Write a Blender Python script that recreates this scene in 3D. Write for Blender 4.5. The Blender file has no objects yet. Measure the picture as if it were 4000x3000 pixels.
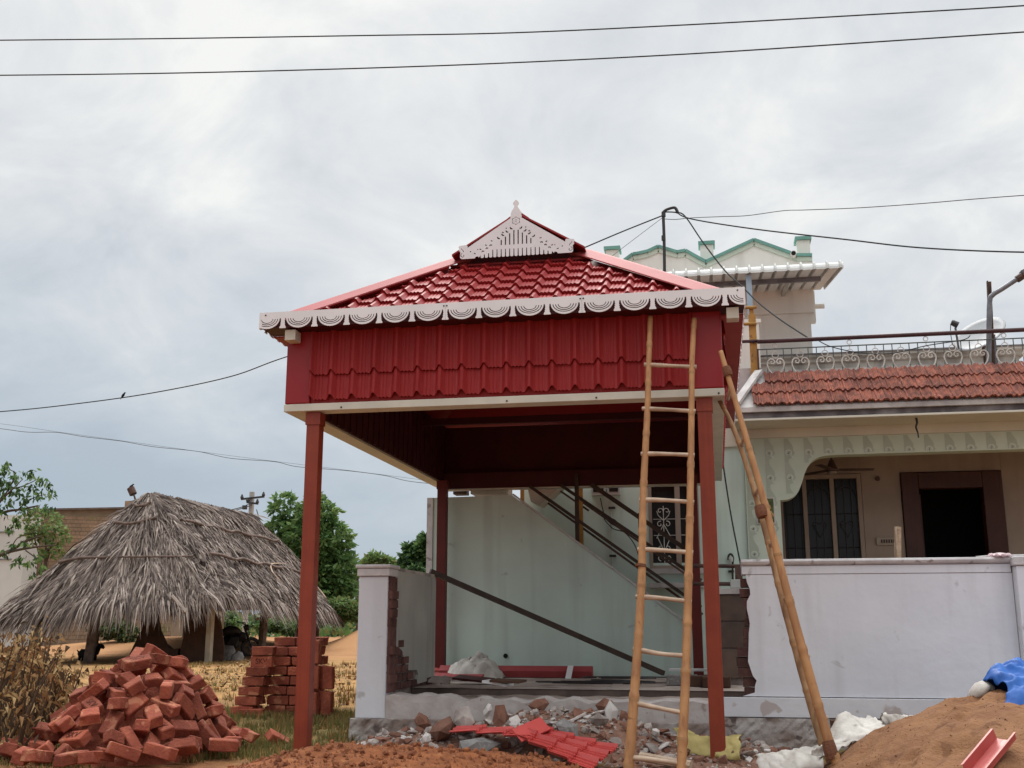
import bpy, bmesh, math, random
from mathutils import Vector, Matrix, Euler
random.seed(5)
PI = math.pi
SC = bpy.context.scene
COL = SC.collection
# ------------------------------------------------------------------ camera
F = 4250.0                                   # focal length in photo pixels (photo is 4000 wide)
PITCH = math.atan(950 / F)
YAW = math.atan2(800, math.hypot(F, 950))
EYE = Vector((0, 0, 1.05))
cam_d = bpy.data.cameras.new('camera')
cam = bpy.data.objects.new('camera', cam_d)
COL.objects.link(cam)
cam.location = EYE
cam.rotation_euler = (PI / 2 + PITCH, 0, YAW)
cam_d.sensor_width = 36
cam_d.lens = 36 * F / 4000
cam_d.clip_start = 0.1
cam_d.clip_end = 2000
SC.camera = cam
# ------------------------------------------------------------------ sky and sun
SUN_EL, SUN_AZ = math.radians(48), math.radians(-8)      # behind the pavilion, a little left of the depth axis
world = bpy.data.worlds.new('World')
SC.world = world
world.use_nodes = True
wn, wl = world.node_tree.nodes, world.node_tree.links
wn.clear()
def wnode(t, **k):
    n = wn.new(t)
    for a, b in k.items(): setattr(n, a, b)
    return n
w_out = wnode('ShaderNodeOutputWorld')
w_bg = wnode('ShaderNodeBackground')
w_bg.inputs['Strength'].default_value = 0.1
w_sky = wnode('ShaderNodeTexSky', sky_type='NISHITA', sun_disc=False, sun_elevation=SUN_EL, sun_rotation=SUN_AZ)
w_tc = wnode('ShaderNodeTexCoord')
w_sep = wnode('ShaderNodeSeparateXYZ')
wl.new(w_tc.outputs['Generated'], w_sep.inputs[0])
def wmath(op, a, b=None, clamp=False):
    n = wnode('ShaderNodeMath', operation=op, use_clamp=clamp)
    for i, v in enumerate((a, b)):
        if v is None: continue
        if isinstance(v, (int, float)): n.inputs[i].default_value = v
        else: wl.new(v, n.inputs[i])
    return n.outputs[0]
zc = wmath('MAXIMUM', w_sep.outputs['Z'], 0.0)
zd = wmath('ADD', zc, 0.40)
w_cmb = wnode('ShaderNodeCombineXYZ')
wl.new(wmath('DIVIDE', w_sep.outputs['X'], zd), w_cmb.inputs[0])
wl.new(wmath('DIVIDE', w_sep.outputs['Y'], zd), w_cmb.inputs[1])
def wnoise(scale, detail, rough, dist, loc):
    mp = wnode('ShaderNodeMapping')
    mp.inputs['Location'].default_value = loc
    wl.new(w_cmb.outputs[0], mp.inputs[0])
    n = wnode('ShaderNodeTexNoise')
    n.inputs['Scale'].default_value = scale
    n.inputs['Detail'].default_value = detail
    n.inputs['Roughness'].default_value = rough
    n.inputs['Distortion'].default_value = dist
    wl.new(mp.outputs[0], n.inputs['Vector'])
    return n.outputs['Fac']
def wramp(fac, stops):
    r = wnode('ShaderNodeValToRGB')
    e = r.color_ramp.elements
    while len(e) < len(stops): e.new(0.5)
    for el, (p, c) in zip(e, stops):
        el.position = p
        el.color = (c[0], c[1], c[2], 1)
    wl.new(fac, r.inputs[0])
    return r.outputs[0]
def wmix(fac, a, b, mode='MIX'):
    n = wnode('ShaderNodeMix', data_type='RGBA', blend_type=mode)
    if isinstance(fac, (int, float)): n.inputs[0].default_value = fac
    else: wl.new(fac, n.inputs[0])
    for i, v in ((6, a), (7, b)):
        if isinstance(v, tuple): n.inputs[i].default_value = (*v, 1)
        else: wl.new(v, n.inputs[i])
    return n.outputs[2]
n_big = wnoise(1.25, 7, 0.55, 0.35, (3.1, 1.2, 0))
n_sm = wnoise(4.2, 9, 0.6, 0.5, (0.4, 7.7, 2))
fac = wmath('ADD', wmath('MULTIPLY', n_big, 0.58), wmath('MULTIPLY', n_sm, 0.42))
cloud = wramp(fac, [(0.38, (0.41, 0.44, 0.475)), (0.45, (0.505, 0.53, 0.555)), (0.50, (0.575, 0.59, 0.60)), (0.565, (0.69, 0.695, 0.675))])
# the low sky is clear haze, blue grey
low = wramp(w_sep.outputs['Z'], [(0.03, (1, 1, 1)), (0.34, (0, 0, 0))])
# bluer on the left (-X) side, whiter on the right
side = wmath('MULTIPLY', wmath('SUBTRACT', 0.62, wmath('MULTIPLY', w_sep.outputs['X'], 0.9)), low, True)
cloud = wmix(side, cloud, (0.28, 0.345, 0.415))
# soft glow of the veiled sun
w_dot = wnode('ShaderNodeVectorMath', operation='DOT_PRODUCT')
wl.new(w_tc.outputs['Generated'], w_dot.inputs[0])
w_dot.inputs[1].default_value = (math.sin(SUN_AZ) * math.cos(SUN_EL), math.cos(SUN_AZ) * math.cos(SUN_EL), math.sin(SUN_EL))
glow = wmath('MULTIPLY', wmath('POWER', wmath('MAXIMUM', w_dot.outputs['Value'], 0.0), 7.0), 0.2)
cloud = wmix(glow, cloud, (0.95, 0.95, 0.90))
# an overcast dome is brightest overhead
zen = wnode('ShaderNodeMapRange', interpolation_type='SMOOTHSTEP')
zen.inputs['From Min'].default_value = 0.52
zen.inputs['From Max'].default_value = 1.0
zen.inputs['To Min'].default_value = 1.0
zen.inputs['To Max'].default_value = 4.2
wl.new(w_sep.outputs['Z'], zen.inputs['Value'])
w_sc = wnode('ShaderNodeVectorMath', operation='SCALE')
wl.new(cloud, w_sc.inputs[0])
wl.new(zen.outputs[0], w_sc.inputs['Scale'])
skyc = wmix(1.0, w_sc.outputs[0], (10, 10, 10), 'MULTIPLY')
final = wmix(0.94, w_sky.outputs[0], skyc)
wl.new(final, w_bg.inputs['Color'])
wl.new(w_bg.outputs[0], w_out.inputs[0])
sun_d = bpy.data.lights.new('sun', 'SUN')
sun_d.energy = 1.5
sun_d.angle = math.radians(25)
sun_d.color = (1.0, 0.96, 0.9)
sun = bpy.data.objects.new('sun', sun_d)
COL.objects.link(sun)
sun.rotation_euler = (PI / 2 - SUN_EL, 0, PI - SUN_AZ)
sun.location = (0, 30, 40)
SC.view_settings.view_transform = 'Standard'
SC.view_settings.look = 'None'
SC.view_settings.exposure = 0.38
SC.view_settings.gamma = 1.0
SC.view_settings.use_curve_mapping = False
SC.cycles.max_bounces = 6
# ------------------------------------------------------------------ a pixel of the photo turned into a point of the place
_c = cam.rotation_euler.to_matrix()
def ray(u, v):
    return (_c @ Vector((u - 2000, 1500 - v, -F)))
def at(u, v, Y):
    r = ray(u, v); return EYE + r * (Y / r.y)
def atz(u, v, Z):
    r = ray(u, v); return EYE + r * ((Z - EYE.z) / r.z)
# ------------------------------------------------------------------ materials
MATS = {}
def mat(name, c1, c2=None, ns=4.0, rough=0.8, bump=0.0, bs=40.0, rnd=0.0, metal=0.0, spec=0.3, streak=None, spots=None, coat=0.0, local=False, lo=0.38, hi=0.62):
    m = bpy.data.materials.new(name)
    m.use_nodes = True
    N, L = m.node_tree.nodes, m.node_tree.links
    b = N['Principled BSDF']
    b.inputs['Roughness'].default_value = rough
    b.inputs['Metallic'].default_value = metal
    b.inputs['Specular IOR Level'].default_value = spec
    if coat:
        b.inputs['Coat Weight'].default_value = coat
        b.inputs['Coat Roughness'].default_value = 0.15
    if local: vec = N.new('ShaderNodeTexCoord').outputs['Object']
    else: vec = N.new('ShaderNodeNewGeometry').outputs['Position']
    def noise(scale, detail=5, mapping=None, dist=0.0):
        n = N.new('ShaderNodeTexNoise')
        n.inputs['Scale'].default_value = scale
        n.inputs['Detail'].default_value = detail
        n.inputs['Distortion'].default_value = dist
        if mapping:
            mp = N.new('ShaderNodeMapping')
            mp.inputs['Scale'].default_value = mapping
            L.new(vec, mp.inputs[0]); L.new(mp.outputs[0], n.inputs['Vector'])
        else: L.new(vec, n.inputs['Vector'])
        return n.outputs['Fac']
    def ramp(f, a, z):
        r = N.new('ShaderNodeMapRange')
        r.inputs['From Min'].default_value = a
        r.inputs['From Max'].default_value = z
        L.new(f, r.inputs['Value'])
        return r.outputs[0]
    def mix(f, a, z):
        n = N.new('ShaderNodeMix'); n.data_type = 'RGBA'
        if isinstance(f, float): n.inputs[0].default_value = f
        else: L.new(f, n.inputs[0])
        for i, v in ((6, a), (7, z)):
            if isinstance(v, tuple): n.inputs[i].default_value = (*v, 1)
            else: L.new(v, n.inputs[i])
        return n.outputs[2]
    if c2 is None: c2 = tuple(x * 0.82 for x in c1)
    col = mix(ramp(noise(ns), lo, hi), c1, c2)
    if streak:
        sc, amt, mp = streak
        f = ramp(noise(1.0, 6, mp), 0.5, 0.72)
        mm = N.new('ShaderNodeMath'); mm.operation = 'MULTIPLY'; mm.inputs[1].default_value = amt
        L.new(f, mm.inputs[0])
        col = mix(mm.outputs[0], col, sc)
    if spots:
        sc, amt, scale, th = spots
        f = ramp(noise(scale, 8, None, 0.5), th, th + 0.05)
        mm = N.new('ShaderNodeMath'); mm.operation = 'MULTIPLY'; mm.inputs[1].default_value = amt
        L.new(f, mm.inputs[0])
        col = mix(mm.outputs[0], col, sc)
    if rnd:
        oi = N.new('ShaderNodeObjectInfo')
        r = N.new('ShaderNodeMapRange')
        r.inputs['To Min'].default_value = 1 - rnd
        r.inputs['To Max'].default_value = 1 + rnd
        L.new(oi.outputs['Random'], r.inputs['Value'])
        h = N.new('ShaderNodeHueSaturation')
        L.new(r.outputs[0], h.inputs['Value']); L.new(col, h.inputs['Color'])
        col = h.outputs[0]
    L.new(col, b.inputs['Base Color'])
    if bump:
        bn = N.new('ShaderNodeBump')
        bn.inputs['Strength'].default_value = bump
        bn.inputs['Distance'].default_value = 0.02
        L.new(noise(bs, 6), bn.inputs['Height'])
        L.new(bn.outputs[0], b.inputs['Normal'])
    MATS[name] = m
    return m
# red metal of the pavilion
mat('red_sheet', (0.25, 0.012, 0.012), (0.285, 0.016, 0.016), ns=3, streak=((0.33, 0.04, 0.045), 0.55, (75, 75, 0.7)), rough=0.55, spec=0.32, bump=0.03, bs=6)
mat('red_plain', (0.245, 0.009, 0.013), (0.27, 0.012, 0.016), ns=2, rough=0.4, spec=0.4)
mat('red_cap', (0.31, 0.05, 0.053), (0.35, 0.065, 0.068), ns=3, rough=0.6, spec=0.3, bump=0.04, bs=5)
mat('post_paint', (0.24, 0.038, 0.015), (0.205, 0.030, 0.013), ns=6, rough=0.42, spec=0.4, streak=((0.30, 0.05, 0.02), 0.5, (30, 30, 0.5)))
mat('post_paint_shaded', (0.115, 0.014, 0.011), (0.095, 0.012, 0.010), ns=4, rough=0.5)  # same post paint, with the shade on the rear posts put into the colour
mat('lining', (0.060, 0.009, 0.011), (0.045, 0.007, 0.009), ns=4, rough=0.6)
mat('white_board', (0.76, 0.75, 0.76), (0.71, 0.70, 0.71), ns=3, rough=0.45)
mat('cream_trim', (0.58, 0.57, 0.49), (0.52, 0.51, 0.44), ns=5, rough=0.5)
mat('screw', (0.05, 0.05, 0.05), rough=0.5, metal=0.6)
# walls
mat('lilac_wall', (0.71, 0.725, 0.765), (0.64, 0.655, 0.70), ns=1.1, rough=0.9, bump=0.22, bs=9, streak=((0.50, 0.50, 0.52), 0.5, (6, 6, 0.5)), spots=((0.33, 0.32, 0.31), 0.6, 5, 0.66))
mat('skirt_wall', (0.66, 0.66, 0.69), (0.58, 0.59, 0.62), ns=2, rough=0.9, bump=0.2, bs=12, spots=((0.34, 0.25, 0.20), 0.6, 6, 0.60))
mat('cap_white', (0.60, 0.58, 0.58), (0.50, 0.48, 0.48), ns=8, rough=0.9, bump=0.2, bs=30, spots=((0.22, 0.19, 0.18), 0.7, 9, 0.62))
mat('plinth_plaster', (0.48, 0.44, 0.42), (0.40, 0.35, 0.33), ns=7, rough=0.95, bump=0.3, bs=25, spots=((0.20, 0.14, 0.12), 0.55, 9, 0.64))
mat('rough_base', (0.36, 0.33, 0.31), (0.20, 0.15, 0.13), ns=6, rough=0.95, bump=0.9, bs=14, spots=((0.07, 0.05, 0.045), 0.8, 7, 0.6))
mat('mint_wall', (0.61, 0.75, 0.68), (0.55, 0.66, 0.60), ns=1.1, rough=0.9, bump=0.06, bs=30, streak=((0.36, 0.40, 0.37), 0.45, (4, 4, 0.3)), spots=((0.26, 0.27, 0.25), 0.4, 6, 0.70))
mat('return_wall', (0.46, 0.46, 0.42), (0.38, 0.38, 0.35), ns=1.5, rough=0.9, bump=0.08, bs=30, streak=((0.22, 0.19, 0.17), 0.5, (6, 6, 0.5)))
mat('cream_wall', (0.66, 0.63, 0.54), (0.60, 0.57, 0.49), ns=2, rough=0.9, bump=0.05, bs=30)
mat('tower_wall', (0.76, 0.75, 0.69), (0.70, 0.69, 0.64), ns=1, rough=0.9, streak=((0.48, 0.46, 0.42), 0.4, (4, 4, 0.3)))
mat('teal_cap', (0.17, 0.36, 0.31), (0.13, 0.29, 0.25), ns=3, rough=0.7)
mat('soft_mint', (0.55, 0.62, 0.53), (0.50, 0.57, 0.48), ns=2, rough=0.75)
mat('scroll_dark', (0.42, 0.47, 0.40), (0.39, 0.44, 0.37), ns=3, rough=0.75)
mat('scroll_pale', (0.60, 0.66, 0.58), (0.57, 0.63, 0.55), ns=3, rough=0.7)
mat('old_plaster', (0.52, 0.49, 0.44), (0.30, 0.28, 0.25), ns=2.5, rough=0.95, bump=0.3, bs=12, streak=((0.06, 0.055, 0.05), 0.85, (3, 3, 0.5)))
mat('black_stain', (0.09, 0.08, 0.085), (0.26, 0.24, 0.24), ns=3, rough=0.95, bump=0.2, bs=20, lo=0.42, hi=0.72)
mat('stained_white', (0.55, 0.52, 0.50), (0.40, 0.37, 0.36), ns=4, rough=0.9, streak=((0.2, 0.18, 0.18), 0.5, (6, 6, 1)))
mat('inner_wall', (0.35, 0.285, 0.235), (0.30, 0.24, 0.20), ns=2, rough=0.85, streak=((0.26, 0.20, 0.17), 0.6, (4.5, 4.5, 0.1)))
mat('door_wood', (0.075, 0.028, 0.022), (0.055, 0.02, 0.016), ns=3, rough=0.5, streak=((0.03, 0.012, 0.01), 0.5, (30, 30, 1)))
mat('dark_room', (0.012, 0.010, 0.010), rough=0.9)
mat('tile_floor', (0.30, 0.24, 0.21), rough=0.6)
mat('concrete', (0.42, 0.35, 0.31), (0.31, 0.245, 0.21), ns=3, rough=0.95, bump=0.3, bs=20, spots=((0.12, 0.09, 0.075), 0.6, 4, 0.58))
mat('slab_edge', (0.11, 0.085, 0.075), (0.16, 0.12, 0.10), ns=5, rough=0.95, bump=0.4, bs=20)
mat('stone_panel', (0.13, 0.085, 0.065), (0.085, 0.06, 0.05), ns=5, rough=0.6, bump=0.2, bs=15, spots=((0.35, 0.31, 0.28), 0.6, 6, 0.66), rnd=0.15)
# clay
mat('brick_red', (0.31, 0.085, 0.048), (0.215, 0.052, 0.032), ns=7, rough=0.95, bump=0.5, bs=45, rnd=0.3, spots=((0.46, 0.20, 0.115), 0.6, 8, 0.58))
mat('brick_stamp', (0.11, 0.028, 0.018), rough=0.95)
mat('brick_core', (0.13, 0.062, 0.052), (0.085, 0.042, 0.038), ns=9, rough=0.95, bump=0.6, bs=30, rnd=0.25)
mat('mortar', (0.28, 0.24, 0.22), (0.20, 0.16, 0.145), ns=9, rough=0.95, bump=0.6, bs=30)
mat('roof_clay', (0.29, 0.094, 0.058), (0.16, 0.054, 0.040), ns=10, rough=0.9, bump=0.3, bs=40, rnd=0.22, streak=((0.06, 0.035, 0.03), 0.85, (55, 4, 4)), spots=((0.48, 0.26, 0.20), 0.4, 24, 0.62))
mat('far_brick', (0.30, 0.20, 0.13), (0.22, 0.15, 0.10), ns=2, rough=0.95, spots=((0.15, 0.17, 0.06), 0.6, 0.6, 0.55), rnd=0.2)
mat('far_mortar', (0.24, 0.18, 0.13), (0.19, 0.15, 0.10), ns=2, rough=0.95)
mat('mud', (0.09, 0.048, 0.032), (0.065, 0.034, 0.024), ns=3, rough=0.95, bump=0.5, bs=10)
# earth
mat('soil', (0.30, 0.105, 0.040), (0.20, 0.068, 0.028), ns=9, rough=0.97, bump=0.8, bs=38, spots=((0.36, 0.16, 0.07), 0.6, 16, 0.6))
mat('clod', (0.30, 0.11, 0.045), (0.17, 0.06, 0.03), ns=20, rough=0.97, bump=0.5, bs=60)
mat('sand', (0.235, 0.115, 0.054), (0.18, 0.082, 0.038), ns=5, rough=0.97, bump=0.7, bs=45, spots=((0.13, 0.056, 0.027), 0.7, 8, 0.6))
mat('damp_sand', (0.17, 0.070, 0.035), (0.12, 0.05, 0.026), ns=8, rough=0.95, bump=0.6, bs=40)
mat('far_sand', (0.46, 0.23, 0.10), (0.40, 0.19, 0.085), ns=0.8, rough=0.97, bump=0.3, bs=4)
mat('rubble_grey', (0.38, 0.33, 0.30), (0.26, 0.21, 0.19), ns=8, rough=0.95, bump=0.5, bs=30, rnd=0.25)
mat('rubble_red', (0.24, 0.12, 0.085), (0.17, 0.08, 0.055), ns=8, rough=0.95, bump=0.5, bs=30, rnd=0.25)
mat('rubble_white', (0.60, 0.56, 0.53), (0.46, 0.41, 0.38), ns=8, rough=0.95, rnd=0.15)
mat('rubble_soil', (0.25, 0.14, 0.10), (0.17, 0.09, 0.062), ns=9, rough=0.97, bump=0.9, bs=22, spots=((0.42, 0.35, 0.31), 0.7, 13, 0.6))
mat('granite', (0.24, 0.23, 0.22), (0.17, 0.16, 0.155), ns=9, rough=0.9, bump=0.3, bs=40, spots=((0.36, 0.34, 0.32), 0.5, 30, 0.55))
# vegetable
mat('bamboo', (0.41, 0.205, 0.08), (0.31, 0.145, 0.056), ns=5, rough=0.55, spec=0.4, streak=((0.20, 0.075, 0.028), 0.7, (30, 30, 2.2)), spots=((0.13, 0.045, 0.018), 0.7, 13, 0.68))
mat('bamboo_node', (0.36, 0.195, 0.085), (0.28, 0.14, 0.06), ns=12, rough=0.7)
mat('old_bamboo', (0.40, 0.24, 0.12), (0.24, 0.13, 0.065), ns=7, rough=0.7, streak=((0.12, 0.06, 0.03), 0.7, (24, 24, 2)))
mat('pale_wood', (0.52, 0.40, 0.30), (0.40, 0.29, 0.21), ns=10, rough=0.85, streak=((0.2, 0.13, 0.09), 0.6, (4, 30, 30)))
mat('grey_wood', (0.18, 0.13, 0.11), (0.10, 0.07, 0.058), ns=7, rough=0.9, bump=0.4, bs=20)
mat('rope', (0.16, 0.065, 0.035), rough=0.9, bump=0.5, bs=90)
mat('thatch_pale', (0.37, 0.305, 0.265), (0.28, 0.225, 0.19), ns=6, rough=0.9)
mat('thatch_mid', (0.205, 0.160, 0.138), (0.15, 0.114, 0.097), ns=6, rough=0.9)
mat('thatch_dark', (0.085, 0.063, 0.054), (0.055, 0.041, 0.036), ns=6, rough=0.95)
mat('bark', (0.10, 0.075, 0.055), (0.06, 0.045, 0.035), ns=8, rough=0.95, bump=0.5, bs=14)
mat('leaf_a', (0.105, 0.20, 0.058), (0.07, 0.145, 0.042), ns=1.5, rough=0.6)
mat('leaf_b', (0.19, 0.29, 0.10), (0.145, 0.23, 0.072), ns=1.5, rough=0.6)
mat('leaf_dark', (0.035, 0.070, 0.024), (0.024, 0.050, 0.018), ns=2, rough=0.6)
mat('leaf_olive', (0.19, 0.205, 0.075), (0.135, 0.15, 0.052), ns=2, rough=0.65)
mat('grass_green', (0.120, 0.135, 0.042), (0.17, 0.155, 0.060), ns=3, rough=0.8)
mat('grass_dry', (0.40, 0.24, 0.09), (0.28, 0.155, 0.06), ns=2, rough=0.9)
mat('dry_leaf', (0.34, 0.20, 0.085), (0.20, 0.105, 0.045), ns=9, rough=0.9)
mat('dry_leaf_pale', (0.50, 0.36, 0.18), (0.36, 0.23, 0.10), ns=9, rough=0.9)
mat('dry_leaf_dark', (0.09, 0.055, 0.032), (0.06, 0.04, 0.025), ns=9, rough=0.9)
# metal and sundry
mat('black_iron', (0.025, 0.022, 0.022), rough=0.5, spec=0.5)
mat('rust_iron', (0.11, 0.06, 0.045), (0.06, 0.035, 0.03), ns=9, rough=0.75, bump=0.2, bs=50)
mat('maroon_rail', (0.075, 0.030, 0.032), (0.05, 0.022, 0.024), ns=6, rough=0.5)
mat('brown_rail', (0.060, 0.038, 0.026), (0.04, 0.026, 0.02), ns=9, rough=0.55)
mat('white_iron', (0.62, 0.60, 0.55), (0.45, 0.43, 0.39), ns=12, rough=0.6)
mat('green_iron', (0.10, 0.12, 0.11), rough=0.6)
mat('ochre_paint', (0.42, 0.23, 0.055), (0.33, 0.17, 0.045), ns=8, rough=0.6, spots=((0.12, 0.06, 0.03), 0.7, 12, 0.62))
mat('pale_blue', (0.36, 0.46, 0.55), (0.30, 0.40, 0.48), ns=5, rough=0.5)
mat('tin_white', (0.62, 0.63, 0.61), (0.54, 0.55, 0.53), ns=2, rough=0.5, streak=((0.42, 0.41, 0.38), 0.5, (9, 2, 9)))
mat('tin_under', (0.40, 0.40, 0.37), (0.33, 0.33, 0.30), ns=2, rough=0.6)
mat('wire', (0.035, 0.04, 0.043), rough=0.6)
mat('thin_wire', (0.10, 0.105, 0.11), rough=0.6)
mat('dish_grey', (0.38, 0.39, 0.40), (0.33, 0.34, 0.35), ns=3, rough=0.5)
mat('steel_grey', (0.20, 0.20, 0.22), (0.14, 0.14, 0.155), ns=9, rough=0.5, metal=0.3)
mat('pvc', (0.50, 0.52, 0.50), rough=0.5)
mat('glass_dark', (0.018, 0.017, 0.018), rough=0.3, spec=0.25)
mat('sack_white', (0.58, 0.55, 0.50), (0.42, 0.385, 0.35), ns=7, rough=0.8, bump=0.25, bs=30)
mat('sack_yellow', (0.46, 0.38, 0.15), (0.34, 0.27, 0.10), ns=7, rough=0.7)
mat('sack_inside', (0.16, 0.08, 0.055), rough=0.9)
mat('tarp_blue', (0.03, 0.14, 0.46), (0.02, 0.09, 0.34), ns=4, rough=0.55, spec=0.3)
mat('scrap_red', (0.52, 0.075, 0.065), (0.48, 0.065, 0.058), ns=4, rough=0.42, spec=0.5)
mat('gutter_red', (0.46, 0.085, 0.075), (0.38, 0.07, 0.06), ns=4, rough=0.4, spec=0.5)
mat('bird_black', (0.008, 0.008, 0.012), rough=0.5)
mat('fur_black', (0.008, 0.007, 0.007), rough=0.9)
mat('fur_white', (0.55, 0.45, 0.33), rough=0.9)
mat('pole_concrete', (0.38, 0.37, 0.35), (0.32, 0.31, 0.30), ns=4, rough=0.9)
mat('post_concrete', (0.42, 0.37, 0.29), (0.34, 0.29, 0.22), ns=4, rough=0.9, bump=0.2, bs=20)
mat('picture_green', (0.03, 0.05, 0.02), (0.10, 0.13, 0.03), ns=14, rough=0.3)
mat('picture_gold', (0.48, 0.32, 0.15), rough=0.4)
mat('pink_plastic', (0.66, 0.50, 0.52), rough=0.5)
mat('switch_cream', (0.36, 0.30, 0.24), rough=0.5)
mat('fan_brown', (0.10, 0.06, 0.05), rough=0.4)
mat('far_white', (0.55, 0.55, 0.52), (0.48, 0.48, 0.46), ns=0.5, rough=0.9, streak=((0.40, 0.40, 0.36), 0.5, (1, 1, 0.1)))
M = MATS
# ------------------------------------------------------------------ mesh helpers
class MB:
    """Collects vertices and faces (world coordinates); build() links them as one mesh object."""
    def __init__(s): s.v = []; s.f = []; s.m = []; s.k = 0
    def add(s, vs, fs):
        n = len(s.v); s.v += [tuple(p) for p in vs]
        for f in fs: s.f.append([n + i for i in f]); s.m.append(s.k)
        return s
    def box(s, lo, hi, rot=None, about=None):
        x0, y0, z0 = lo; x1, y1, z1 = hi
        vs = [Vector(p) for p in ((x0, y0, z0), (x1, y0, z0), (x1, y1, z0), (x0, y1, z0), (x0, y0, z1), (x1, y0, z1), (x1, y1, z1), (x0, y1, z1))]
        if rot:
            c = Vector(about) if about is not None else sum(vs, Vector()) / 8
            R = Euler(rot).to_matrix(); vs = [c + R @ (p - c) for p in vs]
        return s.add(vs, [(3, 2, 1, 0), (4, 5, 6, 7), (0, 1, 5, 4), (1, 2, 6, 5), (2, 3, 7, 6), (3, 0, 4, 7)])
    def bar(s, a, b, w, h=None, up=(0, 0, 1)):
        a, b = Vector(a), Vector(b); h = h or w
        d = (b - a).normalized(); u = Vector(up)
        if abs(d.dot(u)) > 0.98: u = Vector((1, 0, 0))
        x = d.cross(u).normalized(); y = x.cross(d).normalized()
        vs = []
        for p in (a, b):
            for sx, sy in ((-1, -1), (1, -1), (1, 1), (-1, 1)): vs.append(p + x * sx * w / 2 + y * sy * h / 2)
        return s.add(vs, [(3, 2, 1, 0), (4, 5, 6, 7), (0, 1, 5, 4), (1, 2, 6, 5), (2, 3, 7, 6), (3, 0, 4, 7)])
    def tube(s, pts, r, n=8, closed=False, cap=True):
        pts = [Vector(p) for p in pts]; m = len(pts)
        rr = r if isinstance(r, (list, tuple)) else [r] * m
        vs = []; px = None
        for i, p in enumerate(pts):
            if closed: d = pts[(i + 1) % m] - pts[i - 1]
            else: d = pts[min(i + 1, m - 1)] - pts[max(i - 1, 0)]
            d = d.normalized() if d.length > 1e-9 else Vector((0, 0, 1))
            if px is None:
                u = Vector((0, 0, 1)) if abs(d.z) < 0.9 else Vector((1, 0, 0)); px = d.cross(u).normalized()
            else:
                px = px - d * px.dot(d)
                px = px.normalized() if px.length > 1e-6 else d.orthogonal().normalized()
            py = d.cross(px)
            for k in range(n):
                a = 2 * PI * k / n; vs.append(p + (px * math.cos(a) + py * math.sin(a)) * rr[i])
        fs = []
        for i in range(m if closed else m - 1):
            j = (i + 1) % m
            for k in range(n):
                l = (k + 1) % n; fs.append((i * n + k, i * n + l, j * n + l, j * n + k))
        if cap and not closed: fs += [tuple(range(n))[::-1], tuple((m - 1) * n + k for k in range(n))]
        return s.add(vs, fs)
    def lathe(s, prof, c, n=16, axis=(0, 0, 1)):
        ax = Vector(axis).normalized(); x = ax.orthogonal().normalized(); y = ax.cross(x); c = Vector(c)
        vs = []
        for r, z in prof:
            for k in range(n):
                a = 2 * PI * k / n; vs.append(c + ax * z + (x * math.cos(a) + y * math.sin(a)) * r)
        fs = []
        for i in range(len(prof) - 1):
            for k in range(n):
                l = (k + 1) % n; fs.append((i * n + k, i * n + l, (i + 1) * n + l, (i + 1) * n + k))
        fs += [tuple(range(n))[::-1], tuple((len(prof) - 1) * n + k for k in range(n))]
        return s.add(vs, fs)
    def quad(s, a, b, c, d): return s.add([a, b, c, d], [(0, 1, 2, 3)])
    def grid(s, fn, nu, nv):
        vs = [fn(i / nu, j / nv) for j in range(nv + 1) for i in range(nu + 1)]
        w = nu + 1
        return s.add(vs, [(j * w + i, j * w + i + 1, (j + 1) * w + i + 1, (j + 1) * w + i) for j in range(nv) for i in range(nu)])
    def prism(s, poly, fn, t0, t1):
        """2D polygon (list of (a, b)) swept from depth t0 to t1; fn(a, b, t) gives the point."""
        n = len(poly)
        vs = [fn(a, b, t0) for a, b in poly] + [fn(a, b, t1) for a, b in poly]
        return s.add(vs, [tuple(range(n)), tuple(range(2 * n - 1, n - 1, -1))] + [(i, i + n, (i + 1) % n + n, (i + 1) % n) for i in range(n)])
    def lump(s, c, r, rough=0.25, sub=1, squash=(1, 1, 1), rng=random):
        bm = bmesh.new(); bmesh.ops.create_icosphere(bm, subdivisions=sub, radius=1)
        R = Euler((rng.uniform(0, 6), rng.uniform(0, 6), rng.uniform(0, 6))).to_matrix()
        vs = []
        for v in bm.verts:
            p = v.co * (1 + rng.uniform(-rough, rough)); p = Vector((p.x * squash[0], p.y * squash[1], p.z * squash[2])); vs.append(Vector(c) + (R @ p) * r)
        fs = [[v.index for v in f.verts] for f in bm.faces]; bm.free()
        return s.add(vs, fs)
    def build(s, name, m, parent=None, smooth=False, fix=True, bevel=0.0, origin=None):
        me = bpy.data.meshes.new(name)
        o = bpy.data.objects.new(name, me); COL.objects.link(o)
        if parent is not None:
            o.parent = parent; off = wloc(parent)
        else:
            if origin is None:
                xs = [p[0] for p in s.v]; ys = [p[1] for p in s.v]; zs = [p[2] for p in s.v]
                origin = ((min(xs) + max(xs)) / 2, (min(ys) + max(ys)) / 2, min(zs))
            off = Vector(origin); o.location = off
        me.from_pydata([(p[0] - off.x, p[1] - off.y, p[2] - off.z) for p in s.v], [], s.f)
        ms = m if isinstance(m, (list, tuple)) else [m]
        for x in ms: me.materials.append(M[x] if isinstance(x, str) else x)
        if len(ms) > 1: me.polygons.foreach_set('material_index', s.m)
        if fix:
            bm = bmesh.new(); bm.from_mesh(me); bmesh.ops.recalc_face_normals(bm, faces=bm.faces); bm.to_mesh(me); bm.free()
        if smooth: me.polygons.foreach_set('use_smooth', [True] * len(me.polygons))
        if bevel:
            b = o.modifiers.new('bevel', 'BEVEL'); b.width = bevel; b.segments = 2; b.limit_method = 'ANGLE'
        me.update()
        return o
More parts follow.
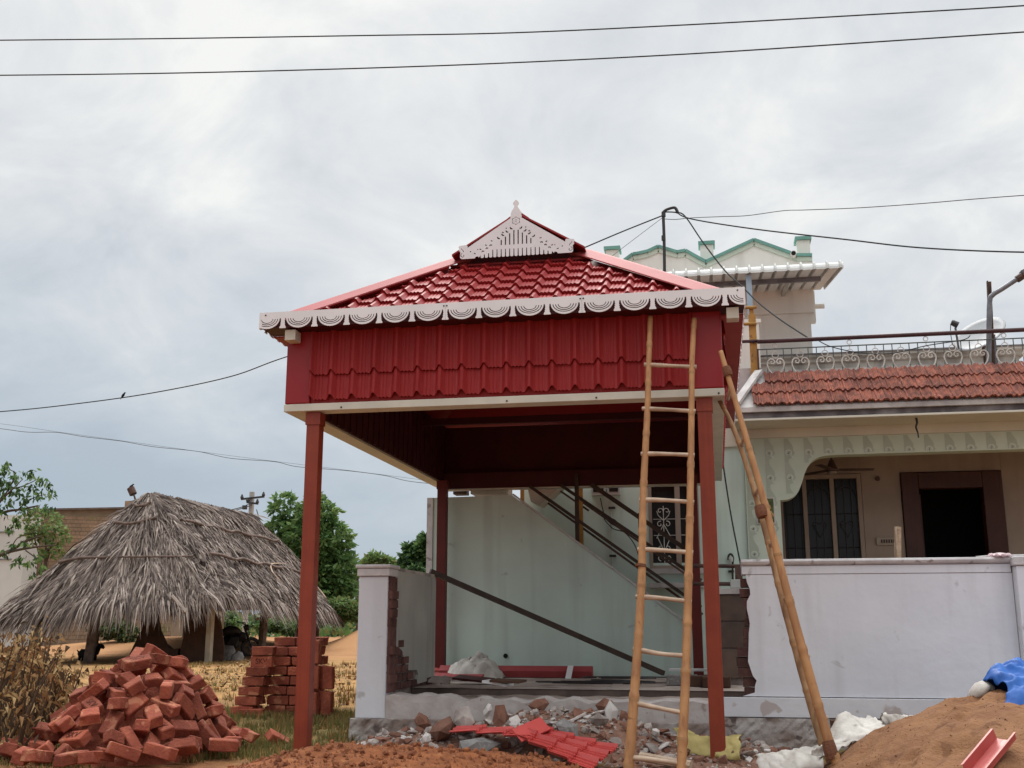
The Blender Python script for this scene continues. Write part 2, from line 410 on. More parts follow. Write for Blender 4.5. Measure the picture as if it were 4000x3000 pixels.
def wloc(o):
    l = Vector(o.location)
    while o.parent is not None: o = o.parent; l += Vector(o.location)
    return l
def tag(o, label=None, cat=None, group=None, kind=None):
    if label: o['label'] = label
    if cat: o['category'] = cat
    if group: o['group'] = group
    if kind: o['kind'] = kind
    return o
def thing(name, loc, label, cat, group=None):
    o = bpy.data.objects.new(name, None); COL.objects.link(o); o.location = loc; o.empty_display_size = 0.2
    return tag(o, label, cat, group)
def copy_of(src, name, loc, rot=(0, 0, 0), scale=(1, 1, 1), parent=None):
    o = src.copy(); o.name = name; COL.objects.link(o); o.parent = parent
    if parent is not None: loc = Vector(loc) - wloc(parent)
    o.location = loc; o.rotation_euler = rot; o.scale = scale
    return o
def new_obj(name, me, parent=None, loc=(0, 0, 0), rot=(0, 0, 0), scale=(1, 1, 1)):
    o = bpy.data.objects.new(name, me); COL.objects.link(o); o.parent = parent
    if parent is not None: loc = Vector(loc) - wloc(parent)
    o.location = loc; o.rotation_euler = rot; o.scale = scale
    return o
def mesh_of(mb, name, m, fix=True):
    me = bpy.data.meshes.new(name)
    me.from_pydata(mb.v, [], mb.f)
    ms = m if isinstance(m, (list, tuple)) else [m]
    for x in ms: me.materials.append(M[x])
    if len(ms) > 1: me.polygons.foreach_set('material_index', mb.m)
    if fix:
        bm = bmesh.new(); bm.from_mesh(me); bmesh.ops.recalc_face_normals(bm, faces=bm.faces); bm.to_mesh(me); bm.free()
    return me
def smooth_path(pts, n=6):
    pts = [Vector(p) for p in pts]; out = []
    for i in range(len(pts) - 1):
        p0 = pts[max(i - 1, 0)]; p1 = pts[i]; p2 = pts[i + 1]; p3 = pts[min(i + 2, len(pts) - 1)]
        for k in range(n):
            t = k / n
            out.append(0.5 * ((2 * p1) + (p2 - p0) * t + (2 * p0 - 5 * p1 + 4 * p2 - p3) * t * t + (3 * p1 - p0 - 3 * p2 + p3) * t ** 3))
    out.append(pts[-1]); return out
def _cross(p, q):
    def seg(a, b, c, d):
        def o(x, y, z): return (y[0] - x[0]) * (z[1] - x[1]) - (y[1] - x[1]) * (z[0] - x[0])
        return o(a, b, c) * o(a, b, d) < 0 and o(c, d, a) * o(c, d, b) < 0
    return any(seg(p[i - 1], p[i], q[j - 1], q[j]) for i in range(len(p)) for j in range(len(q)))
def _box(p): return min(x for x, y in p), min(y for x, y in p), max(x for x, y in p), max(y for x, y in p)
def clean_holes(outlines):
    """Keep only those holes that cross neither the outline nor a hole kept before."""
    keep = [outlines[0]]; boxes = [_box(outlines[0])]
    for h in outlines[1:]:
        b = _box(h)
        if any(b[0] < k[2] and b[2] > k[0] and b[1] < k[3] and b[3] > k[1] and _cross(h, p) for k, p in zip(boxes, keep)): continue
        keep.append(h); boxes.append(b)
    return keep
def fret(outlines, thick):
    outlines = clean_holes(outlines)
    """Sheet cut with holes: closed 2D outlines (outer ones and holes), filled and given a thickness; returns (verts, faces)."""
    cu = bpy.data.curves.new('cut', 'CURVE'); cu.dimensions = '2D'; cu.fill_mode = 'BOTH'; cu.extrude = thick / 2
    for pl in outlines:
        sp = cu.splines.new('POLY'); sp.points.add(len(pl) - 1); sp.use_cyclic_u = True
        for p, q in zip(sp.points, pl): p.co = (q[0], q[1], 0, 1)
    o = bpy.data.objects.new('cut', cu); COL.objects.link(o)
    dg = bpy.context.evaluated_depsgraph_get(); dg.update()
    me = bpy.data.meshes.new_from_object(o.evaluated_get(dg))
    vs = [tuple(v.co) for v in me.vertices]; fs = [list(p.vertices) for p in me.polygons]
    bpy.data.objects.remove(o); bpy.data.meshes.remove(me); bpy.data.curves.remove(cu)
    return vs, fs
def text_mesh(body, size, name, m):
    cu = bpy.data.curves.new('t', 'FONT'); cu.body = body; cu.size = size; cu.align_x = 'CENTER'; cu.align_y = 'CENTER'; cu.extrude = 0.0008; cu.offset = 0.0012
    o = bpy.data.objects.new('t', cu); COL.objects.link(o)
    dg = bpy.context.evaluated_depsgraph_get(); dg.update()
    me = bpy.data.meshes.new_from_object(o.evaluated_get(dg)); me.name = name
    bpy.data.objects.remove(o); bpy.data.curves.remove(cu)
    me.materials.clear(); me.materials.append(M[m])
    return me
def slit(path, w):
    """Closed outline of a thin slot along a 2D path."""
    L, R = [], []
    for i, p in enumerate(path):
        a = path[max(i - 1, 0)]; b = path[min(i + 1, len(path) - 1)]
        dx, dy = b[0] - a[0], b[1] - a[1]; l = math.hypot(dx, dy) or 1
        nx, ny = -dy / l * w / 2, dx / l * w / 2
        L.append((p[0] + nx, p[1] + ny)); R.append((p[0] - nx, p[1] - ny))
    return L + R[::-1]
def circ(cx, cy, r, n=10, ry=None): return [(cx + r * math.cos(2 * PI * k / n), cy + (ry or r) * math.sin(2 * PI * k / n)) for k in range(n)]
def spiral(cx, cy, r0, turns, start, sgn=1, n=18):
    return [(cx + r0 * (1 - 0.8 * k / n) * math.cos(start + sgn * turns * 2 * PI * k / n), cy + r0 * (1 - 0.8 * k / n) * math.sin(start + sgn * turns * 2 * PI * k / n)) for k in range(n + 1)]
for nm in ('leaf_a', 'leaf_b', 'leaf_dark', 'leaf_olive', 'grass_green'):
    nt = M[nm].node_tree; pb = nt.nodes['Principled BSDF']; tr = nt.nodes.new('ShaderNodeBsdfTranslucent'); mx = nt.nodes.new('ShaderNodeMixShader'); mx.inputs[0].default_value = 0.4
    src = pb.inputs['Base Color'].links[0].from_socket
    nt.links.new(src, tr.inputs['Color']); nt.links.new(pb.outputs[0], mx.inputs[1]); nt.links.new(tr.outputs[0], mx.inputs[2])
    nt.links.new(mx.outputs[0], nt.nodes['Material Output'].inputs['Surface'])
def on_surface(u, v, fn):
    """First point along the ray of a photo pixel at which it meets the height field fn(x, y)."""
    r = ray(u, v).normalized(); t = 4.0
    while t < 30:
        p = EYE + r * t
        if p.z <= fn(p.x, p.y): return p
        t += 0.01
    return EYE + r * 9
SKV = text_mesh('SKV', 0.075, 'stamp', 'brick_stamp')
# ================================================================== GROUND
def smooth(a, b, t):
    t = min(1, max(0, (t - a) / (b - a))); return t * t * (3 - 2 * t)
def hnoise(x, y):
    return 0.5 * math.sin(1.7 * x + 0.6 * y) * math.cos(1.3 * y - 0.5 * x) + 0.3 * math.sin(4.1 * x - 2.2 * y) + 0.2 * math.sin(7.3 * y + 3.1 * x)
def ground_z(x, y):
    z = 0.15 * smooth(9.3, 11.0, y) + 0.02 * hnoise(x, y)
    # low bank of earth in front of the heap on the left
    z += 0.05 * smooth(-4.2, -5.6, x) * smooth(10.5, 7.5, y)
    # hillock of sand far behind the gap between hut and wall
    z += 1.35 * math.exp(-((x + 12.0) / 1.6) ** 2 - ((y - 41) / 3) ** 2)
    z += 0.55 * math.exp(-((x + 20) / 5.5) ** 2 - ((y - 40) / 3.5) ** 2)
    return z
def axis(segs):
    out = [segs[0][0]]
    for a, b, st in segs:
        n = max(1, round((b - a) / st)); out += [a + (b - a) * (i + 1) / n for i in range(n)]
    return out
gx = axis([(-900, -100, 100), (-100, -30, 5), (-30, -8, 0.5), (-8, 4, 0.1), (4, 20, 1), (20, 100, 10), (100, 900, 100)])
gy = axis([(-40, 2, 3), (2, 6, 0.25), (6, 13, 0.1), (13, 50, 0.5), (50, 100, 5), (100, 1200, 100)])
g = MB(); w = len(gx)
g.v = [(x, y, ground_z(x, y)) for y in gy for x in gx]
for j in range(len(gy) - 1):
    for i in range(w - 1): g.f.append([j * w + i, j * w + i + 1, (j + 1) * w + i + 1, (j + 1) * w + i])
gm = bpy.data.materials.new('ground_earth'); gm.use_nodes = True
N, L = gm.node_tree.nodes, gm.node_tree.links
bs = N['Principled BSDF']; bs.inputs['Roughness'].default_value = 0.97; bs.inputs['Specular IOR Level'].default_value = 0.1
geo = N.new('ShaderNodeNewGeometry')
def gnoise(sc, det=6):
    n = N.new('ShaderNodeTexNoise'); n.inputs['Scale'].default_value = sc; n.inputs['Detail'].default_value = det
    L.new(geo.outputs['Position'], n.inputs['Vector']); return n.outputs['Fac']
def grange(f, a, b):
    r = N.new('ShaderNodeMapRange'); r.inputs['From Min'].default_value = a; r.inputs['From Max'].default_value = b; L.new(f, r.inputs['Value']); return r.outputs[0]
def gmix(f, a, b):
    n = N.new('ShaderNodeMix'); n.data_type = 'RGBA'; L.new(f, n.inputs[0])
    for i, v in ((6, a), (7, b)):
        if isinstance(v, tuple): n.inputs[i].default_value = (*v, 1)
        else: L.new(v, n.inputs[i])
    return n.outputs[2]
def gadd(a, b, k):
    m = N.new('ShaderNodeMath'); m.operation = 'MULTIPLY_ADD'; L.new(a, m.inputs[0]); m.inputs[1].default_value = k; L.new(b, m.inputs[2]); return m.outputs[0]
sep = N.new('ShaderNodeSeparateXYZ'); L.new(geo.outputs['Position'], sep.inputs[0])
earth = gmix(grange(gnoise(6), 0.4, 0.62), (0.29, 0.135, 0.062), (0.20, 0.092, 0.044))
grassy = gmix(grange(gnoise(9), 0.42, 0.6), (0.155, 0.125, 0.048), (0.22, 0.145, 0.062))
straw = gmix(grange(gnoise(2.2), 0.4, 0.62), (0.36, 0.205, 0.082), (0.22, 0.125, 0.055))
sandy = gmix(grange(gnoise(0.5), 0.4, 0.62), (0.36, 0.19, 0.09), (0.29, 0.15, 0.07))
yn = gadd(gnoise(0.9), sep.outputs['Y'], 2.0)
c = gmix(grange(yn, 9.2, 10.2), earth, grassy)
c = gmix(grange(yn, 12.4, 14.0), c, straw)
c = gmix(grange(gadd(gnoise(0.35), sep.outputs['Y'], 8.0), 33, 38), c, sandy)
L.new(c, bs.inputs['Base Color'])
bp = N.new('ShaderNodeBump'); bp.inputs['Strength'].default_value = 0.8; bp.inputs['Distance'].default_value = 0.03
L.new(gnoise(22, 8), bp.inputs['Height']); L.new(bp.outputs[0], bs.inputs['Normal'])
ground = g.build('ground', gm, fix=False, smooth=True, origin=(0, 0, 0)); tag(ground, kind='structure')
# ---- red earth mound in the foreground
def mound(x, y):
    cx, cy = -2.42, 8.2
    r = math.hypot((x - cx) / (1.75 if x > cx else 1.35), (y - cy) / (0.85 if y > cy else 2.4))
    return 0.20 * max(0, 1 - r * r) ** 1.1 * (1 + 0.25 * hnoise(2.2 * x, 2.6 * y)) + 0.018 * hnoise(9 * x, 8 * y)
mb = MB(); mb.grid(lambda a, b: (-3.85 + 3.9 * a, 5.7 + 3.45 * b, -0.02 + mound(-3.85 + 3.9 * a, 5.7 + 3.45 * b)), 90, 80)
soil = mb.build('soil_mound', 'soil', smooth=True, fix=False)
tag(soil, 'low mound of crumbly red earth in front of the pavilion between its front posts', 'earth heap')
rc = random.Random(3); cl = MB()
for i in range(4200):
    x, y = rc.uniform(-3.7, -0.6), rc.uniform(6.2, 9.0); z = mound(x, y)
    if z < 0.01: continue
    r = min(0.026, rc.expovariate(1 / 0.006) + 0.004); cl.lump((x, y, z - 0.02 + r * 0.4), r, 0.3, 1 if r > 0.02 else 0, (1, 1, 0.8), rc) if r > 0.02 else cl.add([(x - r, y, z - .02), (x + r, y - r, z - .02), (x + .3 * r, y + r, z - .02), (x, y, z - .02 + 1.4 * r)], [(0, 1, 3), (1, 2, 3), (2, 0, 3)])
tag(cl.build('soil_clods', 'clod', fix=False), kind='stuff')
# ---- sand heap on the right and the damp heap behind it
DENT = [(random.Random(k).uniform(.8, 3.0), random.Random(k + 99).uniform(6.3, 8.3), random.Random(k + 7).uniform(.06, .16), random.Random(k + 55).uniform(.015, .045)) for k in range(46)]
def sandh(x, y):
    # ridge that climbs to the right
    ks = ((0.30, 0.0), (0.60, 0.06), (0.92, 0.29), (1.17, 0.44), (1.56, 0.585), (1.9, 0.645), (2.3, 0.63), (6, 0.66)); ridge = 0.0
    for (x0, z0), (x1, z1) in zip(ks[:-1], ks[1:]):
        if x0 <= x <= x1: ridge = z0 + (z1 - z0) * (x - x0) / (x1 - x0)
    t = ridge / 0.65
    cy = 8.2
    d = abs(y - cy) / (0.9 + 0.5 * t if y > cy else 1.5 + 1.0 * t)
    if d >= 1: return -0.05
    cut = 0.0
    for dx, dy, dr, dd in DENT:
        q = ((x - dx) / dr) ** 2 + ((y - dy) / (dr * .7)) ** 2
        if q < 4: cut += dd * (math.exp(-q) - .35 * math.exp(-((math.sqrt(q) - 1.3) / .35) ** 2))
    return ridge * max(0, 1 - d ** 1.5) - cut + 0.022 * hnoise(3.3 * x, 4.1 * y) * t + 0.014 * hnoise(9 * x + 2, 8 * y) + 0.007 * hnoise(21 * x, 23 * y) - 0.02 * max(0, hnoise(11 * x + 3, 13 * y) - .2) - 0.03 * max(0, hnoise(5.5 * x + 1, 6.5 * y + 2)) ** 2
mb = MB(); mb.grid(lambda a, b: (0.35 + 5.2 * a, 5.4 + 4.5 * b, -0.03 + sandh(0.35 + 5.2 * a, 5.4 + 4.5 * b)), 190, 170)
sand = mb.build('sand_heap', 'sand', smooth=True, fix=False)
sg = MB()
for i in range(1500):
    x, y = rc.uniform(0.5, 3.2), rc.uniform(6.0, 8.4); z = sandh(x, y) - .03; r = min(.014, rc.expovariate(1 / .004) + .003)
    if z > .0: sg.add([(x - r, y, z - .01), (x + r, y - r, z - .01), (x + .3 * r, y + r, z - .01), (x, y, z + r * .55)], [(0, 1, 3), (1, 2, 3), (2, 0, 3)])
tag(sg.build('sand_lumps', 'damp_sand', fix=False), kind='stuff')
tag(sand, 'big heap of brown building sand rising towards the blue tarpaulin', 'sand heap')
mb = MB()
def damp(a, b):
    x, y = 1.25 + 1.7 * a, 8.8 + 1.0 * b
    z = 0.53 * smooth(1.2, 2.3, x) * max(0, 1 - ((y - 9.3) / 0.55) ** 2) ** 0.7
    return (x, y, z + 0.012 * hnoise(12 * x, 11 * y))
mb.grid(damp, 40, 26)
tag(mb.build('damp_sand_heap', 'damp_sand', smooth=True, fix=False), 'darker damp sand heap lying between the pale sand and the lilac wall', 'sand heap')
# ================================================================== PAVILION
PX0, PX1, PY0, PY1 = -3.705, 0.140, 8.95, 14.41
VX0, VX1, VY0, VY1 = -3.885, 0.336, 8.74, 14.62
BZ0, BZ1, FZ1, EZ = 2.915, 2.980, 3.70, 3.775
pav = thing('pavilion', (-1.78, 11.6, 0), 'red metal tile roofed open pavilion with scalloped white eaves boards on four posts', 'pavilion')
def post(x, y, z0, nm='post', m='post_paint'):
    b = MB(); b.box((x - 0.06, y - 0.06, z0), (x + 0.06, y + 0.06, BZ0 - 0.002)); o = b.build(nm, m, pav, bevel=0.006)
    q = MB(); q.box((x - 0.068, y - 0.068, 2.80), (x + 0.068, y + 0.068, BZ0 - 0.004)); q.build('post_collar', m, o)
    return o
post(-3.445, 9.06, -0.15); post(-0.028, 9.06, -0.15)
post(-3.44, 13.74, 0.45, m='post_paint_shaded'); post(-0.235, 13.74, 0.45, m='post_paint_shaded')
for x in (-3.44, -0.235):
    b = MB(); b.box((x - 0.11, 13.63, 0.452), (x + 0.11, 13.85, 0.49)); b.build('base_plate', 'lining', pav)
# edge trim ring
def trim(lo, hi, nm='edge_trim'):
    b = MB(); b.box(lo, hi); return b.build(nm, 'cream_trim', pav, bevel=0.004)
tf = trim((PX0, PY0, BZ0), (PX1, PY0 + 0.17, BZ1)); trim((PX0, PY1 - 0.17, BZ0), (PX1, PY1, BZ1))
trim((PX0, PY0 + 0.173, BZ0), (PX0 + 0.17, PY1 - 0.173, BZ1)); trim((PX1 - 0.17, PY0 + 0.173, BZ0), (PX1, PY1 - 0.173, BZ1))
for u in (1333, 1980, 2330, 2810):
    p = at(u, 1590, PY0); b = MB(); b.lathe([(0.008, 0), (0.008, 0.006), (0.004, 0.009)], (p.x, PY0, 2.937), 8, (0, -1, 0)); b.build('screw', 'screw', tf)
# inner lining and rafters
b = MB()
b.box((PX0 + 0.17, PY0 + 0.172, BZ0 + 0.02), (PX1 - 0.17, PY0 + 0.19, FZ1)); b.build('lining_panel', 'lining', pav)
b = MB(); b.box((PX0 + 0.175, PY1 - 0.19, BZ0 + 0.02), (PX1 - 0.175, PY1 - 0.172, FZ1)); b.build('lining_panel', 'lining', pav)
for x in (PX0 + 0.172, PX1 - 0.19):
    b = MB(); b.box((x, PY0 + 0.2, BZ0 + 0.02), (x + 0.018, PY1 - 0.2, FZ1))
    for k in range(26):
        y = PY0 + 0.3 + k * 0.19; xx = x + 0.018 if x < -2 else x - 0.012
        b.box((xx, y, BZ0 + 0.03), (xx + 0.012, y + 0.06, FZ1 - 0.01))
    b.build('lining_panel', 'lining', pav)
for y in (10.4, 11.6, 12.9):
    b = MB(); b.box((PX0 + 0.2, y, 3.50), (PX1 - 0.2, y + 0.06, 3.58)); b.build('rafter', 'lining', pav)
b = MB(); b.box((PX0 + 0.18, 14.02, 2.842), (PX1 - 0.18, 14.16, 3.05)); o = b.build('rear_beam', 'lining', pav)
b = MB(); b.box((PX0 + 0.18, 14.01, 2.826), (PX1 - 0.18, 14.17, 2.840)); b.build('beam_edging', 'cream_trim', o)
# ---- pressed tile modules
TP, TH = 0.1976, 0.227
PROF = [(0, .038), (.06, .033), (.13, .016), (.20, .001), (.30, .008), (.37, 0), (.45, .008), (.53, 0), (.61, .008), (.69, 0), (.79, .001), (.87, .016), (.94, .033), (1, .038)]
def tile_mb(w=TP, h=TH, step=0.024, rise=1.15):
    b = MB(); n = len(PROF)
    vs = []
    for f, p in PROF: vs.append((f * w, -(p + step), p * rise))
    for f, p in PROF: vs.append((f * w, -p, h + p * rise))
    for f, p in PROF: vs.append((f * w, -p + 0.004, p * rise + 0.004))
    fs = [(i, i + 1, n + i + 1, n + i) for i in range(n - 1)] + [(2 * n + i, 2 * n + i + 1, i + 1, i) for i in range(n - 1)]
    return b.add(vs, fs)
tile_me = mesh_of(tile_mb(), 'roof_tile', 'red_sheet', fix=False)
def backing(nm, vs, fs): b = MB(); b.add(vs, fs); return b.build(nm, 'red_sheet', pav)
fp = MB(); fp.box((PX0 + 0.2, PY0 + 0.035, BZ1), (PX1 - 0.2, PY0 + 0.05, FZ1)); fpanel = fp.build('fascia_panel', 'red_sheet', pav)
fx0 = PX0 + 0.235
tall_me = mesh_of(tile_mb(TP, 0.46), 'roof_tile', 'red_sheet', fix=False)
for r in range(2):
    for i in range(17):
        new_obj('roof_tile', tall_me if r else tile_me, fpanel, (fx0 + i * TP, PY0 + 0.03, BZ1 + 0.03 + r * TH))
# corner flashings
for x0, x1 in ((PX0 + 0.004, PX0 + 0.235), (PX1 - 0.255, PX1 - 0.004)):
    b = MB(); b.box((x0, PY0 + 0.004, BZ1 + 0.002), (x1, PY0 + 0.033, FZ1))
    o = b.build('corner_flashing', 'red_plain', pav, bevel=0.012)
    b = MB(); xs = (x0, x0 + 0.03) if x0 < -2 else (x1 - 0.03, x1)
    b.box((xs[0], PY0 + 0.036, BZ1 + 0.002), (xs[1], PY0 + 0.24, FZ1)); b.build('corner_return', 'red_plain', o, bevel=0.01)
# side and rear fascias: same sheet, joined
for side in (0, 1):
    b = MB()
    for r in range(3):
        for i in range(25):
            t = tile_mb()
            for k, (x, y, z) in enumerate(t.v):
                Y = PY0 + 0.25 + i * TP + x; X = (PX0 + 0.03 + y) if side == 0 else (PX1 - 0.03 - y); t.v[k] = (X, Y, BZ1 + 0.03 + r * TH + z)
            b.add(t.v, t.f)
    xx = PX0 + 0.036 if side == 0 else PX1 - 0.05
    b.box((xx, PY0 + 0.25, BZ1), (xx + 0.014, PY1 - 0.05, FZ1))
    tag(b.build('side_fascia', 'red_sheet', pav, fix=False), kind='stuff')
b = MB(); b.box((PX0 + 0.05, PY1 - 0.04, BZ1), (PX1 - 0.06, PY1 - 0.02, FZ1)); b.build('rear_fascia', 'red_sheet', pav)
# eaves soffit; the front box is painted dark for the shadow behind the slits
for lo, hi in (((VX0 + 0.01, VY0 + 0.04, 3.640), (VX1 - 0.01, PY0 + 0.1, 3.765)), ((VX0 + 0.01, PY0 + 0.105, 3.628), (PX0 + 0.1, VY1 - 0.1, 3.640)), ((PX1 - 0.1, PY0 + 0.105, 3.628), (VX1 - 0.01, VY1 - 0.1, 3.640))):
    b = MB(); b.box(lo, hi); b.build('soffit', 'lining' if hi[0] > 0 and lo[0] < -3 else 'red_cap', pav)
for x in (PX0 + 0.04, PX1 + 0.04):
    b = MB(); b.box((x, 8.80, 3.53), (x + 0.10, 8.93, 3.625)); b.build('bracket', 'cream_trim', pav, bevel=0.004)
# ---- scalloped eaves board
def scallops(x0, x1, first, pitch, top=0.0, band=0.060, drop=0.150):
    """2D outlines (x along, z down from the top at 0) of one board with tassels and slotted scallops."""
    out = [(x0, top), (x0, -band - 0.02)]
    holes = []
    tass = []; k = -1
    while first + k * pitch < x1 + pitch: tass.append(first + k * pitch); k += 1
    sh = [(-.020, -band + .002), (-.016, -.088), (-.020, -.096), (-.016, -.104), (-.022, -.113), (-.018, -.120), (-.030, -.142), (-.028, -drop), (.028, -drop), (.030, -.142), (.018, -.120), (.022, -.113), (.016, -.104), (.020, -.096), (.016, -.088), (.020, -band + .002)]
    gap = 0.010
    path = []
    for a, t in enumerate(tass):
        path += [(t + px, pz) for px, pz in sh]
        c = t + pitch / 2; rx = pitch / 2 - 0.020 - gap
        path += [(c + rx * math.cos(PI + PI * q / 14), -band + .002 - 0.094 * math.sin(PI * q / 14)) for q in range(15)]
        for f, w in ((0.84, .0075), (0.65, .0075), (0.46, .007)):
            arc = [(c + rx * f * math.cos(PI + PI * q / 12), -band - .004 - 0.078 * f * math.sin(PI * q / 12)) for q in range(13)]
            arc = [p for p in arc if x0 + 0.012 < p[0] < x1 - 0.012]
            if len(arc) > 2: holes.append(slit(arc, w))
    path = [p for p in path if x0 + 0.003 < p[0] < x1 - 0.003]
    if path[0][1] < -band - .01: path.insert(0, (x0, path[0][1]))
    else: path.insert(0, (x0, -band))
    path.append((x1, path[-1][1]))
    out = [(x0, top)] + path + [(x1, top)]
    return [out] + holes
def board(x0, x1, first, place, nm='eaves_board', pitch=0.295):
    vs, fs = fret(scallops(x0, x1, first, pitch), 0.005)
    b = MB(); b.add([place(v) for v in vs], fs); return b.build(nm, 'white_board', pav)
first = VX0 + 0.222
cuts = [VX0, first + 5 * 0.295, first + 9 * 0.295 + 0.0, VX1]
for a in range(3):
    o = board(cuts[a] + (0.001 if a else 0), cuts[a + 1] - 0.001, first, lambda v: (v[0], VY0 + v[2], EZ + v[1]))
    for sx in ((cuts[a] + 0.06) if a == 0 else cuts[a] + 0.013, cuts[a + 1] - (0.06 if a == 2 else 0.013)):
        b = MB(); b.lathe([(0.007, 0), (0.007, 0.004), (0.003, 0.006)], (sx, VY0 - 0.003, EZ - 0.026), 8, (0, -1, 0)); b.build('screw', 'screw', o)
for X in (VX0 + 0.003, VX1 - 0.003):
    board(VY0 + 0.006, 11.6, VY0 + 0.15, lambda v: (X + v[2], v[0], EZ + v[1]))
    board(11.602, VY1, VY0 + 0.15, lambda v: (X + v[2], v[0], EZ + v[1]))
# ---- hipped roof, set in from the eaves boards
UX0, UX1, UY0, UY1 = VX0 + .08, VX1 - .08, VY0 + .08, VY1 - .08
S = 0.69; SL = math.atan(S)
GY0, GY1 = 10.12, 13.24; RX = -1.775; RZ = EZ + 0.02 + S * (RX - UX0)
RZ = 4.93
e0 = EZ - 0.095
def deck(nm, pts, kind=None):
    b = MB(); b.add(pts, [tuple(range(len(pts)))]); return b.build(nm, 'red_sheet', pav, fix=False)
h = (GY0 - UY0); gz = e0 + S * h - 0.02
front = deck('front_slope', [(UX0, UY0, e0 - 0.02), (UX1, UY0, e0 - 0.02), (UX1 - h, GY0, gz), (UX0 + h, GY0, gz)])
deck('rear_slope', [(UX0, UY1, e0 - 0.02), (UX1, UY1, e0 - 0.02), (UX1 - h, GY1, gz), (UX0 + h, GY1, gz)])
rot = (-(PI / 2 - SL), 0, 0)
rows = 7; sl = math.hypot(h, S * h); rh = sl / rows
rt = tile_mb(TP * 1.06, rh, 0.028, 0.6); rt_me = mesh_of(rt, 'roof_tile', 'red_sheet', fix=False)
for r in range(rows):
    y0 = UY0 + 0.005 + h * r / rows; z0 = e0 + S * h * r / rows
    inset0 = h * r / rows + .15; inset1 = h * (r + 1) / rows
    n0 = int((UX1 - UX0) / (TP * 1.06)) + 1
    for i in range(n0):
        x = UX0 + 0.02 + i * TP * 1.06; x2 = x + TP * 1.06
        if x > UX0 + inset1 + .26 and x2 < UX1 - inset1 - .26:
            new_obj('roof_tile', rt_me, front, (x, y0, z0), rot)
        elif x2 > UX0 + inset0 and x < UX1 - inset0:
            # cut along the hip
            me = rt_me.copy(); bm = bmesh.new(); bm.from_mesh(me)
            R = Euler(rot).to_matrix().to_4x4(); R.translation = Vector((x, y0, z0)); bm.transform(R)
            for pc, pn in ((Vector((UX0 + .24, UY0, 0)), Vector((1, -1, 0))), (Vector((UX1 - .24, UY0, 0)), Vector((-1, -1, 0)))):
                bmesh.ops.bisect_plane(bm, geom=bm.verts[:] + bm.edges[:] + bm.faces[:], plane_co=pc, plane_no=-pn, clear_outer=True)
            if len(bm.faces) > 2:
                wl_ = wloc(front); bm.transform(Matrix.Translation(-wl_)); bm.to_mesh(me)
                new_obj('roof_tile', me, front, wl_)
            bm.free()
# side slopes
for s in (0, 1):
    b = MB(); X0 = UX0 if s == 0 else UX1; d = 1 if s == 0 else -1
    xt = RX - d * 0.02
    b.add([(X0, UY0, e0 - .02), (X0, UY1, e0 - .02), (X0 + d * h, GY1, gz), (X0 + d * h, GY0, gz)], [(0, 1, 2, 3)])
    b.add([(X0 + d * h, GY0, gz), (X0 + d * h, GY1, gz), (RX, GY1, RZ), (RX, GY0, RZ)], [(0, 1, 2, 3)])
    nrow = 11; W = abs(RX - X0)
    for r in range(nrow):
        xa, xb = W * r / nrow, W * (r + 1) / nrow
        zs_ = lambda q_: (e0 + S * q_ if q_ < h else gz + .02 + (RZ - gz) * (q_ - h) / (W - h)) - .03; za = zs_(xa); zb = zs_(xb)
        ya = max(UY0 + .22 + min(xb, h), GY0 + .05 if xa > h else 0); yb = UY1 - (ya - UY0)
        n = int((yb - ya) / 0.05); ps = []
        for i in range(n + 1):
            yy = ya + (yb - ya) * i / n; wv = 0.5 + 0.5 * math.cos(2 * PI * (yy - UY0) / TP)
            ps.append((X0 + d * xa, yy, za + 0.03 + 0.035 * wv ** 2)); 
        for i in range(n):
            yy = ya + (yb - ya) * (i + 0.0) / n; a1 = ps[i]; a2 = ps[i + 1]
            b.add([a1, a2, (X0 + d * xb, a2[1], zb + a2[2] - za - 0.025), (X0 + d * xb, a1[1], zb + a1[2] - za - 0.025), (a1[0], a1[1], a1[2] - 0.028), (a2[0], a2[1], a2[2] - 0.028)], [(0, 1, 2, 3), (4, 5, 1, 0)])
    tag(b.build('side_slope', 'red_sheet', pav, fix=False), kind='stuff')
# hip caps
def cap(a, b, wing, down, nm='hip_cap', out=1):
    a, b = Vector(a), Vector(b); d = (b - a).normalized(); side = d.cross(Vector((0, 0, 1))).normalized(); up = side.cross(d)
    m = MB(); vs = []
    prof = [(-wing, -down - .012), (-wing, -down), (-.03, -.004), (0, 0.004), (.03, -.004), (wing, -down), (wing, -down - .012)]
    for p in (a, b):
        for px, py in prof: vs.append(p + side * px + up * py)
    n = len(prof); m.add(vs, [(i, i + 1, n + i + 1, n + i) for i in range(n - 1)] + [tuple(range(n))])
    return m.build(nm, 'red_cap', pav)
cz = 0.105
cap((UX0 + 0.02, UY0 + 0.02, e0 + cz - .02), (UX0 + h + .05, GY0 + .05, gz + cz + .03), 0.155, 0.065)
cap((UX1 - 0.02, UY0 + 0.02, e0 + cz - .02), (UX1 - h - .05, GY0 + .05, gz + cz + .03), 0.155, 0.065)
cap((UX0 + 0.02, UY1 - 0.02, e0 + cz), (UX0 + h + .05, GY1 - .05, gz + cz + .03), 0.155, 0.065)
cap((UX1 - 0.02, UY1 - 0.02, e0 + cz), (UX1 - h - .05, GY1 - .05, gz + cz + .03), 0.155, 0.065)
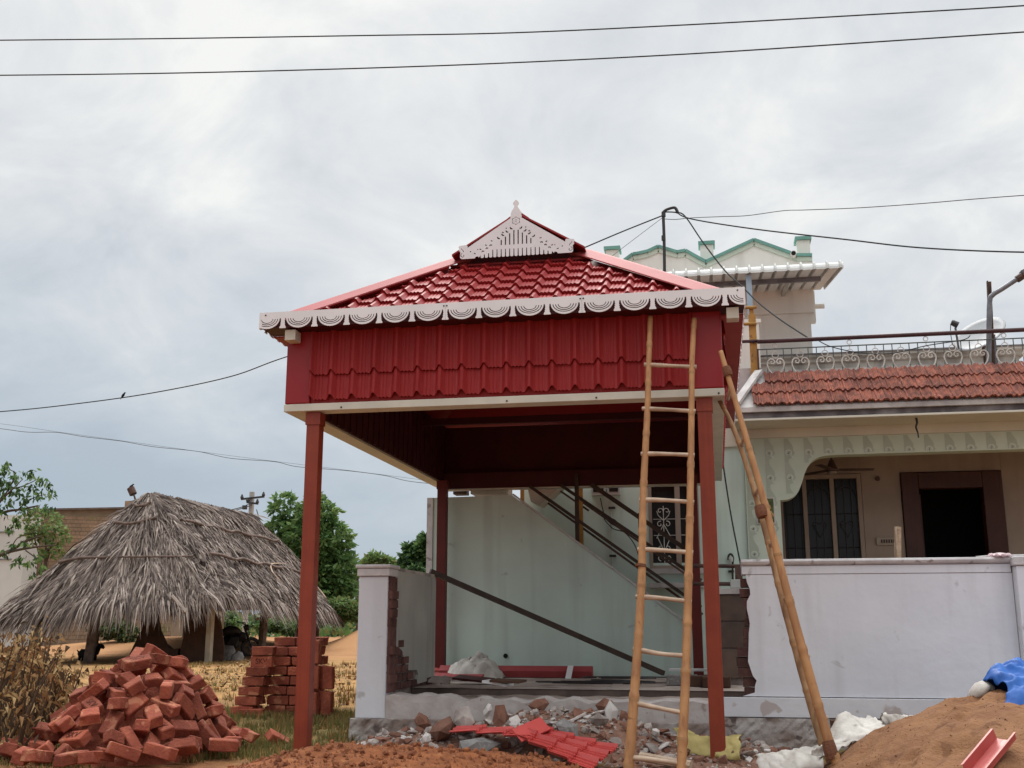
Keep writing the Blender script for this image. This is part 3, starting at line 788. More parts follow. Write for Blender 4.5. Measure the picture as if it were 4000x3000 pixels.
# ridge roof over the gablets (verge at GY0 - 0.16)
VG = GY0 - 0.16
for d in (-1, 1):
    b = MB(); lx = 0.66; ra_ = 5.05
    A = [(RX, VG, ra_), (RX + d * lx, VG, ra_ - .60 * lx), (RX + d * lx, GY1 + .16, ra_ - .60 * lx), (RX, GY1 + .16, ra_)]
    b.add(A + [(p[0], p[1], p[2] - 0.02) for p in A], [(0, 1, 2, 3), (7, 6, 5, 4), (0, 4, 5, 1), (1, 5, 6, 2), (2, 6, 7, 3)])
    b.build('ridge_sheet', 'red_sheet', pav)
cap((RX, VG + .02, 5.06), (RX, GY1 + .14, 5.06), 0.11, 0.065, 'ridge_cap')
for yy in (GY0 + 0.02, GY1 - 0.02):
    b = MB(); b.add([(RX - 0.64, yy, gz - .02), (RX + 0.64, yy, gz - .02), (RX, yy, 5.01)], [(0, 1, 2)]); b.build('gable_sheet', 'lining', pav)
b = MB(); b.box((RX - 0.70, GY0 - 0.06, gz + 0.0), (RX + 0.70, GY0 + 0.01, gz + 0.02)); b.build('gable_apron', 'red_sheet', pav)
# ---- fretted gable board with finial (drawn in units of the board, 1 unit = 0.706 mm)
def gable_board(cx, Y, zb, sgn):
    k = 7.6e-4
    half = [(72, 520), (76, 545), (68, 558), (74, 572), (64, 588), (68, 600), (54, 612), (54, 624), (40, 640), (30, 656), (24, 672), (22, 690), (36, 704), (40, 722), (30, 742), (16, 756), (0, 772)]
    L_ = [(-x, y) for x, y in half]
    right = [(x, y) for x, y in half][:-1][::-1]
    # bird-shaped volute ends
    bird = [(-640, 150), (-640, 176), (-655, 190), (-750, 182), (-760, 160), (-748, 140), (-757, 120), (-735, 96), (-738, 60), (-738, 20), (-722, 2), (-700, 0)]
    teeth = [(-545, 0), (-528, 22), (-500, 26), (-492, 8)]
    k2 = -470
    comb = []
    n = 17; w0 = 55.5
    for i in range(n):
        c = (i - (n - 1) / 2) * w0
        comb += [(c - 21, 38), (c - 21, 10), (c - 12, 0), (c + 12, 0), (c + 21, 10), (c + 21, 38)]
        if i < n - 1:
            d = c + w0 / 2; hgt = 105 if abs(d) < 330 else 60
            if abs(d) < 400: comb += [(d - 5, hgt), (d + 5, hgt)]
            else: comb += [(d - 6, 45), (d + 6, 45)]
    out = list(L_[::-1])                      # finial top to left shoulder
    out += bird + teeth + comb + [(-x, y) for x, y in teeth[::-1]] + [(-x, y) for x, y in bird[::-1]]
    out += [(x, y) for x, y in half[:-1]]
    holes = []
    for i in range(-4, 5):
        c = i * 55.5 + (27.75 if False else 0)
        if i == 0: continue
        top = 455 - abs(c) * 0.74 - 60
        holes.append(slit([(c - (27.7 if c > 0 else -27.7), 158), (c - (27.7 if c > 0 else -27.7), top)], 15))
        sg = 1 if c > 0 else -1
        holes.append(slit([(c - sg * 10, top + 16), (c + sg * 14, top + 22), (c + sg * 22, top + 42)], 17))
    for i in range(6):
        for sg in (-1, 1):
            cx_, cy_ = sg * (120 + i * 74), 352 - i * 53
            holes.append(slit([(cx_ + sg * 52 * math.cos(a), cy_ + 48 * math.sin(a)) for a in [x * PI / 12 for x in range(1, 12)]], 10))
            holes.append(slit([(cx_ + sg * 62, cy_ - 12), (cx_ + sg * 56, cy_ - 24), (cx_ + sg * 40, cy_ - 22)], 13))
    for i in range(3):
        for sg in (-1, 1):
            px, py = sg * (330 + i * 52), 165 - i * 38
            holes.append(slit([(px - sg * 16, py), (px + sg * 8, py + 6), (px + sg * 16, py - 10)], 15))
    for a in range(6):
        t = PI / 6 + a * PI / 3; ccx, ccy = 38 * math.cos(t), 480 + 38 * math.sin(t)
        holes.append(slit([(ccx + 15 * math.cos(t + q), ccy + 15 * math.sin(t + q)) for q in [x * PI / 7 - PI / 1.9 for x in range(9)]], 7))
    holes.append(slit(circ(0, 480, 15, 10), 5))
    for sg in (-1, 1):
        holes.append(slit([(sg * x, y) for x, y in spiral(-700, 48, 34, 0.9, PI * 0.6, 1, 14)], 8))
        holes.append(slit([(sg * x, y) for x, y in ((-728, 150), (-715, 130), (-700, 118), (-690, 96))], 8))
        holes.append(circ(sg * 600, 95, 9, 8)); holes.append(circ(sg * 505, 118, 8, 8)); holes.append(circ(sg * 128, 385, 9, 8))
    vs, fs = fret([[(x * k, y * k) for x, y in pl] for pl in [out] + holes], 0.006)
    b = MB(); b.add([(cx + v[0], Y + v[2], zb + v[1]) for v in vs], fs)
    o = b.build('gable_board', 'white_board', pav)
    d = MB(); d.lathe([(0.055, 0), (0.055, 0.008), (0.048, 0.012)], (cx, Y + 0.004, zb + 480 * k), 24, (0, 1, 0)); d.build('rosette_backing', 'lining', o)
    return o
gable_board(RX - 0.012, VG - 0.012, 4.592, 1)
gable_board(RX, GY1 + .175, 4.592, 1)
# ================================================================== LADDERS
def bamboo(pts, r0, r1, seed, node=0.42):
    """Bamboo stile: swollen nodes, slight wobble."""
    rg = random.Random(seed); P = smooth_path(pts, 5)
    tot = sum((P[i + 1] - P[i]).length for i in range(len(P) - 1)); n = max(8, int(tot / 0.025))
    # resample
    out = []; seg = 0; acc = 0.0; ds = tot / n
    cum = [0.0]
    for i in range(len(P) - 1): cum.append(cum[-1] + (P[i + 1] - P[i]).length)
    for k in range(n + 1):
        s = min(tot - 1e-6, k * ds)
        while cum[seg + 1] < s: seg += 1
        t = (s - cum[seg]) / (cum[seg + 1] - cum[seg] or 1); out.append(P[seg].lerp(P[seg + 1], t))
    nodes = []; s = rg.uniform(0.1, 0.3)
    while s < tot: nodes.append(s); s += node * rg.uniform(0.8, 1.15)
    rr = []; nf = []
    for k in range(n + 1):
        s = k * ds; r = r0 + (r1 - r0) * s / tot
        dmin = min(abs(s - q) for q in nodes)
        nf.append(dmin < ds * 0.45); r *= 1 + (0.13 if dmin < ds * 0.8 else (-0.03 if dmin < ds * 2 else 0)) + 0.015 * math.sin(k * 0.7); rr.append(r)
    b = MB(); b.tube(out, rr, 10)
    for i in range(n):
        if nf[i + 1]:
            for k in range(10): b.m[i * 10 + k] = 1
    return b
def lerp_line(a, b, t): return a.lerp(b, t)
lad = thing('ladder', (-0.9, 7.9, 0), 'bamboo ladder leaning against the front of the red pavilion', 'ladder')
Yb, Yt = 7.95, 8.90
def on_ladder(u, v):
    # ladder plane through the floor line Y=Yb at z=0 and the eaves line Y=Yt at z=3.69
    r = ray(u, v); k = (Yt - Yb) / 3.69
    t = (Yb - EYE.y + k * EYE.z) / (r.y - k * r.z); return EYE + r * t
sl_ = bamboo([on_ladder(*p) for p in ((2449, 3060), (2475, 2750), (2505, 2300), (2512, 1950), (2529, 1600), (2534, 1420), (2541, 1238))], 0.037, 0.022, 1)
sl_.build('stile', ['bamboo', 'bamboo_node'], lad, smooth=True, fix=False)
sr_ = bamboo([on_ladder(*p) for p in ((2658, 3060), (2678, 2650), (2692, 2150), (2700, 1700), (2703, 1420), (2712, 1245))], 0.036, 0.022, 2)
sr_.build('stile', ['bamboo', 'bamboo_node'], lad, smooth=True, fix=False)
for i, (ul, vl, ur, vr) in enumerate(((2530, 1425, 2706, 1433), (2522, 1597, 2702, 1606), (2518, 1773, 2698, 1778), (2512, 1953, 2696, 1962), (2505, 2146, 2692, 2158), (2498, 2332, 2686, 2350), (2488, 2536, 2680, 2560), (2478, 2745, 2672, 2785), (2462, 2960, 2664, 2985))):
    a, c = on_ladder(ul, vl), on_ladder(ur, vr); d = (c - a).normalized() * 0.03
    b = MB(); m_ = (a + c) / 2 + Vector((0, 0, random.uniform(-.012, .008)))
    b.tube(smooth_path([a - d, m_, c + d], 4), [0.017 + 0.002 * math.sin(k) for k in range(9)], 8); b.build('rung', 'pale_wood', lad, smooth=True, fix=False)
ring = MB(); c = on_ladder(2504, 2206); c2 = on_ladder(2503, 2216); ring.tube([c, c2], 0.043, 10); ring.build('lashing', 'rope', lad, fix=False)
lad2 = thing('ladder', (0.95, 8.1, 0), 'bamboo ladder seen edge on, leaning on the right side of the pavilion', 'ladder')
A0, A1 = at(3300, 3040, 8.05), at(2815, 1372, 8.75)
stA = bamboo([A0, at(3232, 2880, 8.12), at(3095, 2390, 8.3), at(2985, 1960, 8.47), at(2900, 1660, 8.6), A1], 0.037, 0.020, 4)
stA.build('stile', ['bamboo', 'bamboo_node'], lad2, smooth=True, fix=False)
off = Vector((-0.02, 0.46, 0.0))
stB = bamboo([A0 + off, at(3232, 2880, 8.12) + off, at(3095, 2390, 8.3) + off, at(2985, 1960, 8.47) + off, at(2900, 1660, 8.6) + off + Vector((-.02, 0, 0)), A1 + off + Vector((-0.03, 0, -0.25))], 0.030, 0.019, 9)
stB.build('stile', ['old_bamboo', 'bamboo_node'], lad2, smooth=True, fix=False)
for t in (0.12, 0.25, 0.38, 0.51, 0.64, 0.77, 0.9):
    p = A0.lerp(A1, t); b = MB(); b.tube([p + Vector((-0.005, 0.01, 0)), p + off], 0.015, 7); b.build('rung', 'pale_wood', lad2, smooth=True, fix=False)
for (u, v, Y, hh) in ((2974, 1998, 8.45, 0.045), (3243, 2930, 8.1, 0.06), (2841, 1452, 8.7, 0.04)):
    p = at(u, v, Y); d = (A1 - A0).normalized(); b = MB(); b.tube([p - d * hh, p - d * hh * .3, p + d * hh * .3, p + d * hh], [0.043, 0.048, 0.047, 0.043] if v > 1500 else [.034, .038, .037, .034], 10)
    b.build('lashing', 'rope', lad2, fix=False)
# ================================================================== COMPOUND WALLS
rw = random.Random(21)
# low plinth that joins the pillar and the right wall
pl = thing('plinth_wall', (-1.4, 10.05, 0), 'low broken plaster plinth running across under the demolished stretch of compound wall', 'wall')
b = MB(); n = 60
for i in range(n):
    x0 = -3.29 + 3.60 * i / n; x1 = -3.29 + 3.60 * (i + 1) / n
    def tz(x): return 0.44 + 0.022 * hnoise(5 * x, 2) * (1 if x > -2.55 else 0.15) - 0.03 * smooth(-2.6, -2.3, x) + 0.012 * math.sin(23 * x)
    v = []
    for x in (x0, x1):
        v += [(x, 9.95, 0.235), (x, 9.95, tz(x)), (x, 10.2, tz(x) + 0.01), (x, 10.2, 0.0)]
    b.add(v, [(0, 4, 5, 1), (1, 5, 6, 2), (2, 6, 7, 3)])
b.build('plaster_face', 'plinth_plaster', pl)
b = MB(); b.grid(lambda a, c: (-3.33 + 3.64 * a, 9.925 - 0.05 * (1 - c) - 0.025 * abs(hnoise(9 * (a * 3.6), 7 * c)) * (1 - .5 * c), -0.1 + 0.33 * c), 90, 10)
b.add([(-3.33, 9.925, .23), (.31, 9.925, .23), (.31, 9.95, .24), (-3.33, 9.95, .24)], [(0, 1, 2, 3)])
b.build('rough_base', 'rough_base', pl, fix=False)
# left gate pillar
gp = thing('gate_pillar', (-3.14, 10.07, 0.1), 'white end pillar of the compound wall standing left of the gap with one broken brick edge', 'pillar')
b = MB(); b.box((-3.285, 9.94, 0.24), (-3.005, 10.2, 1.515)); b.build('pillar_shaft', 'lilac_wall', gp, bevel=0.006)
b = MB(); b.box((-3.30, 9.92, 1.518), (-2.985, 10.22, 1.588)); b.build('pillar_cap', 'cap_white', gp, bevel=0.006)
b = MB(); b.box((-3.315, 9.905, 1.59), (-2.97, 10.235, 1.625)); b.build('cap_moulding', 'cap_white', gp, bevel=0.012)
b = MB(); b.grid(lambda a, c: (-3.32 + 0.40 * a, 9.915 - 0.03 * (1 - c) - 0.02 * abs(hnoise(11 * a, 9 * c)), -0.1 + 0.335 * c), 12, 10); b.build('pillar_foot', 'rough_base', gp, fix=False)
bid = 0
brick_one = mesh_of(MB().box((-.5, -.5, -.5), (.5, .5, .5)), 'brick', 'brick_core')
def core_bricks(parent, x_of, y0, y1, z0, z1, w=0.16, course=0.085, dirx=1):
    z = z0; k = 0
    while z < z1 - 0.04:
        h = min(course - 0.012, z1 - z)
        x = x_of(z) + rw.uniform(-.025, .03)
        new_obj('brick', brick_one, parent, (x + dirx * w / 2, (y0 + y1) / 2 + rw.uniform(-.01, .01), z + h / 2), (rw.uniform(-.03, .03), rw.uniform(-.05, .05), rw.uniform(-.06, .06)), (w, y1 - y0, h))
        z += course; k += 1
b = MB(); b.box((-3.003, 9.97, 0.46), (-2.984, 10.19, 1.51)); b.build('broken_edge', 'brick_core', gp)
core_bricks(gp, lambda z: -3.056 + 0.006 * math.sin(9 * z), 9.965, 10.18, 0.46, 1.58, w=0.075)
# return wall going back from the pillar
rt_ = thing('return_wall', (-3.17, 11.1, 0.15), 'grey side wall running back from the white pillar with bare bricks at its foot', 'wall')
b = MB(); b.box((-3.285, 10.21, 0.1), (-3.085, 11.93, 1.585)); b.build('wall_core', 'mortar', rt_)
poly = [(10.26, 1.60), (11.95, 1.60), (11.95, 0.50), (11.25, 0.48), (11.22, 0.53), (11.27, 0.57), (11.22, 0.62), (10.86, 0.63), (10.74, 0.72), (10.66, 0.82), (10.52, 0.86), (10.36, 0.88), (10.29, 0.92), (10.245, 0.98), (10.235, 1.2)]
b = MB(); b.prism(poly, lambda a, z, t: (t, a, z), -3.083, -3.055); b.build('plaster_skin', 'return_wall', rt_)
b = MB(); b.box((-3.305, 10.215, 1.588), (-3.05, 11.95, 1.62)); b.build('wall_cap', 'old_plaster', rt_)
for r in range(7):
    z = 0.46 + r * 0.08; y = 10.25 + (0.06 if r % 2 else 0)
    while y < (11.9 if r < 1 else 11.1 - r * .1):
        new_obj('brick', brick_one, rt_, (-3.078 + rw.uniform(-.008, .010), y + 0.09, z + 0.033), (rw.uniform(-.04, .04), 0, rw.uniform(-.06, .06)), (0.04, 0.175, 0.066)); y += 0.195
# right compound wall
cw = thing('compound_wall', (2.0, 10.05, 0.1), 'long lilac white compound wall in front of the house veranda with a jagged broken left end', 'wall')
edge = []
z = 0.47
zs = [0.47, 0.50, 0.56, 0.60, 0.64, 0.68, 0.76, 0.85, 0.93, 1.0, 1.08, 1.15, 1.2, 1.27, 1.33, 1.38, 1.44, 1.50]
xs = [0.20, 0.30, 0.305, 0.32, 0.29, 0.278, 0.255, 0.262, 0.268, 0.272, 0.285, 0.276, 0.266, 0.268, 0.30, 0.298, 0.275, 0.268]
poly = [(x, z) for x, z in zip(xs, zs)] + [(2.47, 1.50), (2.47, 0.47)]
b = MB(); b.prism(poly, lambda a, z, t: (a, t, z), 9.93, 9.96); b.build('plaster_face', 'lilac_wall', cw)
b = MB(); b.box((0.44, 9.962, 0.1), (2.6, 10.19, 1.50)); b.build('wall_core', 'mortar', cw)
core_bricks(cw, lambda z: 0.215 + 0.03 * math.sin(7 * z) + (0.03 if z < .6 else 0), 9.965, 10.185, 0.46, 1.50, w=0.235)
b = MB(); b.box((0.235, 9.925, 1.503), (2.465, 10.2, 1.575)); b.build('wall_cap', 'lilac_wall', cw, bevel=0.004)
b = MB(); n = 40
pr = [(9.925, 1.578), (9.905, 1.590), (9.895, 1.612), (9.905, 1.632), (10.22, 1.640), (10.22, 1.578)]
b.prism(pr, lambda y, z, t: (t, y, z), 0.232, 2.60); b.build('cap_moulding', 'cap_white', cw, bevel=0.004)
b = MB(); b.box((0.02, 9.905, 0.30), (2.46, 9.929, 0.462)); b.build('wall_skirt', 'skirt_wall', cw, bevel=0.004)
b = MB(); b.box((0.3, 9.931, 0.1), (2.46, 9.955, 0.465)); b.build('skirt_backing', 'mortar', cw)
b = MB(); b.grid(lambda a, c: (0.02 + 2.44 * a, 9.90 - 0.06 * (1 - c) - 0.025 * abs(hnoise(9 * (a * 2.4), 8 * c)), -0.1 + 0.395 * c), 70, 12); b.build('rough_base', 'rough_base', cw, fix=False)
b = MB(); b.box((2.475, 9.80, 0.0), (5.2, 10.2, 1.55)); b.build('end_pier', 'lilac_wall', cw, bevel=0.006)
b = MB(); b.box((2.46, 9.785, 1.553), (5.2, 10.21, 1.63)); b.build('pier_cap', 'cap_white', cw, bevel=0.01)
# pink plastic rosette lying on the wall top
b = MB(); c = at(3905, 2172, 9.95); c.z = 1.633
b.lathe([(0.075, 0), (0.082, 0.01), (0.05, 0.03), (0.02, 0.036)], c, 12)
for k in range(9):
    a = 2 * PI * k / 9; b.lump((c.x + 0.075 * math.cos(a), c.y + 0.075 * math.sin(a), c.z + 0.012), 0.022, 0.1, 1)
tag(b.build('plastic_rosette', 'pink_plastic', fix=False), 'small pale pink rosette ornament lying on top of the lilac wall', 'ornament')
b = MB(); p = at(3870, 2178, 9.99); p.z = 1.634; q = at(4000, 2170, 9.97); q.z = 1.636
b.tube([p + Vector((-.12, 0, .004)), p + Vector((0, 0, .012)), q + Vector((0, 0, .012)), q + Vector((.3, 0, .01))], 0.008, 6)
tag(b.build('white_strip', 'cap_white', fix=False), 'thin white strip lying along the top of the lilac wall beside the rosette', 'strip')
# ================================================================== FLOOR SLAB
b = MB(); b.grid(lambda a, c: (-3.08 + 3.7 * a, 10.18 + 0.95 * c, 0.385 + 0.02 * hnoise(4 * a * 3.7, 5 * c)), 60, 14)
tag(b.build('trench_floor', 'concrete', fix=False, smooth=True), kind='structure')
b = MB(); b.box((-3.08, 11.1, 0.30), (0.9, 14.9, 0.445)); b.box((-3.75, 12.2, 0.30), (-3.083, 14.9, 0.445)); o = b.build('floor_slab', 'slab_edge', origin=(0, 0, 0)); tag(o, kind='structure')
b = MB(); b.grid(lambda a, c: (-3.08 + 3.98 * a, 11.085 + 2.8 * c, 0.449 + 0.002 * hnoise(6 * a, 5 * c)), 30, 16)
tag(b.build('floor_screed', 'concrete', fix=False, origin=(0, 0, 0)), kind='structure')
# ================================================================== STAIR WALL AND HOUSE SIDE
SY = 13.95
st = thing('staircase', (-2.0, 14.4, 0.45), 'outside staircase behind the pavilion with a sloping pale mint side wall', 'staircase')
def pxz(u, v, Y): p = at(u, v, Y); return (p.x, p.z)
prof = [(-3.67, 0.449), pxz(1680, 1945, SY), pxz(2000, 1934, SY), pxz(2720, 2467, SY), (pxz(2720, 2467, SY)[0], 0.449)]
b = MB(); b.prism(prof, lambda x, z, t: (x, t, z), SY, SY + 0.12); b.build('side_wall', 'mint_wall', st)
a, c = at(2003, 1934, SY), at(2720, 2466, SY)
b = MB(); b.bar((a.x, SY + 0.06, a.z + 0.012), (c.x, SY + 0.06, c.z + 0.012), 0.15, 0.022, (0, 0, 1)); b.build('wall_coping', 'cap_white', st)
p0 = at(1680, 1945, SY); b = MB(); b.box((-3.70, SY - 0.02, 0.449), (-3.62, SY + 0.13, p0.z)); b.build('corner_strip', 'cap_white', st)
n = 13
for i in range(n):
    x1 = c.x - (c.x - a.x) * i / n; z1 = 0.45 + (a.z - 0.12 - 0.45) * (i + 1) / n; x0 = c.x - (c.x - a.x) * (i + 1) / n
    b = MB(); b.box((x0 - .02, SY + 0.122, z1 - 0.16), (x1, 14.90, z1)); b.build('step', 'concrete', st)
b = MB(); b.box((-3.6, SY + 0.122, 2.50), (a.x - .03, 14.9, 2.62)); b.build('landing', 'concrete', st)
# boxy ledge on the landing and the upper flight
b = MB(); q0, q1 = at(1838, 1932, 14.2), at(1975, 1908, 14.2); b.box((q0.x, 14.2, q0.z + .01), (q1.x, 14.7, q1.z + 0.06)); b.build('landing_parapet', 'cream_wall', st)
b = MB(); q0, q1 = at(1770, 1925, 14.3), at(1820, 1912, 14.3); b.box((q0.x, 14.3, q0.z - .02), (q1.x, 14.5, q1.z + 0.12)); b.build('dark_block', 'slab_edge', st)
up = [pxz(2075, 1960, 14.6), pxz(2110, 1975, 14.6), pxz(2215, 1880, 14.6), pxz(2150, 1800, 14.6), pxz(2040, 1800, 14.6)]
b = MB(); b.prism(up, lambda x, z, t: (x, t, z), 14.55, 14.95); b.build('upper_flight', 'cream_wall', st)
def rail_set(nm, Y, posts, rails, m, label, pm=None):
    r = thing(nm, at(posts[0][0], posts[0][2], Y), label, 'railing', 'railings of the outside staircase')
    for u, v0, v1 in posts:
        p, q = at(u, v0, Y), at(u, v1, Y); b = MB(); b.box((p.x - .025, Y - .025, q.z), (p.x + .025, Y + .025, p.z)); b.build('rail_post', pm or m, r)
    for u0, v0, u1, v1, t in rails:
        b = MB(); b.bar(at(u0, v0, Y), at(u1, v1, Y), t, t * 0.9); b.build('rail', m, r)
    return r
rail_set('stair_railing', SY + 0.05, [(2252, 1850, 2122), (2500, 2005, 2330)], [(2070, 1900, 2740, 2372, .045), (2190, 1895, 2740, 2268, .045), (2310, 1893, 2680, 2146, .06)], 'brown_rail', 'dark brown stair railing nearer the pavilion, on top of the sloping mint wall')
rail_set('stair_railing', 14.85, [(2040, 1850, 1990), (2268, 1850, 2130)], [(2085, 1925, 2745, 2400, .035), (2270, 1958, 2745, 2290, .03), (2062, 1830, 2300, 1995, .03)], 'rust_iron', 'thinner rusty stair railing on the house side of the steps', 'ochre_paint')
# ---- house
HY = 15.05
hs = thing('house', (2.0, 16.0, 0.4), 'single storey pale mint house with arched veranda, clay tile eaves and roof terrace', 'house')
b = MB(); b.box((-2.6, HY, 0.3), (-0.86, HY + 0.22, 3.46)); b.box((-0.33, HY, 0.3), (0.452, HY + 0.22, 3.46)); b.box((-0.86, HY, 3.02), (-0.33, HY + 0.22, 3.46)); b.box((-0.86, HY, 0.3), (-0.33, HY + .22, 1.90)); b.build('side_wall', 'mint_wall', hs)
b = MB(); b.box((-2.6, HY - 0.03, 3.462), (0.452, HY + 0.3, 3.79)); b.build('lintel_band', 'cream_wall', hs)
# window with scroll grille
wd = MB()
for lo, hi in (((-0.86, HY - .012, 1.90), (-0.81, HY + .1, 3.02)), ((-0.38, HY - .012, 1.90), (-0.33, HY + .1, 3.02)), ((-0.62 + 0.06, HY - .012, 1.95), (-0.50, HY + .1, 2.97)), ((-0.81, HY - .012, 1.90), (-0.38, HY + .1, 1.95)), ((-0.81, HY - .012, 2.97), (-0.38, HY + .1, 3.02))): wd.box(lo, hi)
wx0, wx1 = at(2533, 2000, HY).x, at(2692, 2000, HY).x
wm = (wx0 + wx1) / 2
wd = MB()
wz0, wz1 = at(2600, 2222, HY).z, 3.02
for lo, hi in (((wx0, HY - .015, wz0), (wx0 + .045, HY + .1, wz1)), ((at(2637, 2000, HY).x, HY - .015, wz0 + .046), (at(2657, 2000, HY).x, HY + .1, wz1 - .04)), ((wx1 + .09, HY - .015, wz0), (wx1 + .13, HY + .1, wz1)), ((wx0 + .046, HY - .012, wz0), (wx1 + .089, HY + .1, wz0 + .045)), ((wx0 + .046, HY - .012, wz1 - .04), (wx1 + .089, HY + .1, wz1))): wd.box(lo, hi)
win = wd.build('window', 'inner_wall', hs); tag(win, 'small side window with white scroll grille behind the stair rails')
b = MB(); b.box((wx0 + .046, HY + .05, wz0 + .046), (wx1 + .089, HY + .06, wz1 - .041)); b.build('pane', 'glass_dark', win)
gr = MB(); gx = (wx0 + .045 + at(2637, 2000, HY).x) / 2; gy = HY - 0.02
gz0 = wz0 + .05
def sc(pts, r=0.006): gr.tube([(gx + x, gy, gz0 + z) for x, z in pts], r, 6)
sc([(0, 0), (0, .80)])
for s in (-1, 1):
    sc([(s * x, z) for x, z in spiral(.045, .73, .045, .9, PI * 1.0, -1, 14)]); sc([(s * .09, .73), (s * .07, .67), (0, .60)])
    sc([(s * x, z) for x, z in spiral(.05, .55, .045, .9, PI * .6, -1, 14)]); sc([(0, .55), (s * .10, .36)])
    sc([(s * .09, .38), (0, .18)]); sc([(s * x, z) for x, z in spiral(.05, .22, .035, .9, PI * .6, -1, 14)])
    sc([(s * x, z) for x, z in spiral(.05, .10, .045, .7, PI * 1.5, 1, 14)])
for z in (.20, .40, .62): gr.tube([(gx - .14, gy + .01, gz0 + z), (gx + .36, gy + .01, gz0 + z)], .004, 5)
gr.build('grille', 'white_iron', win, fix=False)
b = MB(); b.box((wx0 - .02, HY - .14, wz0 - .07), (wx1 + .3, HY - .002, wz0 - .003)); b.build('sill', 'stained_white', win)
b = MB(); p, q = at(2540, 2290, 14.95), at(2720, 2300, 14.95); b.box((p.x, 14.6, p.z - .03), (q.x + .1, HY - .002, p.z + .03)); b.build('ledge', 'stained_white', hs)
# meter boxes, conduit and cable
for u0, u1, v0, v1 in ((2312, 2368, 1888, 1940), (2374, 2424, 1880, 1938)):
    p, q = at(u0, v1, HY), at(u1, v0, HY); b = MB(); b.box((p.x, HY - .09, p.z), (q.x, HY - .002, q.z)); o = b.build('meter_box', 'pvc', hs, bevel=0.01)
    b = MB(); b.box((p.x + .03, HY - .096, p.z + .05), (q.x - .03, HY - .091, q.z - .03)); b.build('meter_window', 'glass_dark', o)
b = MB(); p, q = at(2386, 1960, HY), at(2386, 2230, HY); b.tube([(p.x, HY - .03, p.z), (p.x, HY - .03, q.z)], .012, 6); o = b.build('conduit', 'pvc', hs)
for v in (1985, 2172):
    z = at(2386, v, HY).z; b = MB(); b.box((p.x - .03, HY - .05, z - .015), (p.x + .06, HY - .002, z + .015)); b.build('clip', 'black_iron', o)
b = MB(); b.tube(smooth_path([at(u, v, HY - .05) for u, v in ((2345, 1945), (2360, 2010), (2380, 2040), (2420, 2060), (2400, 2030), (2360, 2025), (2395, 2065), (2440, 2080), (2480, 2130), (2500, 2190))], 6), .008, 6); b.build('cable', 'black_iron', hs, fix=False)
# dark stone faced washing bench, its rails and tap
wb = thing('wash_bench', (0.35, 12.0, 0.45), 'low wall faced with dark brown stone panels behind the jagged end of the compound wall', 'bench')
WY = 12.2
for r, (v0, v1) in enumerate(((2325, 2425), (2432, 2530), (2537, 2648))):
    for cc in range(2):
        x0 = 0.02 + cc * 0.36; z1, z0 = at(2850, v0, WY).z, at(2850, v1, WY).z
        b = MB(); b.box((x0, WY, z0), (x0 + 0.352, WY + .03, z1)); b.build('stone_panel', 'stone_panel', wb, bevel=0.003)
b = MB(); zt = at(2850, 2322, WY).z; b.box((0.0, WY + .032, 0.45), (0.76, WY + .7, zt)); b.build('bench_core', 'mortar', wb)
b = MB(); b.box((-0.02, WY - .02, zt + .003), (0.76, WY + .7, zt + .065)); b.build('bench_top', 'stained_white', wb, bevel=0.004)
b = MB(); p = at(2890, 2300, WY + .1); b.box((p.x - .1, WY + .02, zt + .068), (p.x + .02, WY + .2, zt + .16)); tag(b.build('white_tray', 'pvc', bevel=.006), 'small white plastic tray set on the stone faced wash bench', 'tray')
rl = thing('wash_rail', at(2880, 2290, 12.6), 'short rusty pipe railing above the stone faced wash bench', 'railing')
for v in (2212, 2282):
    b = MB(); p, q = at(2700, v - 2, 12.7), at(2925, v, 12.7); b.tube([p, q], .022, 8); b.build('rail', 'rust_iron', rl)
b = MB(); p, q = at(2884, 2208, 12.66), at(2884, 2300, 12.66); b.box((p.x - .04, 12.62, q.z), (p.x + .04, 12.69, p.z)); b.build('rail_post', 'rust_iron', rl)
tp = thing('tap', at(2856, 2240, HY - .05), 'water tap on a bent pipe fixed to the mint wall above the rusty rail', 'tap')
b = MB(); b.tube(smooth_path([at(u, v, HY - .06) for u, v in ((2862, 2290), (2862, 2205), (2864, 2178), (2855, 2164), (2846, 2172), (2845, 2188))], 5), .014, 8); b.build('pipe', 'black_iron', tp)
b = MB(); p = at(2855, 2185, HY - .06); b.lathe([(.03, -.03), (.034, 0), (.03, .03)], p, 10); b.build('spout', 'pvc', tp)
b = MB(); p, q = at(2845, 2232, HY - .03), at(2868, 2232, HY - .03); b.bar(p, q, .03); b.build('clip', 'black_iron', tp)
# ================================================================== VERANDA FRONT
VF = 15.0
curve = smooth_path([Vector((0.905, 2.712, 0)), Vector((1.03, 2.73, 0)), Vector((1.13, 2.80, 0)), Vector((1.195, 2.93, 0)), Vector((1.25, 3.08, 0)), Vector((1.33, 3.21, 0)), Vector((1.45, 3.285, 0)), Vector((1.62, 3.305, 0)), Vector((1.8, 3.308, 0))], 6)
poly = [(0.455, 0.4), (0.455, 3.56), (5.6, 3.56), (5.6, 3.325)] + [(p.x, p.y) for p in curve[::-1]] + [(0.905, 2.70), (0.905, 0.4)]
b = MB(); b.prism(poly, lambda x, z, t: (x, t, z), VF, VF + 0.24); vfr = b.build('veranda_front', 'soft_mint', hs)
b = MB(); b.box((-0.0 + 0.40, VF - .02, 3.562), (5.6, VF + .3, 3.80)); b.build('beam_band', 'cream_wall', hs)
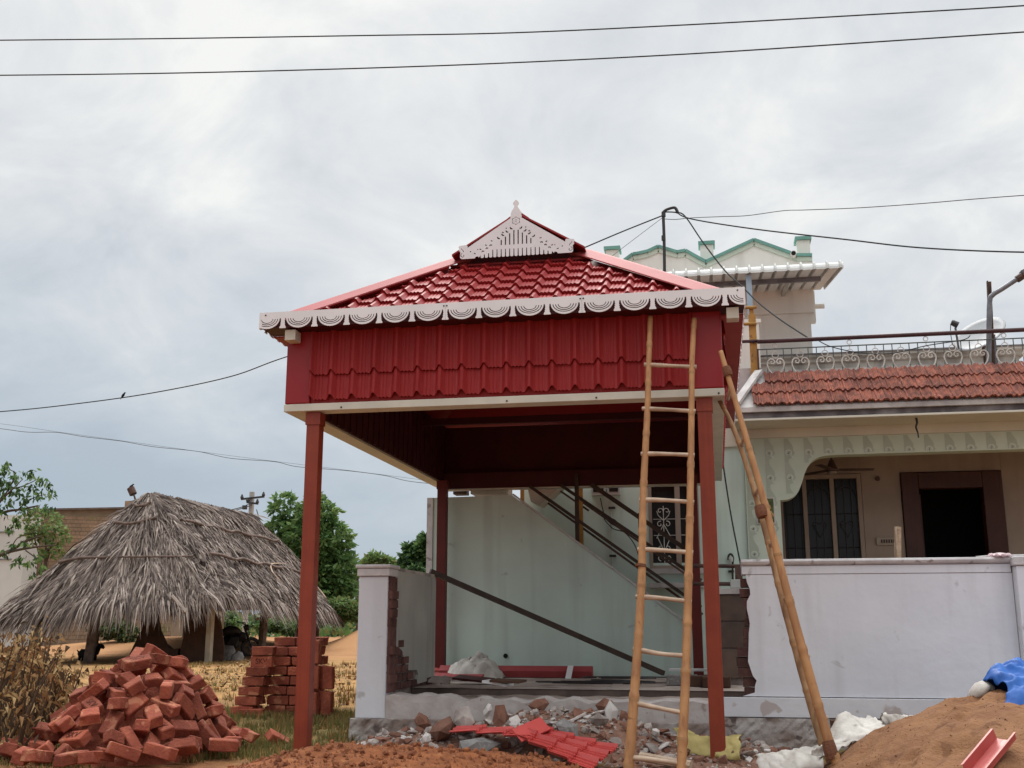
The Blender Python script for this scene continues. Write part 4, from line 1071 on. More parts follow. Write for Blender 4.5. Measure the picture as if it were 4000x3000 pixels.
# stencilled scroll ornament: flat painted motifs, thin sheets lying on the front
def motif(part):
    b = MB()
    W, H_ = 0.255, 0.335
    if part == 0:     # grey band with a waved edge, drawn as strips
        n = 14
        for i in range(n):
            z0, z1 = -H_ * i / n, -H_ * (i + 1) / n
            def wv(z):
                t = -z / H_; return 0.085 + 0.035 * math.sin(2 * PI * (t - 0.18)) + (0.03 if 0.55 < t < 0.8 else 0)
            b.add([(0, 0, z0), (wv(z0), 0, z0), (wv(z1), 0, z1), (0, 0, z1)], [(0, 1, 2, 3)])
    else:
        cx, cz = 0.052, -0.195
        pts = spiral(cx, cz, 0.046, 1.35, -PI * .35, 1, 22)
        pts = [(0.115, -0.26), (0.10, -0.245), (0.085, -0.237)] + pts[1:]
        for i in range(len(pts) - 1):
            (x0, z0), (x1, z1) = pts[i], pts[i + 1]; l = math.hypot(x1 - x0, z1 - z0) or 1; w_ = 0.010 + 0.004 * (i / len(pts)); nx, nz = -(z1 - z0) / l * w_, (x1 - x0) / l * w_
            b.add([(x0 + nx, -.001, z0 + nz), (x1 + nx, -.001, z1 + nz), (x1 - nx, -.001, z1 - nz), (x0 - nx, -.001, z0 - nz)], [(0, 1, 2, 3)])
        b.add([(cx + .018 * math.cos(a * PI / 4), -.001, cz + .018 * math.sin(a * PI / 4)) for a in range(8)], [tuple(range(8))])
    return b
def in_front(x, z):
    if z > 3.325 or x < 0.90: return 0.455 < x < 5.6 and z < 3.555
    zc = None
    for p, q in zip(curve[:-1], curve[1:]):
        if p.x <= x <= q.x: zc = p.y + (q.y - p.y) * (x - p.x) / (q.x - p.x or 1)
    return zc is not None and z > zc + 0.02
def place_motif(x, ztop, y=VF - 0.003):
    root = None
    for part, m in ((0, 'scroll_dark'), (1, 'scroll_pale')):
        src = motif(part); b = MB()
        vs = [(x + p[0], y + p[1], ztop + p[2]) for p in src.v]
        for f in src.f:
            q = [vs[i] for i in f]
            if all(in_front(a[0], a[2]) for a in q): b.add(q, [tuple(range(len(q)))])
        if b.v:
            if root is None: root = b.build('scroll_band', m, vfr, fix=False)
            else: b.build('scroll_curl', m, root if False else vfr, fix=False)
for i in range(20):
    for r in range(9):
        x, z = 0.475 + i * 0.2585, 3.548 - r * 0.338
        if z < 1.7: continue
        if in_front(x + .04, z - .03) : place_motif(x, z)
# decorative picture tile on the pilaster, half hidden by the ladder
pt = thing('picture_tile', at(2990, 1990, VF), 'small dark green framed picture tile on the veranda pilaster behind the leaning ladder', 'picture')
p, q = at(2962, 2043, VF), at(3020, 1948, VF)
b = MB(); b.box((p.x - .015, VF - .02, p.z - .015), (q.x + .015, VF - .004, q.z + .015)); b.build('frame', 'cap_white', pt)
b = MB(); b.box((p.x, VF - .026, p.z), (q.x, VF - .021, q.z)); b.build('panel', 'picture_green', pt)
b = MB(); cx = (p.x + q.x) / 2
for k, (dx, dz, r) in enumerate(((0.03, .20, .045), (.05, .13, .035), (.08, .10, .03), (.04, .07, .04), (-.03, .09, .03))): b.lump((cx + dx, VF - .027, p.z + dz), r, .15, 1, (1, 1, 1))
b.build('flower', 'picture_gold', pt)
# inside of the veranda
b = MB(); b.box((0.46, 16.8, 0.5), (0.98, 16.95, 3.62)); b.box((2.2, 16.8, 0.5), (2.75, 16.95, 3.62)); b.box((4.17, 16.8, 0.5), (7.2, 16.95, 3.62)); b.box((0.982, 16.802, 3.29), (2.198, 16.95, 3.62)); b.box((2.752, 16.802, 3.29), (4.168, 16.95, 3.62)); b.box((0.98, 16.8, 0.5), (2.2, 16.95, 1.3)); b.build('inner_wall', 'inner_wall', hs)
b = MB(); b.box((0.455, VF + .25, 0.35), (7.2, 17.0, 0.50)); b.build('veranda_floor', 'tile_floor', hs)
b = MB(); b.box((0.455, VF + .245, 3.63), (7.2, 17.2, 3.72)); b.build('veranda_ceiling', 'inner_wall', hs)
b = MB(); b.box((0.455, VF + .245, 0.5), (0.62, 16.79, 3.62)); b.build('end_wall', 'inner_wall', hs)
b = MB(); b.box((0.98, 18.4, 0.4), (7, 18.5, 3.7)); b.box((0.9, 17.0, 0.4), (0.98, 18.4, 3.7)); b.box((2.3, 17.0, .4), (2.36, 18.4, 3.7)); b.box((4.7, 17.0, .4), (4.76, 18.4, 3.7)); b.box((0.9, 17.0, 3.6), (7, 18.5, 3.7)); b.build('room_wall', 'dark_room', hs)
b = MB(); b.box((4.40, VF + .245, .5), (4.62, VF + .45, 3.62)); o = b.build('side_column', 'soft_mint', hs)
# window of three lights
def frame_set(nm, x0, x1, z0, z1, Y, bars, m, t=.06):
    b = MB(); b.box((x0, Y - .03, z0), (x0 + t, Y + .1, z1)); b.box((x1 - t, Y - .03, z0), (x1, Y + .1, z1)); b.box((x0 + t + .001, Y - .028, z1 - t), (x1 - t - .001, Y + .1, z1)); b.box((x0 + t + .001, Y - .028, z0), (x1 - t - .001, Y + .1, z0 + t))
    for x in bars: b.box((x - t / 2, Y - .026, z0 + t + .001), (x + t / 2, Y + .1, z1 - t - .001))
    return b.build(nm, m, hs)
vw = frame_set('window', 0.99, 2.19, 1.32, 3.28, 16.8, (1.37, 1.77), 'inner_wall'); tag(vw, 'wide veranda window of three dark lights with iron bars')
for x0, x1 in ((1.05, 1.34), (1.40, 1.74), (1.80, 2.13)):
    b = MB(); b.box((x0, 16.87, 1.38), (x1, 16.875, 3.22)); b.build('pane', 'glass_dark', vw)
b = MB()
for x in [1.10 + .105 * k for k in range(10)]:
    if min(abs(x - 1.37), abs(x - 1.77)) > .05: b.tube([(x, 16.845, 1.385), (x, 16.845, 3.215)], .006, 5)
for z in (1.7, 2.2, 2.7):
    for x0, x1 in ((1.055, 1.338), (1.402, 1.738), (1.802, 2.128)): b.tube([(x0, 16.85, z), (x1, 16.85, z)], .006, 5)
for cx in (1.57, 1.965):
    for z in (2.55, 2.0):
        for s in (-1, 1): b.tube([(cx + s * x, 16.835, zz) for x, zz in spiral(.06, z, .05, .9, PI, -1, 14)], .006, 5); b.tube([(cx + s * .11, 16.835, z), (cx, 16.835, z - .2)], .005, 5)
    b.tube([(cx + .15 * math.cos(a * PI / 12), 16.835, 2.95 + .15 * math.sin(a * PI / 12)) for a in range(13)], .008, 5)
b.build('grille', 'black_iron', vw, fix=False)
dr = MB(); dr.box((2.76, 16.76, 0.5), (3.0, 16.95, 3.28)); dr.box((3.89, 16.76, .5), (4.16, 16.95, 3.28)); dr.box((3.001, 16.762, 3.04), (3.889, 16.95, 3.278)); dfr = dr.build('door_frame', 'door_wood', hs, bevel=.01); tag(dfr, 'broad dark brown wooden door frame standing open')
b = MB(); b.box((3.02, 17.0, .51), (3.06, 17.75, 2.98)); b.build('door_leaf', 'door_wood', dfr)
# switch board and other small fittings
p, q = at(3424, 2130, 16.8), at(3492, 2100, 16.8); b = MB(); b.box((p.x, 16.765, p.z), (q.x, 16.798, q.z)); o = b.build('switch_board', 'switch_cream', hs)
for k in range(6):
    x = p.x + .06 + k * .035; b = MB(); b.box((x, 16.758, p.z + .03), (x + .022, 16.764, q.z - .03)); b.build('switch', 'door_wood', o)
b = MB(); p = at(3428, 1870, 16.79); b.lathe([(.035, 0), (.035, .02), (.02, .05)], p, 10, (0, -1, 0)); b.build('wall_knob', 'fan_brown', hs)
fan = thing('ceiling_fan', at(3247, 1840, 15.9), 'dark ceiling fan hanging under the veranda ceiling', 'fan')
p = at(3250, 1835, 15.9)
b = MB(); b.tube([(p.x, 15.9, 3.63), (p.x, 15.9, p.z + .05)], .015, 8); b.build('rod', 'fan_brown', fan)
b = MB(); b.lathe([(.03, .14), (.045, .10), (.07, .03), (.09, 0), (.085, -.02), (.06, -.025)], p, 14); b.build('motor', 'fan_brown', fan)
b = MB(); b.lathe([(.06, -.027), (.065, -.05), (.04, -.062)], p, 14); b.build('bottom_cover', 'switch_cream', fan)
for a in (0.12, 2.2, 4.3):
    d = Vector((math.cos(a), math.sin(a), 0)); b = MB(); b.bar(p + d * .09, p + d * .58, .11, .008, (0, .12, 1)); b.build('blade', 'fan_brown', fan)
b = MB(); p, q = at(3507, 2200, 14.2), at(3507, 2058, 14.2); b.tube([p, q], .042, 8); b.box((p.x - .012, 14.14, p.z), (p.x + .012, 14.165, q.z - .02))
tag(b.build('wooden_post', 'pale_wood', fix=False), 'pale round wooden post standing behind the lilac wall in front of the dark doorway', 'post')
# dry hook hanging from the eaves
b = MB(); b.tube(smooth_path([at(u, v, 14.5) for u, v in ((3577, 1626), (3582, 1650), (3578, 1668), (3585, 1690), (3588, 1710))], 4), [.018 - .0006 * k for k in range(17)], 6); b.tube([at(3570, 1624, 14.5), at(3586, 1626, 14.5)], .012, 6)
tag(b.build('hanging_cord', 'black_iron', fix=False), 'short frayed dark cord hanging from the house eaves above the veranda opening', 'cord')
# ---- eaves slab and clay tiles
EX0, EX1 = 0.30, 5.8
def strip(nm, y0, y1, z0, z1, m, x0=EX0): b = MB(); b.box((x0, y0, z0), (EX1, y1, z1)); return b.build(nm, m, hs, bevel=.006)
strip('eaves_drip', 14.33, VF - .03, 3.685, 3.715, 'cream_wall'); strip('eaves_slab', 14.36, VF + .28, 3.718, 3.795, 'black_stain'); strip('eaves_ledge', 14.32, VF + .28, 3.798, 3.862, 'stained_white')
b = MB(); b.box((-2.6, VF + .3, 3.80), (EX1 + 1.5, 22, 3.95)); b.build('terrace_slab', 'concrete', hs)
cl_rng = random.Random(4)
def clay_tile():
    b = MB(); W, H_ = 0.185, 0.315
    P_ = [(0, .022), (.08, .034), (.18, .020), (.28, 0), (.38, .004), (.44, .024), (.52, .024), (.58, .004), (.70, 0), (.82, .020), (.92, .034), (1, .022)]
    n = len(P_)
    vs = [(f * W, -(p + .022), 0) for f, p in P_] + [(f * W, -p, H_) for f, p in P_] + [(f * W, -p + .002, 0.002) for f, p in P_]
    return b.add(vs, [(i, i + 1, n + i + 1, n + i) for i in range(n - 1)] + [(2 * n + i, 2 * n + i + 1, i + 1, i) for i in range(n - 1)])
ct = mesh_of(clay_tile(), 'clay_tile', 'roof_clay', fix=False)
te0, te1 = Vector((0, 14.30, 3.862)), Vector((0, VF + .02, 4.455)); tl = (te1 - te0).length; ta = math.atan2(te1.z - te0.z, te1.y - te0.y)
b = MB(); xl = 0.38
b.add([(xl, te0.y + .02, te0.z), (EX1, te0.y + .02, te0.z), (EX1, te1.y, te1.z - .02), (xl + .32, te1.y, te1.z - .02)], [(0, 1, 2, 3)]); b.add([(xl, te0.y + .02, te0.z), (xl + .32, te1.y, te1.z - .02), (xl + .32, VF + .27, 3.87), (xl, VF + .27, 3.87)], [(0, 1, 2, 3)])
tr = b.build('tile_bed', 'stained_white', hs, fix=False)
for r in range(3):
    k = r / 3; y = te0.y + (te1.y - te0.y) * k; z = te0.z + (te1.z - te0.z) * k + .012
    for i in range(30):
        x = 0.40 + i * .185
        if x + .04 < xl + .32 * (k + .25): continue
        new_obj('clay_tile', ct, tr, (x, y + cl_rng.uniform(-.006, .006), z), (-(PI / 2 - ta) + cl_rng.uniform(-.012, .012), 0, cl_rng.uniform(-.012, .012)))
b = MB(); b.bar((xl - .02, te0.y - .02, te0.z + .05), (xl + .33, te1.y, te1.z + .05), .11, .04); b.build('hip_mortar', 'stained_white', hs)
b = MB(); b.lump(at(3090, 1458, VF), .045, .4, 1); tag(b.build('broken_tile', 'brick_core', fix=False), 'dark broken lump lying on the top edge of the clay tiles under the terrace railing', 'lump')
# ---- terrace railing
RY = 15.12
tr_ = thing('terrace_railing', at(3400, 1440, RY), 'iron terrace railing with white heart scrolls under a maroon top rail', 'railing')
ra, rb_ = at(2958, 1333, RY), at(4000, 1290, RY); zt = (ra.z + rb_.z) / 2
b = MB(); b.tube([(ra.x, RY, zt), (6.2, RY, zt)], .03, 10); b.build('top_rail', 'maroon_rail', tr_, smooth=True, fix=False)
z1, z0 = zt - .115, 4.38
b = MB(); b.tube([(ra.x, RY, z1), (6.2, RY, z1)], .009, 6); b.build('cross_bar', 'green_iron', tr_)
b = MB(); b.tube([(ra.x, RY, 4.40), (6.2, RY, 4.40)], .009, 6); b.build('cross_bar', 'green_iron', tr_)
b = MB(); b.box((ra.x - .012, RY - .015, 4.38), (ra.x + .012, RY + .015, z1 + .01)); b.build('end_bar', 'maroon_rail', tr_)
hx0 = at(3029, 1400, RY).x; per = (at(3930, 1400, RY).x - hx0) / 9
for i in range(-1, 17):
    c = hx0 + i * per
    for k in (1, 2):
        x = c + per * k / 3
        if x > ra.x + .03: b = MB(); b.tube([(x, RY, 4.405), (x, RY, z1 - .01)], .007, 6); b.build('baluster', 'green_iron', tr_)
    if i < 0: continue
    b = MB(); b.tube([(c, RY, z1 - .01), (c, RY, z1 - .05)], .006, 6)
    def sc(pts, r=.0065): b.tube([(c + x, RY, z) for x, z in pts], r, 6)
    b.tube([(c + .042 * math.cos(q * PI / 8), RY, z1 - .092 + .042 * math.sin(q * PI / 8)) for q in range(16)], .006, 5, closed=True)
    zb = z1 - .21
    for s in (-1, 1):
        sc([(s * x, z) for x, z in [(0, zb - .21), (.05, zb - .15), (.10, zb - .08), (.115, zb - .01), (.105, zb + .04), (.07, zb + .068), (.03, zb + .06), (.012, zb + .025), (.03, zb - .005), (.06, zb), (.068, zb + .022), (.05, zb + .035)]], .0105)
    b.build('heart_scroll', 'white_iron', tr_, fix=False)
    if i % 3 == 0: b = MB(); b.tube([(c + .03 * math.cos(q * PI / 8), RY, zt - .065 + .03 * math.sin(q * PI / 8)) for q in range(16)], .006, 5, closed=True); b.build('ring', 'white_iron', tr_, fix=False)
# yellow frame post at the end of the railing
yf = thing('scaffold_post', at(2945, 1450, 15.2), 'ochre yellow square post with short cross pipes at the left end of the terrace railing', 'post')
p, q = at(2948, 1450, 15.2), at(2942, 1205, 15.2)
b = MB(); b.box((p.x - .05, 15.17, 4.40), (p.x + .05, 15.25, zt + .42)); b.box((p.x - .035, 15.18, zt + .42), (p.x + .025, 15.24, q.z)); b.build('upright', 'ochre_paint', yf, bevel=.004)
for v in (1200, 1264, 1332):
    e = at(2890, v + 2, 15.16); f = at(2955 if v != 1332 else 2960, v, 15.16); b = MB(); b.tube([e + Vector((-.3, 0, 0)), f], .024, 8); b.build('cross_pipe', 'ochre_paint' if v != 1332 else 'maroon_rail', yf, smooth=True, fix=False)
for v in (1268, 1338):
    p = at(2943, v, 15.165); b = MB(); b.lathe([(.016, 0), (.016, .012)], p, 6, (0, -1, 0)); b.build('bolt', 'black_iron', yf)
wc = MB(); p, q = at(2895, 1450, 15.6), at(2972, 1262, 15.6); wc.box((p.x - .1, 15.6, 3.95), (q.x - .03, 15.8, q.z)); wc.box((p.x - .12, 15.58, q.z + .003), (q.x, 15.82, q.z + .06)); tag(wc.build('terrace_pier', 'tower_wall', bevel=.005), 'short white pier with a small cap behind the ochre post on the terrace', 'pier')
b = MB(); p, q = at(2880, 1470, 15.35), at(2960, 1440, 15.35); b.box((p.x - .1, 15.3, 3.95), (q.x + .06, 15.5, q.z)); tag(b.build('terrace_kerb', 'stained_white'), 'low whitish kerb at the left end of the clay tiled eaves', 'kerb')
# ---- weathered parapet and stair tower
PYY = 17.6
pw = thing('terrace_parapet', (2.9, PYY, 3.95), 'old grey stained parapet wall with moulded top seen through the terrace railing', 'wall')
xa, xb = at(2970, 1395, PYY).x, at(3975, 1352, PYY).x
b = MB(); b.box((xa, PYY, 3.95), (xb, PYY + .2, 5.18)); b.build('wall_face', 'old_plaster', pw)
b = MB(); b.prism([(PYY - .002, 5.182), (PYY - .05, 5.20), (PYY - .05, 5.24), (PYY - .10, 5.27), (PYY - .10, 5.31), (PYY + .25, 5.31), (PYY + .25, 5.182)], lambda y, z, t: (t, y, z), xa - .02, xb + .08); b.build('wall_cap', 'old_plaster', pw); b = MB(); b.box((xa - .02, PYY - .11, 5.312), (xb + .08, PYY + .25, 5.335)); b.build('cap_top', 'black_stain', pw)
b = MB(); b.box((xa, PYY - .03, 5.05), (xb + .02, PYY - .002, 5.09)); b.build('string_course', 'stained_white', pw)
TW = 18.0
tw = thing('stair_tower', (0, TW + 1, 3.95), 'pale stair tower on the roof with wavy green edged parapet and tin canopy', 'tower')
xr = at(3182, 1330, TW).x
b = MB(); b.box((-2.2, TW, 3.95), (xr - .04, TW + 2.6, at(3182, 1222, TW).z)); b.build('tower_wall', 'tower_wall', tw)
b = MB(); b.box((-2.25, TW - .05, at(3182, 1222, TW).z + .002), (xr + .02, TW + 2.65, at(3182, 1060, TW).z)); b.build('tower_band', 'tower_wall', tw)
b = MB(); p = at(3215, 1195, TW + .1); b.tube([(xr - .1, TW + .1, p.z), (p.x + .02, TW + .1, p.z)], .045, 10); b.build('spout', 'tower_wall', tw)
TP_ = TW + 0.02
crest = [(-2.25, 6.6)] + [pxz(u, v, TP_) for u, v in ((2300, 1110), (2418, 1036), (2472, 996), (2490, 994), (2530, 985), (2571, 966), (2605, 976), (2645, 988), (2678, 982), (2720, 1006), (2757, 1026), (2840, 988), (2945, 940), (3050, 978), (3110, 1000), (3172, 1000))]
prof = [(-2.25, 6.0)] + crest[1:] + [(crest[-1][0], 6.0)]
b = MB(); b.prism(prof, lambda x, z, t: (x, t, z), TP_, TP_ + .15); b.build('wavy_parapet', 'tower_wall', tw)
b = MB()
for a, c in zip(crest[1:-1], crest[2:]): b.bar((a[0], TP_ + .075, a[1] + .012), (c[0], TP_ + .075, c[1] + .012), .24, .05)
b.build('green_edging', 'teal_cap', tw)
b = MB()
for a, c in zip(crest[1:-1], crest[2:]): b.bar((a[0], TP_ + .075, a[1] - .055), (c[0], TP_ + .075, c[1] - .055), .19, .075)
b.build('edge_band', 'soft_mint', tw)
for u0, u1, v0, v1 in ((2364, 2425, 971, 1080), (2730, 2792, 951, 1020), (3106, 3166, 933, 1000)):
    p, q = at(u0, v1, TP_ + .3), at(u1, v0, TP_ + .3)
    b = MB(); b.box((p.x + .03, TP_ + .16, p.z - .2), (q.x - .03, TP_ + .42, q.z - .062)); o = b.build('merlon', 'tower_wall', tw)
    b = MB(); b.box((p.x, TP_ + .13, q.z - .06), (q.x, TP_ + .45, q.z)); b.build('merlon_cap', 'teal_cap', o)
b = MB(); p = at(3098, 998, TP_ - .02); b.tube([p, p + Vector((0, -.12, 0))], .05, 10); b.build('drain_pipe', 'tower_wall', tw); b = MB(); b.tube([p + Vector((0, -.121, 0)), p + Vector((0, -.124, 0))], .04, 10); b.build('drain_mouth', 'dark_room', tw)
# tin canopy
cn = thing('tin_canopy', (1.2, 17, 6), 'corrugated white tin canopy sloping out from the stair tower on blue grey struts', 'canopy')
f0, f1 = at(2545, 1092, 16.6), at(3295, 1038, 16.6); bk0, bk1 = at(2570, 1150, 18.0), at(3222, 1128, 18.0)
f0.z = f1.z = 6.46; bk0.z = bk1.z = bk1.z
n = 15
for i in range(n):
    t0, t1 = i / n, (i + 1) / n
    def pt_(t, s, dz): 
        a = f0.lerp(f1, t); c = bk0.lerp(bk1, t); p = a.lerp(c, s); return (p.x, p.y, p.z + dz)
    prof = [(0, 0), (.62, 0), (.70, .07), (.84, .07), (.92, 0), (1, 0)]
    b = MB(); vs = []
    for s in (0, 1):
        for f, dz in prof: vs.append(pt_(t0 + (t1 - t0) * f, s, dz))
    for s in (0, 1):
        for f, dz in prof: vs.append(pt_(t0 + (t1 - t0) * f, s, dz - .012))
    m_ = len(prof)
    b.add(vs, [(k, k + 1, m_ + k + 1, m_ + k) for k in range(m_ - 1)] + [(2 * m_ + k + 1, 2 * m_ + k, 3 * m_ + k, 3 * m_ + k + 1) for k in range(m_ - 1)] + [(k + 1, k, 2 * m_ + k, 2 * m_ + k + 1) for k in range(m_ - 1)] + [(m_ + k, m_ + k + 1, 3 * m_ + k + 1, 3 * m_ + k) for k in range(m_ - 1)])
    b.build('roof_sheet', 'tin_white', cn, fix=False)
    # folded front flange of the sheet
    b = MB(); a, c = pt_(t0, 0, 0), pt_(t1, 0, 0)
    b.grid(lambda u, v: (a[0] + (c[0] - a[0]) * u, a[1] - .02 - (.03 if .68 < u < .86 else 0) + .09 * v * v, a[2] - .02 + (.03 if .68 < u < .86 else 0) * v + .125 * v), 18, 3); b.build('front_flange', 'tin_white', cn, fix=False)
for s in (.35,):
    a, c = f0.lerp(bk0, s), f1.lerp(bk1, s); b = MB(); b.bar(a + Vector((0, 0, -.05)), c + Vector((-.25, 0, -.05)), .06, .07); b.build('purlin', 'steel_grey', cn)
b = MB(); p, q = at(3090, 1050, 16.95), at(3058, 1152, 17.95); b.bar(p, q, .06, .06); b.build('strut', 'tin_under', cn)
b = MB(); p, q = at(2931, 1060, 16.7), at(2931, 1230, 16.7); b.bar((q.x, 16.7, 3.95), (q.x, 16.7, f0.z - .03), .085, .085); b.build('prop', 'pale_blue', cn)
# ---- service mast, dish, lamp
ms = thing('service_mast', at(2593, 1090, 16.3), 'black goose neck service pipe standing behind the red roof with wires tied to it', 'mast')
b = MB(); b.tube(smooth_path([at(u, v, 16.3) for u, v in ((2597, 1240), (2596, 1075), (2594, 930), (2591, 840), (2594, 826), (2606, 818), (2630, 811), (2640, 815), (2648, 832))], 4), .024, 8); b.build('pipe', 'black_iron', ms, smooth=True, fix=False)
for v in (838, 930): p = at(2592, v, 16.3); b = MB(); b.lathe([(.033, -.04), (.033, .04)], p, 8); b.build('collar', 'black_iron', ms)
ds = thing('satellite_dish', at(3860, 1400, 16.6), 'grey satellite dish tilted on the terrace behind the iron railing', 'dish')
c = at(3826, 1305, 16.8); nrm = Vector((-0.45, -0.60, 0.66)).normalized(); ux = Vector((.80, .0, .56)).normalized(); ux = (ux - nrm * ux.dot(nrm)).normalized(); uy = nrm.cross(ux)
b = MB()
R_ = .40
rings = 6; ns_ = 28; vs = [c - nrm * .06]; fs = []
for r in range(1, rings + 1):
    rr = R_ * r / rings
    for k in range(ns_): a = 2 * PI * k / ns_; vs.append(c + ux * rr * math.cos(a) + uy * rr * .92 * math.sin(a) - nrm * (.06 * (1 - (r / rings) ** 2)))
for k in range(ns_): fs.append((0, 1 + k, 1 + (k + 1) % ns_))
for r in range(rings - 1):
    for k in range(ns_): l = (k + 1) % ns_; fs.append((1 + r * ns_ + k, 1 + (r + 1) * ns_ + k, 1 + (r + 1) * ns_ + l, 1 + r * ns_ + l))
b.add(vs, fs); o = b.build('reflector', 'dish_grey', ds, smooth=True); so = o.modifiers.new('thick', 'SOLIDIFY'); so.thickness = .012
l0 = at(3725, 1266, 16.5); b = MB(); b.tube([c - ux * R_ * .95, l0 + Vector((.02, 0, -.06))], .016, 6); b.build('arm', 'steel_grey', ds)
b = MB(); b.tube([l0 + Vector((-.03, 0, .03)), l0 + Vector((.06, 0, -.02))], [.04, .05], 10); b.lump(l0 + Vector((0, 0, .02)), .045, .1, 1); b.build('receiver', 'black_iron', ds)
b = MB(); b.tube(smooth_path([l0 + Vector((-.04, 0, 0)), at(3713, 1300, 16.5), at(3722, 1345, 16.5), at(3735, 1360, 16.55)], 5), .006, 5); b.build('cable', 'black_iron', ds, fix=False)
b = MB(); b.tube([c - nrm * .06, c - nrm * .18 + Vector((0, .05, -.1)), (c.x + .08, c.y + .1, 4.5)], .025, 8); b.build('stand', 'rust_iron', ds)
lp = thing('lamp_post', at(3862, 1440, 15.4), 'grey bent pipe lamp bracket fixed to the terrace railing beside the satellite dish', 'lamp')
b = MB(); b.tube(smooth_path([at(u, v, 15.3) for u, v in ((3862, 1440), (3863, 1300), (3866, 1180), (3878, 1152), (3915, 1128), (3985, 1082))], 6), .034, 8); b.build('pipe', 'steel_grey', lp, smooth=True, fix=False)
b = MB(); b.tube([at(3972, 1092, 15.3), at(3998, 1075, 15.3)], .05, 8); b.build('socket', 'rust_iron', lp)
b = MB(); b.bar(at(3990, 1072, 15.3), at(4090, 1020, 15.3), .16, .10); b.build('lamp_head', 'steel_grey', lp, bevel=.02)
b = MB(); p, q = at(3862, 1350, 15.42), at(3856, 1098, 15.42); b.bar((p.x, 15.42, 4.4), q, .05, .012); b.bar((p.x + .03, 15.45, 4.4), q + Vector((.03, .03, 0)), .012, .06); tag(b.build('angle_iron_post', 'rust_iron'), 'rusty angle iron upright standing against the bent lamp pipe on the terrace', 'post')
b = MB(); p, q = at(3868, 1450, 15.55), at(3868, 1310, 15.55); b.box((p.x - .0, 15.5, 4.4), (p.x + .10, 15.58, q.z)); tag(b.build('square_post', 'steel_grey'), 'short square grey post just behind the foot of the bent lamp pipe', 'post')
# ================================================================== WIRES
def wire(nm, pts, r, label, m='wire', n=8):
    b = MB(); b.tube(smooth_path(pts, n), r, 6, cap=True); return tag(b.build(nm, m, fix=False, smooth=True), label, 'wire')
wire('power_line', [at(u, v, 9.2) for u, v in ((-900, 166), (0, 157), (700, 150), (1400, 139), (2000, 128), (2700, 96), (3400, 57), (4000, 22), (4900, -40))], .0065, 'upper of the two long power lines crossing the whole top of the sky')
wire('power_line', [at(u, v, 9.2) for u, v in ((-900, 300), (0, 294), (700, 285), (1400, 267), (2000, 245), (2700, 210), (3400, 165), (4000, 125), (4900, 66))], .0065, 'lower of the two long power lines crossing the whole top of the sky')
bw = [at(u, v, 16.0) for u, v in ((-500, 1640), (0, 1608), (300, 1577), (600, 1534), (900, 1471), (1115, 1395), (1500, 1280))]
wire('service_wire', bw, .009, 'dark sagging wire with a small bird on it left of the pavilion roof')
wire('bead_wire', [at(u, v, 20.0) for u, v in ((-400, 1620), (0, 1674), (110, 1688), (220, 1689), (330, 1706), (472, 1723), (600, 1745), (770, 1763), (900, 1790), (1070, 1803), (1162, 1823), (1350, 1838), (1500, 1857), (1600, 1880), (1750, 1895))], .006, 'looped messenger wire slung low across the sky left of the pavilion', 'thin_wire')
wire('strand_wire', [at(u, v, 20.0) for u, v in ((-400, 1610), (0, 1655), (220, 1686), (472, 1721), (900, 1780), (1350, 1836), (1600, 1868), (1750, 1888))], .003, 'thin straight strand just above the looped messenger wire', 'thin_wire')
wire('roof_wire', [at(2588, 842, 16.3), at(2430, 905, 16.2), at(2262, 976, 16.0), at(2000, 1085, 15.5)], .011, 'wire from the goose neck mast down to the left behind the red roof')
wire('thin_wire', [at(2588, 850, 16.3), at(2430, 970, 17), at(2360, 1025, 17.6)], .004, 'hair thin wire from the mast down to the leftmost green capped pier', 'thin_wire')
wire('drop_wire', [at(2596, 828, 16.3), at(2640, 830, 16.3), at(2676, 845, 16.3), at(2745, 945, 16.3), at(2830, 1055, 16.2), at(2900, 1120, 16.0), at(2960, 1180, 15.8), at(3050, 1250, 15.5), at(3160, 1322, 15.2)], .011, 'cable dropping from the mast past the tin canopy to the terrace railing')
wire('house_wire', [at(2640, 826, 16.3), at(2700, 855, 16.2), at(2950, 895, 15.8), at(3300, 935, 15.2), at(3600, 968, 14.8), at(4000, 985, 14.2), at(4400, 980, 13.6)], .011, 'wire running right from the mast across the sky above the stair tower')
wire('upper_wire', [at(2590, 855, 16.3), at(2640, 857, 16.3), at(2700, 851, 16.3), at(2820, 846, 16), at(2920, 842, 15.8), at(3060, 823, 15.5), at(3150, 820, 15.2), at(3350, 812, 15), at(3600, 795, 14.6), at(3800, 778, 14.4), at(4000, 763, 14), at(4300, 745, 13.5)], .006, 'thin wavering wire running right from the mast, highest of those there', 'thin_wire')
wire('railing_cable', [at(u, v, 15.08) for u, v in ((3196, 1330), (3240, 1352), (3320, 1372), (3400, 1382), (3500, 1378), (3620, 1350), (3760, 1328), (3790, 1310))], .007, 'black cable looped along the terrace railing below its top rail')
wire('earth_wire', [at(u, v, 14.2) for u, v in ((2808, 1690), (2830, 1850), (2855, 2010), (2880, 2140), (2900, 2240))], .011, 'black cable hanging beside the mint wall behind the right front post')
